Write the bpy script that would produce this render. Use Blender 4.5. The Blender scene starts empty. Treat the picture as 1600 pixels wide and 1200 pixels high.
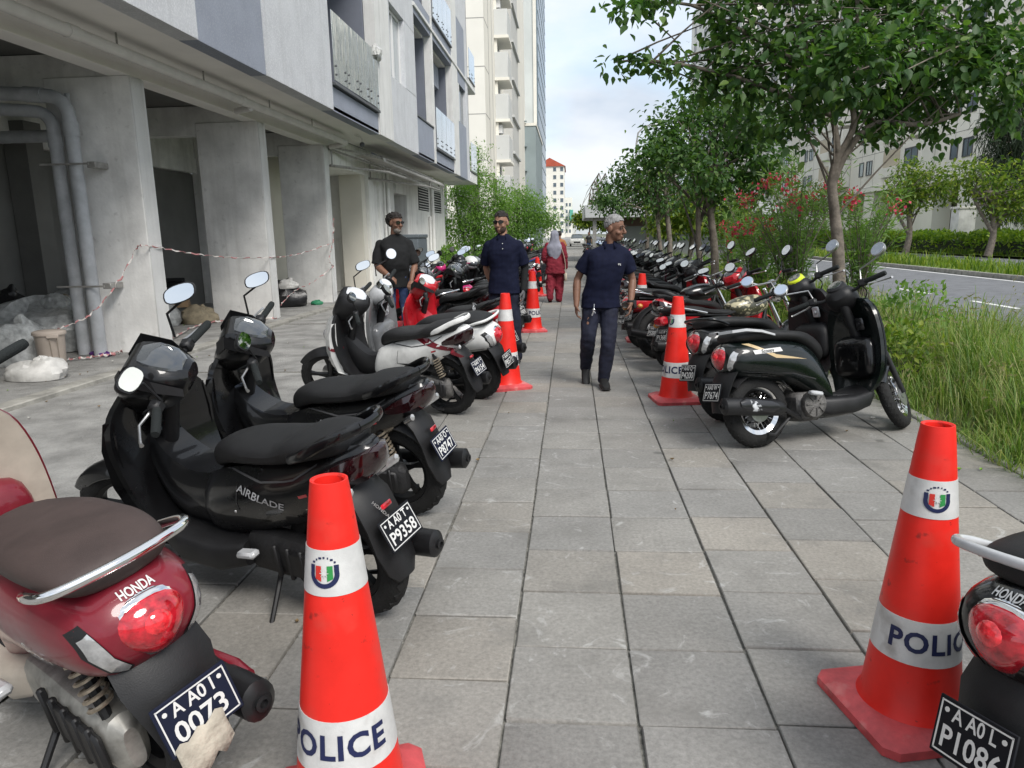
import bpy, bmesh, math, random
import numpy as np
from mathutils import Vector, Matrix, Euler
from mathutils.bvhtree import BVHTree
from mathutils import noise as mnoise
R = math.radians
random.seed(7)
rng = np.random.default_rng(11)
scene = bpy.context.scene
COL = scene.collection

# ------------------------------------------------------------------ camera
cam_d = bpy.data.cameras.new('camera'); cam = bpy.data.objects.new('camera', cam_d); COL.objects.link(cam)
FPX = 1130.0
cam_d.sensor_width = 36.0; cam_d.lens = 36.0*FPX/1600.0
cam_d.clip_start = 0.05; cam_d.clip_end = 3000
_X = Vector((0.9966776, -0.00139694, -0.08143595)); _Y = Vector((0.07945843, -0.20296448, 0.97595685)); _Z = Vector((-0.01789196, -0.9791851, -0.20217915))
right = Vector((_X[0], _Y[0], _Z[0])); up = -Vector((_X[1], _Y[1], _Z[1])); back = -Vector((_X[2], _Y[2], _Z[2]))
cam.matrix_world = Matrix(((right[0], up[0], back[0], 0), (right[1], up[1], back[1], 0), (right[2], up[2], back[2], 1.55), (0, 0, 0, 1)))
scene.camera = cam

# ------------------------------------------------------------------ world: hazy bright sky with broken cloud
SUN_EL, SUN_AZ = R(48), R(142)      # azimuth measured from +Y towards +X of the direction the light comes from
world = bpy.data.worlds.new('World'); scene.world = world; world.use_nodes = True
wn, wl = world.node_tree.nodes, world.node_tree.links
wn.clear()
out = wn.new('ShaderNodeOutputWorld'); bg = wn.new('ShaderNodeBackground')
sky = wn.new('ShaderNodeTexSky'); sky.sky_type = 'NISHITA'; sky.sun_disc = False
sky.sun_elevation = SUN_EL; sky.sun_rotation = SUN_AZ; sky.air_density = 1.0; sky.dust_density = 2.0; sky.ozone_density = 1.0
tc = wn.new('ShaderNodeTexCoord'); mp = wn.new('ShaderNodeMapping'); mp.inputs['Scale'].default_value = (1.0, 1.0, 2.4)
mp.inputs['Location'].default_value = (0.35, 0.2, 0.1)
nz = wn.new('ShaderNodeTexNoise'); nz.inputs['Scale'].default_value = 2.3; nz.inputs['Detail'].default_value = 7; nz.inputs['Roughness'].default_value = 0.55
rp = wn.new('ShaderNodeValToRGB'); rp.color_ramp.elements[0].position = 0.24; rp.color_ramp.elements[1].position = 0.50
nz2 = wn.new('ShaderNodeTexNoise'); nz2.inputs['Scale'].default_value = 3.6; nz2.inputs['Detail'].default_value = 5
rp2 = wn.new('ShaderNodeValToRGB'); rp2.color_ramp.elements[0].position = 0.4; rp2.color_ramp.elements[1].position = 0.6
rp2.color_ramp.elements[0].color = (4.1, 4.65, 5.4, 1); rp2.color_ramp.elements[1].color = (5.9, 6.15, 6.5, 1)
mx = wn.new('ShaderNodeMix'); mx.data_type = 'RGBA'
sc_ = wn.new('ShaderNodeMix'); sc_.data_type = 'RGBA'; sc_.blend_type = 'MULTIPLY'; sc_.inputs[0].default_value = 1.0
sc_.inputs[7].default_value = (1.7, 1.65, 1.55, 1)
wl.new(tc.outputs['Generated'], mp.inputs['Vector']); wl.new(mp.outputs[0], nz.inputs['Vector']); wl.new(mp.outputs[0], nz2.inputs['Vector'])
wl.new(nz.outputs['Fac'], rp.inputs[0]); wl.new(nz2.outputs['Fac'], rp2.inputs[0])
wl.new(sky.outputs[0], sc_.inputs[6])
wl.new(rp.outputs[0], mx.inputs[0]); wl.new(sc_.outputs[2], mx.inputs[6]); wl.new(rp2.outputs[0], mx.inputs[7])
wl.new(mx.outputs[2], bg.inputs['Color']); bg.inputs['Strength'].default_value = 0.1
wl.new(bg.outputs[0], out.inputs['Surface'])

# ------------------------------------------------------------------ sun through thin cloud
sd = bpy.data.lights.new('sun', 'SUN'); sun = bpy.data.objects.new('sun', sd); COL.objects.link(sun)
sd.energy = 2.05; sd.angle = R(24); sd.color = (1.0, 0.965, 0.92)
_sdir = Vector((math.sin(SUN_AZ)*math.cos(SUN_EL), math.cos(SUN_AZ)*math.cos(SUN_EL), math.sin(SUN_EL)))
sun.rotation_euler = _sdir.to_track_quat('Z', 'Y').to_euler(); sun.location = (10, -10, 60)

vs = scene.view_settings; vs.view_transform = 'Standard'; vs.look = 'None'; vs.exposure = 0.74; vs.gamma = 1.0; vs.use_curve_mapping = False
scene.cycles.max_bounces = 7; scene.cycles.diffuse_bounces = 3; scene.cycles.glossy_bounces = 3
scene.cycles.transparent_max_bounces = 12; scene.cycles.transmission_bounces = 5
scene.cycles.caustics_reflective = False; scene.cycles.caustics_refractive = False

# ------------------------------------------------------------------ pixel -> place helpers (distances come from ground or a known plane)
def ray(px, py):
    v = Vector((px-800, py-600, FPX)); return Vector((v.dot(_X), v.dot(_Y), v.dot(_Z)))
def G(px, py, z=0.0):
    d = ray(px, py); t = (z-1.55)/d[2]; return Vector((d[0]*t, d[1]*t, z))
def AX(px, py, x):
    d = ray(px, py); t = x/d[0]; return Vector((x, d[1]*t, 1.55+d[2]*t))
def AY(px, py, y):
    d = ray(px, py); t = y/d[1]; return Vector((d[0]*t, y, 1.55+d[2]*t))

# ------------------------------------------------------------------ materials
MATS = {}
def mat(name, col, rough=.5, metal=0., var=.0, vscale=6., bump=0., bscale=60., coat=0., col2=None, spec=.5, rvar=0., space='Object',
        trans=0., detail=5., ior=1.45, coat_rough=.05, lo=.35, hi=.65, bdist=.01, sheen=0.):
    if name in MATS: return MATS[name]
    m = bpy.data.materials.new(name); m.use_nodes = True; MATS[name] = m
    n, l = m.node_tree.nodes, m.node_tree.links
    b = n['Principled BSDF']
    b.inputs['Roughness'].default_value = rough; b.inputs['Metallic'].default_value = metal
    b.inputs['Specular IOR Level'].default_value = spec; b.inputs['Coat Weight'].default_value = coat; b.inputs['Coat Roughness'].default_value = coat_rough
    b.inputs['IOR'].default_value = ior
    if trans: b.inputs['Transmission Weight'].default_value = trans
    if sheen: b.inputs['Sheen Weight'].default_value = sheen
    c = (*col, 1)
    b.inputs['Base Color'].default_value = c
    m.diffuse_color = c
    if var or bump or rvar or col2:
        if space == 'World':
            g = n.new('ShaderNodeNewGeometry'); vec = g.outputs['Position']
        else:
            t = n.new('ShaderNodeTexCoord'); vec = t.outputs['Object']
        nz = n.new('ShaderNodeTexNoise'); nz.inputs['Scale'].default_value = vscale; nz.inputs['Detail'].default_value = detail; nz.inputs['Roughness'].default_value = .6
        l.new(vec, nz.inputs['Vector'])
        if var or col2:
            mr = n.new('ShaderNodeMapRange'); mr.inputs['From Min'].default_value = lo; mr.inputs['From Max'].default_value = hi
            l.new(nz.outputs['Fac'], mr.inputs['Value'])
            mx = n.new('ShaderNodeMix'); mx.data_type = 'RGBA'
            c2 = col2 if col2 else tuple(min(1, x*(1+var)) for x in col)
            c1 = col if col2 else tuple(x*(1-var) for x in col)
            mx.inputs[6].default_value = (*c1, 1); mx.inputs[7].default_value = (*c2, 1)
            l.new(mr.outputs[0], mx.inputs[0]); l.new(mx.outputs[2], b.inputs['Base Color'])
        if rvar:
            mr2 = n.new('ShaderNodeMapRange'); mr2.inputs['From Min'].default_value = .3; mr2.inputs['From Max'].default_value = .7
            mr2.inputs['To Min'].default_value = max(0, rough-rvar); mr2.inputs['To Max'].default_value = min(1, rough+rvar)
            l.new(nz.outputs['Fac'], mr2.inputs['Value']); l.new(mr2.outputs[0], b.inputs['Roughness'])
        if bump:
            nb = n.new('ShaderNodeTexNoise'); nb.inputs['Scale'].default_value = bscale; nb.inputs['Detail'].default_value = 4
            l.new(vec, nb.inputs['Vector'])
            bp = n.new('ShaderNodeBump'); bp.inputs['Strength'].default_value = bump; bp.inputs['Distance'].default_value = bdist
            l.new(nb.outputs['Fac'], bp.inputs['Height']); l.new(bp.outputs[0], b.inputs['Normal'])
    return m
def nodes_of(m): return m.node_tree.nodes, m.node_tree.links, m.node_tree.nodes['Principled BSDF']

def island_random(m, cols, source='island', space='World', grain=30., gstr=.12, stain=None, stain_scale=1.7, stain_lo=.55, stain_hi=.75):
    """base colour picked per piece (loose island or object) from a ramp, with fine grain and irregular stains on top"""
    n, l, b = nodes_of(m)
    if source == 'island':
        g = n.new('ShaderNodeNewGeometry'); rv = g.outputs['Random Per Island']
    else:
        g = n.new('ShaderNodeObjectInfo'); rv = g.outputs['Random']
    cr = n.new('ShaderNodeValToRGB'); e = cr.color_ramp.elements
    while len(e) < len(cols): e.new(0.5)
    for i, c in enumerate(cols): e[i].position = i/(len(cols)-1); e[i].color = (*c, 1)
    l.new(rv, cr.inputs[0])
    geo = n.new('ShaderNodeNewGeometry')
    nz = n.new('ShaderNodeTexNoise'); nz.inputs['Scale'].default_value = grain; nz.inputs['Detail'].default_value = 6; nz.inputs['Roughness'].default_value = .7
    l.new(geo.outputs['Position'], nz.inputs['Vector'])
    mr = n.new('ShaderNodeMapRange'); mr.inputs['From Min'].default_value = .3; mr.inputs['From Max'].default_value = .7
    mr.inputs['To Min'].default_value = 1-gstr; mr.inputs['To Max'].default_value = 1+gstr
    l.new(nz.outputs['Fac'], mr.inputs['Value'])
    mu = n.new('ShaderNodeMix'); mu.data_type = 'RGBA'; mu.blend_type = 'MULTIPLY'; mu.inputs[0].default_value = 1
    l.new(cr.outputs[0], mu.inputs[6]); l.new(mr.outputs[0], mu.inputs[7])
    last = mu.outputs[2]
    if stain:
        ns = n.new('ShaderNodeTexNoise'); ns.inputs['Scale'].default_value = stain_scale; ns.inputs['Detail'].default_value = 8; ns.inputs['Roughness'].default_value = .62
        l.new(geo.outputs['Position'], ns.inputs['Vector'])
        ms = n.new('ShaderNodeMapRange'); ms.inputs['From Min'].default_value = stain_lo; ms.inputs['From Max'].default_value = stain_hi
        l.new(ns.outputs['Fac'], ms.inputs['Value'])
        mm = n.new('ShaderNodeMix'); mm.data_type = 'RGBA'; mm.inputs[7].default_value = (*stain, 1)
        l.new(ms.outputs[0], mm.inputs[0]); l.new(last, mm.inputs[6]); last = mm.outputs[2]
    l.new(last, b.inputs['Base Color'])
    return last

# ------------------------------------------------------------------ mesh builder
class MB:
    def __init__(s): s.v = []; s.f = []; s.mi = []; s.cur = 0
    def add(s, v, f):
        o = len(s.v); s.v += [tuple(p) for p in v]; s.f += [tuple(i+o for i in q) for q in f]; s.mi += [s.cur]*len(f); return s
    def box(s, c, d, rot=None, ch=0.0):
        """chamfered box: centre, full size, optional rotation matrix/euler"""
        hx, hy, hz = d[0]/2, d[1]/2, d[2]/2
        M = None
        if rot is not None: M = rot if isinstance(rot, Matrix) else Euler(rot).to_matrix()
        if ch <= 0:
            v = [Vector((x*hx, y*hy, z*hz)) for x in (-1, 1) for y in (-1, 1) for z in (-1, 1)]
            f = [(0, 1, 3, 2), (4, 6, 7, 5), (0, 4, 5, 1), (2, 3, 7, 6), (0, 2, 6, 4), (1, 5, 7, 3)]
        else:
            ch = min(ch, hx*.9, hy*.9, hz*.9); v = []; idx = {}
            for x in (-1, 1):
                for y in (-1, 1):
                    for z in (-1, 1):
                        for a in range(3):
                            p = [x*(hx-ch), y*(hy-ch), z*(hz-ch)]; p[a] = (x, y, z)[a]*(hx, hy, hz)[a]
                            idx[(x, y, z, a)] = len(v); v.append(Vector(p))
            f = []
            for a in range(3):
                b_, c_ = [(1, 2), (2, 0), (0, 1)][a]
                for sgn in (-1, 1):
                    q = []
                    for (u, w) in ((-1, -1), (1, -1), (1, 1), (-1, 1)):
                        k = [0, 0, 0]; k[a] = sgn; k[b_] = u; k[c_] = w; q.append(idx[(*k, a)])
                    f.append(tuple(q if sgn > 0 else q[::-1]))
            for a in range(3):
                b_, c_ = [(1, 2), (2, 0), (0, 1)][a]
                for u in (-1, 1):
                    for w in (-1, 1):
                        k0 = [0, 0, 0]; k0[a] = -1; k0[b_] = u; k0[c_] = w; k1 = list(k0); k1[a] = 1
                        q = [idx[(*k0, b_)], idx[(*k1, b_)], idx[(*k1, c_)], idx[(*k0, c_)]]
                        f.append(tuple(q if u*w < 0 else q[::-1]))
            for x in (-1, 1):
                for y in (-1, 1):
                    for z in (-1, 1):
                        q = [idx[(x, y, z, a)] for a in range(3)]; f.append(tuple(q if x*y*z > 0 else q[::-1]))
        if M is not None: v = [M @ p for p in v]
        return s.add([(p[0]+c[0], p[1]+c[1], p[2]+c[2]) for p in v], f)
    def bx(s, x0, x1, y0, y1, z0, z1, ch=0.0):
        return s.box(((x0+x1)/2, (y0+y1)/2, (z0+z1)/2), (abs(x1-x0), abs(y1-y0), abs(z1-z0)), None, ch)
    def loft(s, rings, cap=True, closed=True):
        n = len(rings[0]); v = [p for r in rings for p in r]; f = []
        for i in range(len(rings)-1):
            for j in range(n if closed else n-1):
                k = (j+1) % n; f.append((i*n+j, i*n+k, (i+1)*n+k, (i+1)*n+j))
        if cap and closed: f.append(tuple(range(n-1, -1, -1))); f.append(tuple((len(rings)-1)*n+j for j in range(n)))
        return s.add(v, f)
    def tube(s, pts, r, n=8, cap=True, flat=1.0):
        pts = [Vector(p) for p in pts]; m = len(pts)
        if not isinstance(r, (list, tuple)): r = [r]*m
        rings = []; ref = None
        for i in range(m):
            t = (pts[min(i+1, m-1)]-pts[max(i-1, 0)]).normalized()
            if ref is None: ref = Vector((0, 0, 1)) if abs(t.z) < .9 else Vector((1, 0, 0))
            u = t.cross(ref)
            if u.length < 1e-5: u = t.orthogonal()
            u.normalize(); w = u.cross(t).normalized(); ref = w
            rings.append([pts[i]+(u*math.cos(a)+w*(math.sin(a)*flat))*r[i] for a in [2*math.pi*j/n for j in range(n)]])
        rings = [[q for q in rr[::-1]] for rr in rings]
        return s.loft(rings, cap)
    def lathe(s, prof, n=24, M=None, cap=False):
        """profile [(radius, height)] around local z; M maps to place"""
        rings = []
        for (r, h) in prof:
            ring = [Vector((r*math.cos(2*math.pi*j/n), r*math.sin(2*math.pi*j/n), h)) for j in range(n)]
            if M is not None: ring = [M @ p for p in ring]
            rings.append(ring)
        return s.loft(rings, cap)
    def ball(s, c, rad, n=12, m=8, M=None):
        rx, ry, rz = rad if isinstance(rad, (tuple, list)) else (rad,)*3
        v = []; f = []
        for i in range(m+1):
            a = -math.pi/2+math.pi*i/m
            for j in range(n):
                b = 2*math.pi*j/n; p = Vector((rx*math.cos(a)*math.cos(b), ry*math.cos(a)*math.sin(b), rz*math.sin(a)))
                if M is not None: p = M @ p
                v.append((p[0]+c[0], p[1]+c[1], p[2]+c[2]))
        for i in range(m):
            for j in range(n):
                k = (j+1) % n; f.append((i*n+j, i*n+k, (i+1)*n+k, (i+1)*n+j))
        return s.add(v, f)
    def xf(s, M, start=0):
        for i in range(start, len(s.v)): s.v[i] = tuple(M @ Vector(s.v[i]))
        return s
    def mesh(s, name, sharp=38):
        me = bpy.data.meshes.new(name); me.from_pydata([tuple(p) for p in s.v], [], s.f); 
        if any(s.mi): me.polygons.foreach_set('material_index', s.mi)
        bm = bmesh.new(); bm.from_mesh(me); bmesh.ops.remove_doubles(bm, verts=bm.verts, dist=1e-5)
        bmesh.ops.recalc_face_normals(bm, faces=bm.faces); bm.to_mesh(me); bm.free()
        if sharp:
            me.polygons.foreach_set('use_smooth', [True]*len(me.polygons)); me.set_sharp_from_angle(angle=R(sharp))
        me.update(); return me
def crom(ks, k):
    """Catmull-Rom through tuples, k subdivisions per span"""
    out = []; n = len(ks); A = [np.array(q, float) for q in ks]
    for i in range(n-1):
        p0, p1, p2, p3 = A[max(i-1, 0)], A[i], A[i+1], A[min(i+2, n-1)]
        for j in range(k):
            t = j/k; out.append(.5*((2*p1)+(-p0+p2)*t+(2*p0-5*p1+4*p2-p3)*t*t+(-p0+3*p1-3*p2+p3)*t**3))
    out.append(A[-1]); return out
def fast_mesh(name, V, F):
    V = np.asarray(V, np.float32); F = np.asarray(F, np.int32); k = F.shape[1]
    me = bpy.data.meshes.new(name); me.vertices.add(len(V)); me.vertices.foreach_set('co', V.ravel())
    me.loops.add(F.size); me.loops.foreach_set('vertex_index', F.ravel())
    me.polygons.add(len(F)); me.polygons.foreach_set('loop_start', np.arange(0, F.size, k, dtype=np.int32))
    me.update(calc_edges=True); return me
def link(name, me, m=None, parent=None, M=None):
    o = bpy.data.objects.new(name, me); COL.objects.link(o)
    if m is not None:
        ms = m if isinstance(m, (list, tuple)) else [m]
        while len(me.materials) < len(ms): me.materials.append(None)
        for i, mm in enumerate(ms):
            o.material_slots[i].link = 'OBJECT'; o.material_slots[i].material = mm
    if parent is not None: o.parent = parent
    if M is not None: o.matrix_basis = M
    return o
def ob(name, mb, m, parent=None, sharp=38, M=None): return link(name, mb.mesh(name, sharp), m, parent, M)
def tag(o, label=None, cat=None, group=None, kind=None):
    if label: o['label'] = label
    if cat: o['category'] = cat
    if group: o['group'] = group
    if kind: o['kind'] = kind
    return o
def thing(name, label, cat, loc=(0, 0, 0), rz=0., group=None):
    o = bpy.data.objects.new(name, None); COL.objects.link(o); o.location = loc; o.rotation_euler = (0, 0, rz); o.empty_display_size = .1
    return tag(o, label, cat, group)
def struct(name, mb, m, parent=None, sharp=38):
    o = ob(name, mb, m, parent, sharp)
    if parent is None: o['kind'] = 'structure'
    return o
_tc = {}
def text_geo(s, size=1.0, bold=.012, space=1.0):
    """flat lettering as (verts2d, faces), centred"""
    if (s, bold, space) not in _tc:
        c = bpy.data.curves.new('t', 'FONT'); c.body = s; c.size = 1.0; c.align_x = 'CENTER'; c.align_y = 'CENTER'; c.offset = bold; c.resolution_u = 3; c.space_character = space
        o = bpy.data.objects.new('t', c); COL.objects.link(o)
        dg = bpy.context.evaluated_depsgraph_get(); me = bpy.data.meshes.new_from_object(o.evaluated_get(dg))
        bm = bmesh.new(); bm.from_mesh(me); bmesh.ops.triangulate(bm, faces=bm.faces)
        _tc[(s, bold, space)] = ([(v.co.x, v.co.y) for v in bm.verts], [tuple(v.index for v in f.verts) for f in bm.faces])
        bm.free(); bpy.data.objects.remove(o); bpy.data.curves.remove(c); bpy.data.meshes.remove(me)
    v, f = _tc[(s, bold, space)]
    return [(x*size, y*size) for x, y in v], f
def refine(v, f, maxlen):
    """split long triangles of flat lettering so that it can follow a curved surface"""
    bm = bmesh.new(); vv = [bm.verts.new((x, y, 0)) for x, y in v]
    for q in f:
        try: bm.faces.new([vv[i] for i in q])
        except ValueError: pass
    for _ in range(6):
        es = [e for e in bm.edges if e.calc_length() > maxlen]
        if not es: break
        bmesh.ops.subdivide_edges(bm, edges=es, cuts=1); bmesh.ops.triangulate(bm, faces=bm.faces)
    bm.verts.index_update()
    r = ([(w.co.x, w.co.y) for w in bm.verts], [tuple(w.index for w in q.verts) for q in bm.faces]); bm.free(); return r
# ================================================================== the ground
TW = .4365                               # paving slab pitch
X0P, X1P = .217-TW*5, .217+TW*6          # edges of the paved footpath
m_joint = mat('joint_sand', (.17, .165, .145), .95, var=.5, vscale=30, bump=.6, bscale=160, space='World')
m_ground = mat('far_ground', (.12, .125, .09), .95, var=.3, vscale=.3, space='World')
m_asphalt = mat('asphalt', (.16, .165, .175), .88, var=.16, vscale=3.2, bump=.5, bscale=190, space='World', rvar=.08, spec=.35)
m_conc = mat('forecourt_concrete', (.28, .275, .26), .9, var=.3, vscale=2.3, bump=.9, bscale=60, space='World', detail=9, bdist=.02)
m_soil = mat('verge_soil', (.10, .085, .05), .95, col2=(.07, .10, .03), vscale=2.5, bump=.8, bscale=25, space='World')
m_kerb = mat('kerb_concrete', (.30, .29, .26), .9, var=.25, vscale=5, bump=.5, bscale=70, space='World')
m_white = mat('road_paint', (.72, .72, .69), .7, var=.2, vscale=9, space='World', lo=.2, hi=.6)
m_turfg = mat('lawn', (.10, .17, .035), .95, col2=(.17, .22, .05), vscale=2.2, bump=.9, bscale=40, space='World')

def sheet(name, x0, x1, y0, y1, z, m, nx=1, ny=1, amp=0.):
    b = MB(); v = []; f = []
    for i in range(nx+1):
        for j in range(ny+1):
            x = x0+(x1-x0)*i/nx; y = y0+(y1-y0)*j/ny
            v.append((x, y, z+(amp*mnoise.noise((x*.6, y*.6, 3)) if amp else 0)))
    for i in range(nx):
        for j in range(ny):
            a = i*(ny+1)+j; f.append((a, a+ny+1, a+ny+2, a+1))
    b.add(v, f); return struct(name, b, m)
sheet('ground', -900, 900, -60, 1800, -.30, m_ground)
fc = sheet('forecourt', -40, X0P-.012, -6, 60, -.006, m_conc, 60, 90, .004)
sheet('footpath_bed', X0P-.012, X1P, -3, 60, -.016, m_joint)
sheet('far_forecourt', -40, X1P, 60, 420, -.02, m_conc)
sheet('verge', X1P+.1, 6.3, -6, 420, -.03, m_soil, 12, 200, .03)
sheet('road', 6.3, 13.75, -30, 420, -.12, m_asphalt)
sheet('far_road', 16.6, 22.4, -30, 420, -.12, m_asphalt)
sheet('median', 13.9, 16.45, -30, 420, .01, m_turfg, 4, 200, .05)
sheet('far_verge', 22.6, 60, -30, 420, .0, m_turfg, 6, 60, .05)
# concrete slab joints and patches of the forecourt: shallow cut lines
for i, (x0, x1, y0, y1) in enumerate([(-5.3, X0P-.02, 8.2, 8.208), (-5.3, X0P-.02, 13.0, 13.008)]):
    b = MB(); b.bx(x0, x1, y0, y1, -.02, .004); struct('forecourt_joint', b, m_joint)
# slab edge strip in front of the building (a low concrete upstand)
b = MB(); b.bx(-5.5, -5.3, 2, 17.5, -.02, .045, .012); struct('forecourt_upstand', b, m_kerb)
# kerbs in lengths
for (xa, xb, z0, z1, y1) in ((X1P+.004, X1P+.11, -.05, .018, 60), (6.18, 6.3, -.14, .01, 60), (13.75, 13.9, -.14, .03, 60), (16.45, 16.6, -.14, .03, 60)):
    root = struct('kerb', MB().bx(xa, xb, y1, 420, z0, z1), m_kerb)
    me = MB().box((0, 0, 0), (xb-xa, .96, z1-z0), None, .012).mesh('kerb_stone')
    y = 1.5 if xa < 6 else 6.5
    while y < y1:
        o = link('kerb_stone', me, m_kerb, root, Matrix.Translation(((xa+xb)/2+random.uniform(-.006, .006), y+.48, (z0+z1)/2+random.uniform(-.006, .006))))
        y += .975
# road markings
for k in range(16):
    yy = 15.6-3.75*2+k*3.75
    b = MB(); b.bx(9.07, 9.19, yy, yy+1.75, -.12, -.116); struct('lane_dash', b, m_white)
b = MB(); b.bx(13.45, 13.57, -10, 200, -.12, -.116); struct('edge_line', b, m_white)
b = MB(); b.bx(16.85, 16.97, -10, 200, -.12, -.116); struct('edge_line', b, m_white)

# paving slabs
PC = [tuple(x*1.14 for x in c) for c in [(.185, .18, .168), (.215, .208, .192), (.23, .222, .203), (.2, .196, .185), (.22, .208, .186), (.245, .228, .20), (.205, .20, .188), (.225, .217, .20)]]
def paving_mat(name, src):
    m = mat(name, (.2, .2, .2), .82, bump=.35, bscale=120, space='World', bdist=.004)
    last = island_random(m, PC, src, grain=55, gstr=.24, stain=(.16, .155, .142), stain_scale=2.6, stain_lo=.52, stain_hi=.80)
    n, l, b = nodes_of(m); geo = n.new('ShaderNodeNewGeometry')
    # pale scuffs and mortar smears, dark spots
    wv = n.new('ShaderNodeTexNoise'); wv.inputs['Scale'].default_value = 4.6; wv.inputs['Detail'].default_value = 9; wv.inputs['Distortion'].default_value = 2.2; wv.inputs['Roughness'].default_value = .65
    l.new(geo.outputs['Position'], wv.inputs['Vector'])
    r1 = n.new('ShaderNodeMapRange'); r1.inputs['From Min'].default_value = .59; r1.inputs['From Max'].default_value = .72; r1.inputs['To Max'].default_value = .6
    l.new(wv.outputs['Fac'], r1.inputs['Value'])
    m1 = n.new('ShaderNodeMix'); m1.data_type = 'RGBA'; m1.inputs[7].default_value = (.52, .52, .50, 1)
    l.new(r1.outputs[0], m1.inputs[0]); l.new(last, m1.inputs[6])
    vo = n.new('ShaderNodeTexVoronoi'); vo.inputs['Scale'].default_value = 1.15; vo.inputs['Randomness'].default_value = 1
    nd = n.new('ShaderNodeTexNoise'); nd.inputs['Scale'].default_value = 14
    va = n.new('ShaderNodeVectorMath'); va.operation = 'MULTIPLY_ADD'; va.inputs[1].default_value = (.06, .06, .06)
    l.new(geo.outputs['Position'], nd.inputs['Vector']); l.new(nd.outputs['Color'], va.inputs[0]); l.new(geo.outputs['Position'], va.inputs[2]); l.new(va.outputs[0], vo.inputs['Vector'])
    r2 = n.new('ShaderNodeMapRange'); r2.inputs['From Min'].default_value = .055; r2.inputs['From Max'].default_value = .035; r2.inputs['To Max'].default_value = .62
    l.new(vo.outputs['Distance'], r2.inputs['Value'])
    m2 = n.new('ShaderNodeMix'); m2.data_type = 'RGBA'; m2.inputs[7].default_value = (.075, .075, .068, 1)
    l.new(r2.outputs[0], m2.inputs[0]); l.new(m1.outputs[2], m2.inputs[6])
    ng = n.new('ShaderNodeTexNoise'); ng.inputs['Scale'].default_value = 1.05; ng.inputs['Detail'].default_value = 9; ng.inputs['Roughness'].default_value = .68; l.new(geo.outputs['Position'], ng.inputs['Vector'])
    r3 = n.new('ShaderNodeMapRange'); r3.inputs['From Min'].default_value = .36; r3.inputs['From Max'].default_value = .66; r3.inputs['To Min'].default_value = 1.08; r3.inputs['To Max'].default_value = .84; l.new(ng.outputs['Fac'], r3.inputs['Value'])
    m3 = n.new('ShaderNodeMix'); m3.data_type = 'RGBA'; m3.blend_type = 'MULTIPLY'; m3.inputs[0].default_value = 1; l.new(m2.outputs[2], m3.inputs[6]); l.new(r3.outputs[0], m3.inputs[7]); l.new(m3.outputs[2], b.inputs['Base Color'])
    return m
m_pav_o = paving_mat('paving_slab', 'object'); m_pav_i = paving_mat('paving_slab_far', 'island')
path = struct('footpath', MB().bx(X0P, X1P, 60, 420, -.2, -.012), m_conc)
def slab_mesh(seed):
    r = random.Random(seed); b = MB(); b.box((0, 0, -.02), (TW-.010, TW-.010, .04), None, .004); 
    b.v = [(x+r.uniform(-.0015, .0015), y+r.uniform(-.0015, .0015), z) for x, y, z in b.v]
    return b.mesh('paving_slab')
slab_meshes = [slab_mesh(i) for i in range(4)]
slabs = []
offs = [0, .19, .02, .21, .0, .2, .03, .17, .01, .22, .05]
for c in range(11):
    xc = X0P+TW*(c+.5)
    yy = 2.08+offs[c if c != 5 else 0]-TW*10 if c != 5 else 2.08-TW*10
    for r_ in range(148):
        y = yy+TW*(r_+.5)
        if y < -.6 or y > 60: continue
        slabs.append((xc, y))
def vis(s):
    x, y = s
    if y < .9: return 99
    px = 892+FPX*x/y
    return math.hypot(x, y)+(0 if -120 < px < 1720 else 50)
slabs.sort(key=vis)
for x, y in slabs[:300]:
    Mx = Matrix.Translation((x+random.uniform(-.002, .002), y+random.uniform(-.002, .002), random.uniform(-.0025, .0015))) @ Euler((random.uniform(-.006, .006), random.uniform(-.006, .006), random.uniform(-.004, .004))).to_matrix().to_4x4()
    link('paving_slab', random.choice(slab_meshes), m_pav_o, path, Mx)
b = MB()
for x, y in slabs[300:]:
    b.bx(x-TW/2+.007, x+TW/2-.007, y-TW/2+.007, y+TW/2-.007, -.03, random.uniform(-.002, .002))
o = ob('paving_slabs_beyond', b, m_pav_i, path, 0); o['kind'] = 'stuff'
# debris: dry leaves, bits of paper, pebbles
b = MB()
for k in range(260):
    x, y = random.uniform(-7.5, 2.8), random.uniform(1.3, 14)
    if -1 < x < 2.5 and random.random() < .75: continue
    s = random.uniform(.006, .022); a = random.uniform(0, 6.3)
    pts = [(x+s*math.cos(a+t)*random.uniform(.5, 1.2), y+s*math.sin(a+t)*random.uniform(.5, 1.2), .012+random.uniform(0, .008)) for t in (0, 1.3, 2.6, 3.9, 5.2)]
    b.cur = random.choice((0, 0, 1, 2)); b.add(pts+[(x, y, .004)], [(0, 1, 5), (1, 2, 5), (2, 3, 5), (3, 4, 5), (4, 0, 5)])
lit = link('litter', b.mesh('litter', 0), [mat('dry_leaf', (.2, .14, .07), .9), mat('paper_scrap', (.55, .54, .5), .9), mat('green_leaf_bit', (.2, .35, .05), .8)])
tag(lit, 'small scraps of dry leaf, grit and paper scattered on the paving', 'litter', kind='stuff')

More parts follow.
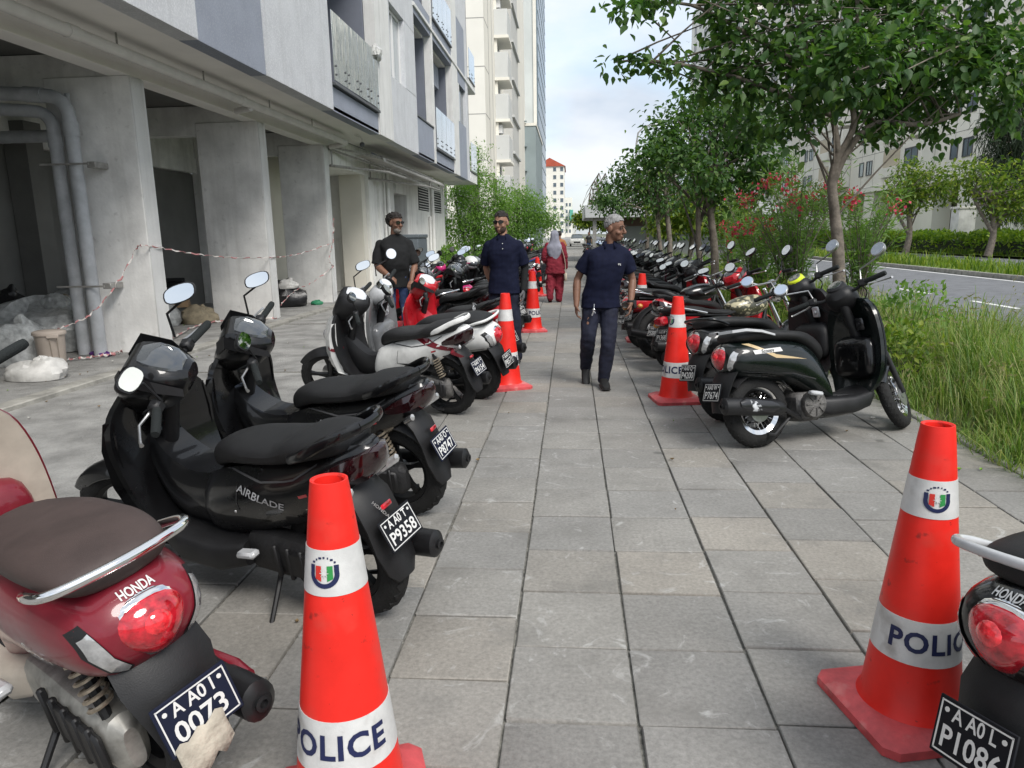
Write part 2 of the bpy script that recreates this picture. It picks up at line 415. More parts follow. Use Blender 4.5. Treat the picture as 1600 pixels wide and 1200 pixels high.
# ================================================================== near apartment building on stilts
FX = -4.6; PX = -5.85
def stucco(name, col, var=.06, bump=1.0, bs=150):
    return mat(name, col, .9, var=var, vscale=2.2, bump=bump, bscale=bs, space='World', bdist=.02, detail=8)
m_pale = stucco('pale_grey_render', (.66, .675, .70)); m_blue = stucco('blue_grey_render', (.33, .36, .43)); m_strip = stucco('white_render', (.82, .82, .80))
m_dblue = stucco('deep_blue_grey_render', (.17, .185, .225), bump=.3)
def speckle(m, s, c2, lo, hi, amt):
    n, l, b = nodes_of(m); geo = n.new('ShaderNodeNewGeometry'); nz = n.new('ShaderNodeTexNoise'); nz.inputs['Scale'].default_value = s; nz.inputs['Detail'].default_value = 3
    l.new(geo.outputs['Position'], nz.inputs['Vector']); mr = n.new('ShaderNodeMapRange'); mr.inputs['From Min'].default_value = lo; mr.inputs['From Max'].default_value = hi; mr.inputs['To Max'].default_value = amt
    l.new(nz.outputs['Fac'], mr.inputs['Value']); mm = n.new('ShaderNodeMix'); mm.data_type = 'RGBA'; mm.inputs[7].default_value = (*c2, 1)
    src = b.inputs['Base Color'].links[0].from_socket; l.new(mr.outputs[0], mm.inputs[0]); l.new(src, mm.inputs[6]); l.new(mm.outputs[2], b.inputs['Base Color'])
speckle(m_pale, 42, (.80, .81, .83), .5, .62, .75); speckle(m_blue, 42, (.42, .45, .50), .52, .64, .6); speckle(m_strip, 42, (.78, .78, .77), .5, .62, .5)
m_rawc = mat('fair_concrete', (.78, .775, .75), .85, var=.16, vscale=1.6, bump=.35, bscale=24, space='World', detail=9)
speckle(m_rawc, 9, (.36, .355, .335), .64, .76, .35)
def streaks(m, c2, amt):
    n, l, b = nodes_of(m); geo = n.new('ShaderNodeNewGeometry'); mp_ = n.new('ShaderNodeMapping'); mp_.inputs['Scale'].default_value = (7, 7, .35); nz = n.new('ShaderNodeTexNoise'); nz.inputs['Scale'].default_value = 1; nz.inputs['Detail'].default_value = 7
    l.new(geo.outputs['Position'], mp_.inputs[0]); l.new(mp_.outputs[0], nz.inputs['Vector']); mr = n.new('ShaderNodeMapRange'); mr.inputs['From Min'].default_value = .5; mr.inputs['From Max'].default_value = .72; mr.inputs['To Max'].default_value = amt; l.new(nz.outputs['Fac'], mr.inputs['Value'])
    mm = n.new('ShaderNodeMix'); mm.data_type = 'RGBA'; mm.inputs[7].default_value = (*c2, 1); src = b.inputs['Base Color'].links[0].from_socket; l.new(mr.outputs[0], mm.inputs[0]); l.new(src, mm.inputs[6]); l.new(mm.outputs[2], b.inputs['Base Color'])
streaks(m_rawc, (.48, .47, .44), .35); streaks(m_strip, (.50, .49, .46), .35); streaks(m_pale, (.45, .46, .47), .25)
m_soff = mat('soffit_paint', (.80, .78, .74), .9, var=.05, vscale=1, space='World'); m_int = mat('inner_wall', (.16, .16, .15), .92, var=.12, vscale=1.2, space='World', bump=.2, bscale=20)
m_wht = mat('white_wall_paint', (.78, .775, .74), .85, var=.08, vscale=1.4, space='World', bump=.15, bscale=30, detail=8)
m_cream = mat('cream_wall', (.68, .65, .57), .88, var=.06, vscale=1, space='World')
streaks(m_wht, (.45, .44, .40), .5); speckle(m_wht, 3.1, (.42, .41, .37), .62, .78, .5)
m_frame = mat('dark_frame', (.09, .095, .10), .45); m_alu = mat('white_aluminium', (.7, .7, .7), .4); m_dark = mat('dark_void', (.03, .03, .032), .8)
m_glassb = mat('mirror_glass', (.72, .75, .74), .04, metal=.85, var=.06, vscale=2, space='World')
n_, l_, b_ = nodes_of(m_glassb); nb = n_.new('ShaderNodeTexNoise'); nb.inputs['Scale'].default_value = 1.8; bp = n_.new('ShaderNodeBump'); bp.inputs['Strength'].default_value = .2; bp.inputs['Distance'].default_value = .04
gg = n_.new('ShaderNodeNewGeometry'); mpp = n_.new('ShaderNodeMapping'); mpp.inputs['Scale'].default_value = (1, 3, .35); l_.new(gg.outputs['Position'], mpp.inputs[0]); l_.new(mpp.outputs[0], nb.inputs['Vector']); l_.new(nb.outputs[0], bp.inputs['Height']); l_.new(bp.outputs[0], b_.inputs['Normal'])
m_glassw = mat('window_glass', (.10, .12, .13), .05, spec=.8)
m_steel = mat('painted_steel', (.34, .33, .31), .5, metal=.4, var=.2, vscale=10); m_galv = mat('stainless', (.6, .6, .6), .25, metal=1)
m_pvc = mat('grey_pvc', (.40, .415, .43), .45, var=.14, vscale=5, bump=.1, bscale=8); m_pvcw = mat('white_pvc', (.62, .6, .57), .5, var=.06, vscale=4)

bld = thing('apartment_building', 'grey and blue rendered apartment building standing on concrete pillars with glass balconies', 'building', (PX, 18, 0))
def bpart(name, mb, m, sharp=38, parent=None):
    o = ob(name, mb, m, parent or bld, sharp)
    if parent is None: o.matrix_parent_inverse = Matrix.Translation((-PX, -18, 0))
    return o
def bbox(name, x0, x1, y0, y1, z0, z1, m, ch=.006): return bpart(name, MB().bx(x0, x1, y0, y1, z0, z1, ch), m)
# pillars (fins)
for (y0, y1, xi) in ((9.80, 10.12, -7.07), (13.83, 14.15, -7.07), (17.5, 17.82, -6.96), (5.8, 6.12, -7.07)):
    bbox('pillar', xi, PX, y0, y1, -.05, 3.72, m_rawc, .012)
    bbox('pillar_face', PX, PX+.012, y0+.004, y1-.004, 0, 3.70, m_strip)
# beams, slabs
bbox('edge_beam', -6.15, PX-.004, 1, 17.9, 3.72, 4.06, m_soff)
for y in (9.8, 13.83, 17.5): bbox('cross_beam', -9.04, -6.16, y+.02, y+.3, 3.5, 4.02, m_rawc)
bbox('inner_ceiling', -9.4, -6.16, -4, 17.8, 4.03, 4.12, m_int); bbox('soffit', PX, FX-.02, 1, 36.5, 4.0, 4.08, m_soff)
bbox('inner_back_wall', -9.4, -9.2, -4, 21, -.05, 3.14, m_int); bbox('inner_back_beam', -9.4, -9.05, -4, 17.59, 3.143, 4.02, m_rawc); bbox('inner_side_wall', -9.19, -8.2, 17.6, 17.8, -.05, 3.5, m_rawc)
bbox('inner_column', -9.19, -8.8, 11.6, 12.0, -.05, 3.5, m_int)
# facade panels of the first floor and above: (y0, y1, z0, z1, x offset, material)
Z1, Z2, ZT = 3.98, 8.22, 12.9
def fac(y0, y1, z0, z1, m, dx=0., name='wall_panel'): return bbox(name, FX-.25, FX+dx, y0, y1, z0, z1, m, .004)
fac(1, 9.29, Z1, Z2, m_pale, .012); fac(9.30, 11.36, Z1, Z2, m_blue, .0); fac(11.37, 14.53, Z1, Z2, m_pale, .012)
fac(1, 14.53, Z2+.01, ZT, m_pale)
fac(14.54, 18.03, Z1, 4.44, m_blue, -.02); fac(18.04, 19.42, Z1, ZT, m_strip, .02)
fac(19.43, 22.66, Z1, 5.62, m_pale); fac(19.43, 19.6, 5.63, 7.4, m_pale); fac(21.3, 22.66, 5.63, 7.4, m_pale, .0); fac(19.43, 22.66, 7.41, ZT, m_pale)
fac(22.67, 25.36, Z1, 5.1, m_blue, -.02); fac(22.67, 25.36, 5.11, 5.16, m_frame, .01, 'sill'); fac(25.37, 25.6, Z1, ZT, m_strip, .015)
fac(25.61, 29.62, Z1, 4.44, m_blue, -.02); fac(29.63, 31.0, Z1, ZT, m_strip, .02)
fac(31.01, 33.3, Z1, 6.2, m_blue, 0); fac(31.01, 33.3, 7.7, 10.2, m_blue, 0); fac(31.01, 31.5, 6.21, 7.69, m_strip); fac(31.51, 33.3, 6.21, 7.69, m_glassw, -.12, 'window_pane'); fac(33.31, 34.2, Z1, ZT, m_pale); fac(31.01, 33.3, 10.21, ZT, m_pale)
# window with reveal, frame and pane
w = bpart('window', MB().bx(FX-.24, FX-.2, 19.6, 21.3, 5.62, 7.41), m_alu)
for (y0, y1, z0, z1) in ((19.6, 19.68, 5.63, 7.4), (21.22, 21.3, 5.63, 7.4), (20.42, 20.48, 5.7, 7.32), (19.68, 21.22, 5.63, 5.7), (19.68, 21.22, 7.32, 7.4)):
    o = ob('window_frame', MB().bx(FX-.2, FX-.13, y0, y1, z0, z1, .006), m_alu, w)
ob('pane', MB().bx(FX-.195, FX-.18, 19.69, 20.41, 5.71, 7.31), mat('curtained_glass', (.42, .45, .46), .08, spec=.7), w); ob('pane', MB().bx(FX-.195, FX-.17, 20.49, 21.21, 5.71, 7.31), MATS['curtained_glass'], w)
# recesses: dark blue boxes behind the balcony openings
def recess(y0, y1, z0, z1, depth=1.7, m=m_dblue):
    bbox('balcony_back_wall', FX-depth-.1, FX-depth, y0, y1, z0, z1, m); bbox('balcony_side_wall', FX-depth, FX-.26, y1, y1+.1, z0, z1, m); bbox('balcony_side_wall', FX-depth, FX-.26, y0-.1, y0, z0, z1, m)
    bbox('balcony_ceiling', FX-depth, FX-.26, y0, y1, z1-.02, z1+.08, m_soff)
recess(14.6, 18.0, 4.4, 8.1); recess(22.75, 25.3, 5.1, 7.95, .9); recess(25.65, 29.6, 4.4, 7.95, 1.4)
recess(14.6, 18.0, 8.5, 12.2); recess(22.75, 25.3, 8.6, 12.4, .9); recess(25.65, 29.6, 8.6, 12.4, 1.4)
for (y0, y1) in ((14.54, 18.03), (22.67, 25.36), (25.61, 29.62)):
    fac(y0, y1, 8.0, 8.6, m_blue, -.01, 'slab_edge'); fac(y0, y1, 12.4, ZT, m_blue, -.01, 'slab_edge')
bbox('slab_edge_trim', FX-.02, FX+.05, 22.6, 36.5, 8.16, 8.26, m_strip)
bbox('service_box', FX-1.0, FX-.5, 28.4, 29.5, 7.1, 7.9, m_blue)
bbox('roof_slab', -12.2, FX+.2, 1, 36.6, ZT+.01, ZT+.3, m_strip)
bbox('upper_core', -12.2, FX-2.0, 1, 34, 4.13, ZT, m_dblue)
# glass balustrades with studs
stud_me = MB().lathe([(0, .02), (.022, .02), (.022, 0)], 8).mesh('fixing_stud')
def balus(y0, y1, z0, z1, npan):
    w_ = (y1-y0)/npan
    for k in range(npan):
        g_ = bpart('balustrade_pane', MB().bx(FX+.03, FX+.045, y0+w_*k+.012, y0+w_*(k+1)-.012, z0, z1, .003), m_glassb)
        for yy in (y0+w_*k+.12, y0+w_*(k+1)-.12):
            for zz in (z0+.12, z0+.28): link('fixing_stud', stud_me, m_frame, g_, Matrix.Translation((FX+.045, yy, zz)) @ Matrix.Rotation(R(90), 4, 'Y'))
    bbox('balustrade_channel', FX-.2, FX+.06, y0, y1, z0-.09, z0-.03, m_frame)
balus(14.6, 18.0, 4.55, 5.82, 4); balus(25.66, 29.58, 4.55, 5.85, 4); balus(25.66, 29.58, 8.7, 9.95, 4)
# end balcony projecting past the end wall
bbox('end_slab', -6, FX+.02, 34.21, 36.55, Z1, 4.4, m_strip); bbox('end_slab', -6, FX+.02, 34.21, 36.55, 8.15, 8.45, m_strip); bbox('end_wall', -12, -6.05, 34.1, 34.25, 4.1, ZT, m_pale)
balus(34.4, 36.4, 4.5, 5.75, 2); balus(34.4, 36.4, 8.55, 9.8, 2)
bbox('end_wall_face', -6.05, FX, 34.1, 34.2, 4.5, ZT, m_pale)
# crumpled plastic wrap on the first balcony rail
wb = MB(); wb.ball((FX+.04, 17.95, 5.8), (.11, .28, .17), 14, 9)
wb.v = [tuple(Vector(p)+Vector((.07*mnoise.noise(Vector(p)*9), .1*mnoise.noise(Vector(p)*8+Vector((3, 1, 2))), .09*mnoise.noise(Vector(p)*9+Vector((7, 7, 1)))))) for p in wb.v]
tag(ob('plastic_wrap', wb, mat('grey_plastic_wrap', (.5, .5, .48), .25, var=.4, vscale=14), None, 20), 'crumpled grey plastic wrap hanging over the glass balcony rail', 'plastic')
# ground floor beyond the pillars
bbox('recess_wall', -7.6, -7.4, 17.83, 21.29, -.05, 4, m_cream); bbox('wall', -7.4, PX+.01, 21.3, 21.75, -.05, 4, m_wht); bbox('wall_strip', -6.6, PX-.1, 20.9, 21.29, -.05, 4, m_cream)
bbox('wall', -7.4, PX-.08, 21.76, 24.7, -.05, 4, m_wht); bbox('wall_strip', -6.3, PX, 22.5, 22.8, -.05, 4, m_wht)
bbox('wall', -7.4, PX, 26.3, 34.2, -.05, 4, m_wht); bbox('wall', -7.4, PX, 24.71, 26.29, 3.0, 4, m_wht)
bbox('ground_floor_lintel', -6.9, PX-.02, 17.83, 21.29, 3.3, 4, m_wht)
dr = bbox('door', -6.6, -6.5, 24.71, 26.29, -.05, 2.99, mat('dark_door', (.055, .045, .04), .6)); 
ob('handle', MB().tube([(.0, 0, 0), (.05, 0, 0), (.05, 0, .12)], .008), m_galv, dr).location = (-6.5, 25.0, 1.05)
for (y0, y1) in ((28.3, 30.3), (31.2, 33.2)):
    lv = bpart('louvre_vent', MB().bx(PX+.0, PX+.02, y0, y1, 2.55, 3.45), m_dark)
    for k in range(9): ob('louvre_slat', MB().box((PX+.035, (y0+y1)/2, 2.6+k*.1), (.05, y1-y0, .012), (0, R(35), 0)), m_wht, lv)
# pipes on the building
def pipe(name, pts, r, m, n=14, rings=()):
    o = bpart(name, MB().tube(pts, r, n), m)
    for (p, q) in rings: ob('pipe_collar', MB().tube([p, q], r*1.13, n), m, o)
    return o
def bend(a, b, c, r, k=6):
    a, b, c = Vector(a), Vector(b), Vector(c); d1 = (a-b).normalized(); d2 = (c-b).normalized(); p, q = b+d1*r, b+d2*r
    return [tuple(p.lerp(b, t).lerp(b.lerp(q, t), t)) for t in [i/k for i in range(k+1)]]
pipe('down_pipe', [(-9.5, 9.42, 3.62)]+bend((-9.5, 9.42, 3.62), (-6.55, 9.5, 3.42), (-6.55, 9.5, 0), .3)+[(-6.55, 9.5, 0)], .088, m_pvc, 16, [((-6.86, 9.49, 3.44), (-7.1, 9.48, 3.46)), ((-6.55, 9.5, 3.1), (-6.55, 9.5, 2.92)), ((-7.5, 9.47, 3.49), (-7.62, 9.47, 3.5))])
pipe('down_pipe', [(-9.5, 9.55, 3.45)]+bend((-9.5, 9.55, 3.45), (-6.86, 9.6, 3.25), (-6.86, 9.6, 0), .25)+[(-6.86, 9.6, 0)], .082, m_pvc, 16, [((-6.86, 9.6, 2.95), (-6.86, 9.6, 2.8))])
pipe('thin_pipe', [(-6.70, 9.73, 0), (-6.70, 9.73, 3.5)], .035, m_pvc, 10)
for z in (.95, 2.55):
    bpart('pipe_bracket', MB().bx(-6.98, -6.3, 9.385, 9.40, z, z+.025).bx(-6.40, -6.28, 9.5, 9.79, z-.03, z+.05, .008), m_steel)
pipe('cross_pipe', [(-9.5, 10.6, 3.1), (-6.6, 11.0, 3.15)], .09, m_pvc, 14, [((-6.9, 10.96, 3.15), (-6.65, 10.99, 3.15))])
pipe('soffit_pipe', [(-5.42, 1, 3.80), (-5.42, 17.9, 3.80)], .07, m_pvcw, 12, [((-5.42, y, 3.8), (-5.42, y+.18, 3.8)) for y in (8, 12.2, 16.9)])
pipe('soffit_branch', [(-5.42, 12.6, 3.74), (-5.75, 12.75, 3.72)], .055, m_pvcw, 12); pipe('soffit_branch', [(-5.42, 17.75, 3.74), (-5.78, 17.8, 3.7)], .06, m_pvcw, 12)
for y in (6.5, 8.9, 11, 13.4, 15.6): bpart('pipe_hanger', MB().bx(-5.425, -5.41, y, y+.02, 3.86, 4.02), m_steel)
pipe('down_pipe', [(PX+.09, 30.75, 0), (PX+.09, 30.75, 3.95)], .075, m_wht, 12, [((PX+.09, 30.75, 2.2), (PX+.09, 30.75, 2.35)), ((PX+.09, 30.75, .5), (PX+.09, 30.75, .62))])
pipe('down_pipe', [(PX+.07, 30.2, 0), (PX+.07, 30.2, 2.3)], .05, m_wht, 10, [((PX+.07, 30.2, 2.2), (PX+.07, 30.2, 2.35))])
pipe('down_pipe', [(PX-.0, 23.6, 0), (PX-.0, 23.6, 3.95)], .06, m_wht, 10); pipe('down_pipe', [(PX-.0, 23.1, 0), (PX-.0, 23.1, 3.95)], .04, m_wht, 10)
# cctv camera on the soffit
cc = thing('security_camera', 'small dark dome camera on a bracket under the soffit', 'camera', (-5.15, 18.4, 4.0))
ob('bracket', MB().tube([(0, -.6, -.05), (0, 0, -.05), (0, 0, -.14)], .015), m_pvcw, cc); ob('dome', MB().ball((0, 0, -.2), .065), m_frame, cc)
# awning: steel frame and folded sheet over the doorway
aw = thing('awning', 'rusty steel awning frame with a folded pale sheet above the doorway', 'awning', (PX, 17.8, 3.3))
def aw_t(name, pts, r, m=m_steel): return ob(name, MB().tube([(p[0]-PX, p[1]-17.8, p[2]-3.3) for p in pts], r, 8), m, aw)
for (z, y0, y1, x1) in ((3.27, 17.86, 22.2, -4.95), (3.22, 21.3, 27.6, -4.9)):
    aw_t('rail', [(PX+.03, y0, z), (x1, y1-2.2, z), (x1, y1, z)], .035)
aw_t('rail', [(PX+.03, 17.86, 3.72), (-5.0, 20.4, 3.62), (-4.92, 26, 3.55), (-4.9, 28.6, 3.45)], .03); aw_t('rail', [(PX+.03, 17.86, 3.66), (-5.2, 22, 3.42), (-4.9, 27.6, 3.3)], .028)
for (x, y, z0, z1) in ((PX+.05, 17.95, 3.27, 3.7), (PX+.05, 21.4, 3.22, 3.65), (-4.92, 26, 3.25, 3.55), (-4.9, 27.6, 3.2, 3.5), (-4.9, 28.5, 3.1, 3.45)): aw_t('strut', [(x, y, z0), (x, y, z1)], .022)
sh = MB(); rows = []
for i in range(13):
    t = i/12; y = 20+8.4*t; x = -5.05+.2*t; s_ = .02*math.sin(t*23)
    rows.append([(x-.75-PX, y-17.8, .42-.12*t+s_), (x-.35-PX, y-17.8, .44-.16*t-s_), (x-PX, y-17.8, .36-.18*t+s_), (x+.03-PX, y-17.8, .24-.16*t)])
sh.loft(rows, False, False); o = ob('sheet', sh, mat('awning_sheet', (.55, .53, .5), .7, var=.1, vscale=3), aw)
md = o.modifiers.new('thick', 'SOLIDIFY'); md.thickness = .012
# grey cabinet beside the wall
cb = thing('utility_cabinet', 'tall grey metal utility cabinet against the white wall', 'cabinet', (-5.3, 24.6, 0))
m_cab = mat('cabinet_grey', (.115, .135, .15), .5, var=.06, vscale=3)
ob('body', MB().bx(-.3, .3, -.75, .75, .05, 1.5, .01), m_cab, cb); ob('lid', MB().bx(-.34, .34, -.79, .79, 1.503, 1.62, .02), m_cab, cb); ob('door', MB().bx(.302, .316, -.7, .7, .1, 1.45, .004), m_cab, cb); ob('plinth', MB().bx(-.28, .28, -.7, .7, 0, .05), m_rawc, cb)
# small turf bed with a kerb
tb = thing('turf_bed', 'small bed of green turf with a concrete kerb beside the cabinet', 'lawn', (-3.3, 17.4, 0))
ob('turf', MB().bx(-.9, 1.0, -1.6, 3.2, .0, .05), mat('green_turf', (.06, .16, .035), .95, var=.3, vscale=8, bump=1, bscale=90), tb); ob('kerb_edge', MB().bx(-1.0, 1.1, -1.72, -1.6, 0, .09, .01), m_kerb, tb); ob('kerb_edge', MB().bx(1.0, 1.12, -1.6, 3.2, 0, .09, .01), m_kerb, tb)
# ================================================================== buildings farther off
m_tw = mat('tower_white', (.80, .775, .70), .85, var=.05, vscale=.25, space='World', detail=7); m_tg = mat('tower_grey', (.58, .59, .58), .85, var=.05, vscale=.3, space='World')
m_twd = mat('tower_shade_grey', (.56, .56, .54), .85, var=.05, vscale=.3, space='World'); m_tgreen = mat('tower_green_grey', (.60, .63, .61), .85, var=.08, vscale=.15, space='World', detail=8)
m_teal = mat('teal_grey_wall', (.27, .325, .335), .8, var=.06, vscale=.3, space='World'); m_teald = mat('dark_teal_wall', (.13, .165, .18), .8); m_fg = mat('far_glass', (.11, .14, .165), .08, spec=.9, var=.3, vscale=.4, space='World')
m_redroof = mat('red_roof', (.42, .09, .05), .8, var=.1, vscale=1)
m_rw = mat('right_block_white', (.90, .875, .81), .85, var=.06, vscale=.2, space='World', detail=7); m_rtan = mat('right_block_tan', (.62, .55, .44), .85, var=.06, vscale=.3, space='World')
m_jnt = mat('panel_joint', (.33, .32, .30), .9)
def bldg(name, label, loc): return thing(name, label, 'building', loc)
def B(root, name, x0, x1, y0, y1, z0, z1, m, parent=None, ch=0):
    p = root.location; o = ob(name, MB().bx(x0-p.x, x1-p.x, y0-p.y, y1-p.y, z0-p.z, z1-p.z, ch), m, parent or root, 38); return o
def win(root, face, u0, u1, z0, z1, plane, mf=None, mg=None, mull=1, dpt=.12):
    """a window on a wall: face 'x' (plane x=const, looking +x), 'X' (looking -x) or 'y' (looking -y)"""
    mf = mf or m_frame; mg = mg or m_fg; p = root.location; d = dpt if face == 'x' else -dpt
    def bb(a0, a1, c0, c1, e0, e1):
        q = MB()
        if face in 'xX': q.bx(plane+d*e0-p.x, plane+d*e1-p.x, a0-p.y, a1-p.y, c0-p.z, c1-p.z)
        else: q.bx(a0-p.x, a1-p.x, plane+d*e0-p.y, plane+d*e1-p.y, c0-p.z, c1-p.z)
        return q
    w_ = ob('window', bb(u0, u1, z0, z1, -.6, .15), mg, root); t = min(.08, (u1-u0)*.08); fr = bb(u0-t, u0, z0-t, z1+t, -.3, .6)
    for q in (bb(u1, u1+t, z0-t, z1+t, -.3, .6), bb(u0, u1, z0-t, z0, -.3, .6), bb(u0, u1, z1, z1+t, -.3, .6)): fr.add(q.v, q.f)
    for k in range(mull): c = u0+(u1-u0)*(k+1)/(mull+1); q = bb(c-t/2, c+t/2, z0, z1, -.3, .5); fr.add(q.v, q.f)
    ob('frame', fr, mf, w_)
# white tower beside the path
tw = bldg('white_tower', 'tall cream white apartment tower with stacked grey balcony boxes beside the path', (-14, 58, 0))
B(tw, 'wall', -16, -6.0, 53.7, 100, 6, 48, m_tw); 
for x in (-15.5, -12, -9, -6.6): B(tw, 'column', x, x+.6, 53.9, 54.5, -.3, 6, m_tw)
for k in range(9): B(tw, 'column', -6.7, -6.05, 57+k*4.6, 58+k*4.6, -.3, 6, m_tw)
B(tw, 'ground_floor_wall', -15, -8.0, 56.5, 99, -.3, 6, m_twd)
for k in range(13): z = 6.8+3.15*k; B(tw, 'panel_joint', -16.01, -5.99, 53.69, 56.4, z, z+.05, m_jnt)
for y in (56.4, 58.8): B(tw, 'panel_joint', -6.01, -5.985, y, y+.14, 6, 48, m_jnt)
B(tw, 'rib', -6.0, -5.8, 61.0, 61.5, 6, 48, m_tw)
for k in range(11):
    z = 4.4+3.13*k
    bx_ = B(tw, 'balcony', -6.0, -4.95, 60.9, 64.5, z, z+1.9, m_tg, None, .02); B(tw, 'balcony_floor', -6.0, -4.85, 60.8, 64.6, z-.22, z-.002, m_tw)
    win(tw, 'x', 61.6, 64.0, z+2.05, z+2.78, -6.0, m_alu)
    if k % 3 == 1: B(tw, 'air_conditioner', -6.0, -5.5, 61.2, 62.1, z+2.1, z+2.7, m_alu)
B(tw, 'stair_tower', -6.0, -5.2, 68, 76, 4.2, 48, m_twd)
for k in range(10): z = 5.6+3.13*k; B(tw, 'ledge', -5.2, -5.0, 68, 76, z, z+.18, m_tg); win(tw, 'x', 77.5, 79.5, z, z+1.3, -6.0, m_alu)
for k in range(12): z = 5.6+3.13*k; win(tw, 'y', -11.5, -10.2, z, z+1.4, 53.7, m_alu)
# tall tower with glazed side, teal block at its foot
tt = bldg('glass_tower', 'very tall pale tower with a dark glazed side at the end of the row', (-12, 132, 0))
B(tt, 'wall', -16, -5.45, 122, 160, -.3, 92, m_tgreen)
B(tt, 'edge_fin', -5.9, -5.4, 121.8, 122.6, -.3, 92, m_tw)
B(tt, 'glazed_side', -5.45, -5.2, 123.2, 158, 5, 91, mat('blue_grey_glazing', (.17, .22, .26), .25, var=.2, vscale=.5, space='World'))
mb_ = MB()
for k in range(34): mb_.bx(-5.2+12, -5.15+12, 123.2-132, 158-132, 6+2.5*k, 6.2+2.5*k)
for k in range(0):
    for j in range(2): mb_.bx(-5.2+12, -4.8+12, 124+((k*7+j*13) % 29)-132, 127+((k*7+j*13) % 29)-132, 6.3+2.5*k, 7.0+2.5*k)
o = ob('balcony_ledges', mb_, m_teal, tt); o['kind'] = 'stuff'
tl = bldg('teal_block', 'dark teal grey block with paired windows at the foot of the tall tower', (-9, 104, 0))
B(tl, 'wall', -14, -4.55, 99, 121, -.3, 15.4, m_teal); B(tl, 'parapet', -14.1, -4.45, 98.9, 121, 15.4, 15.75, m_tw); B(tl, 'dark_band', -10, -6.6, 98.95, 99, -.3, 15.2, m_teald)
for k in range(5):
    z = 1.8+3.08*k
    win(tl, 'y', -8.15, -7.35, z, z+1.5, 98.95, m_tw); win(tl, 'y', -7.15, -6.35, z, z+1.5, 98.95, m_tw); B(tl, 'hood', -8.4, -5.7, 98.4, 98.94, z+1.75, z+1.87, m_teal)
# far block with a red roof, then paler ones
fr_ = bldg('red_roofed_block', 'distant white apartment block with a red tiled roof', (-5, 310, 0))
B(fr_, 'wall', -14, -2.6, 300, 330, -.3, 28, m_tw); 
rf = MB(); rf.add([(-9.4, -10.5, 27.9), (2.9, -10.5, 27.9), (2.9, 21, 27.9), (-9.4, 21, 27.9), (-3.4, -10.5, 31.2), (-3.4, 21, 31.2)], [(0, 1, 4), (1, 2, 5, 4), (2, 3, 5), (3, 0, 4, 5), (0, 3, 2, 1)]); ob('roof', rf, m_redroof, fr_, 10)
for k in range(9):
    for x in (-7.0, -4.2): win(fr_, 'y', x, x+1.2, 2+3*k, 3.5+3*k, 300, m_alu, None, 0)
    for y in (303, 309, 315, 321): win(fr_, 'x', y, y+3, 2+3*k, 3.5+3*k, -2.6, m_alu, None, 0)
f2 = bldg('slim_white_block', 'farthest slim white block with a green hoarding at its foot', (-1, 380, 0))
B(f2, 'wall', -6, .7, 370, 400, -.3, 19, m_tw); B(f2, 'hoarding', -.5, 1.1, 366, 369.5, 8, 13, mat('green_hoarding', (.12, .42, .33), .7)); B(f2, 'side_wing', .7, 2.6, 372, 400, -.3, 12, m_tg)
for k in range(5):
    for x in (-2.5, -.9): win(f2, 'y', x, x+.9, 2+3.2*k, 3.6+3.2*k, 370, m_alu, None, 0)
# kiosk with a broad flat canopy at the end of the bike row
ks = thing('kiosk', 'low dark kiosk under a broad pale grey flat canopy beyond the parked bikes', 'kiosk', (4.5, 44, 0))
ob('canopy', MB().bx(-3.75, 6.5, -3.6, 5, 2.35, 3.05, .03), mat('canopy_grey', (.46, .47, .47), .6), ks); ob('wall', MB().bx(-1.6, 5.5, -2.2, 4, 0, 1.9), mat('kiosk_wall', (.20, .21, .20), .8), ks)
ob('slatted_band', MB().bx(-2.0, 5.6, -2.3, 4.1, 1.903, 2.347), mat('kiosk_timber', (.10, .06, .045), .7), ks); ob('post', MB().bx(-3.3, -3.1, -3.2, -3.0, 0, 2.35), m_steel, ks); ob('post', MB().bx(4.9, 5.1, -3.2, -3.0, 0, 2.35), m_steel, ks)
# blocks across the road
rb = bldg('white_block_across_road', 'large cream white apartment block across the road with open ground floor bays', (40, 70, 0))
RX = 31.0
B(rb, 'wall', RX, 46, 40, 128, 5.4, 46, m_rw); B(rb, 'ground_floor_wall', RX+2.5, 46, 40, 128, -.1, 5.4, m_rtan)
for k in range(14): y = 41+6.4*k; B(rb, 'column', RX, RX+1.5, y, y+2.4, -.1, 5.4, m_rw)
for k in range(4): y = 43.5+25.6*k; B(rb, 'infill_wall', RX+.3, RX+.6, y, y+5.2, -.1, 5.4, m_rw)
B(rb, 'floor_band', RX-.25, RX, 40, 128, 5.2, 5.6, m_rw)
for f_ in range(9):
    z = 7.0+3.3*f_
    for k in range(14):
        y = 42+6.4*k
        if k % 3 == 1: B(rb, 'bay', RX-1.1, RX, y-.4, y+3.4, z-.9, z+2.0, m_rw, None, .02); win(rb, 'X', y+.3, y+2.6, z, z+1.4, RX-1.1, m_frame, None, 1)
        elif k % 3 == 2: B(rb, 'balcony_recess', RX-.06, RX, y, y+3.6, z-.2, z+1.9, m_rtan); B(rb, 'balcony_parapet', RX-.3, RX-.07, y-.1, y+3.7, z-.6, z+.3, m_rw)
        else: win(rb, 'X', y, y+1.3, z, z+1.3, RX, m_frame, None, 1); win(rb, 'X', y+2.2, y+3.2, z, z+1.3, RX, m_frame, None, 0)
    B(rb, 'panel_joint', RX-.012, RX, 40, 128, z-1.35, z-1.3, m_jnt)
for k in range(28): B(rb, 'panel_joint', RX-.012, RX, 41.5+3.2*k, 41.54+3.2*k, 5.6, 46, m_jnt)
ld = MB(); 
for y in (55.5, 56.1): ld.tube([(-9.15, y-70, 5.4), (-9.15, y-70, 13)], .03, 6)
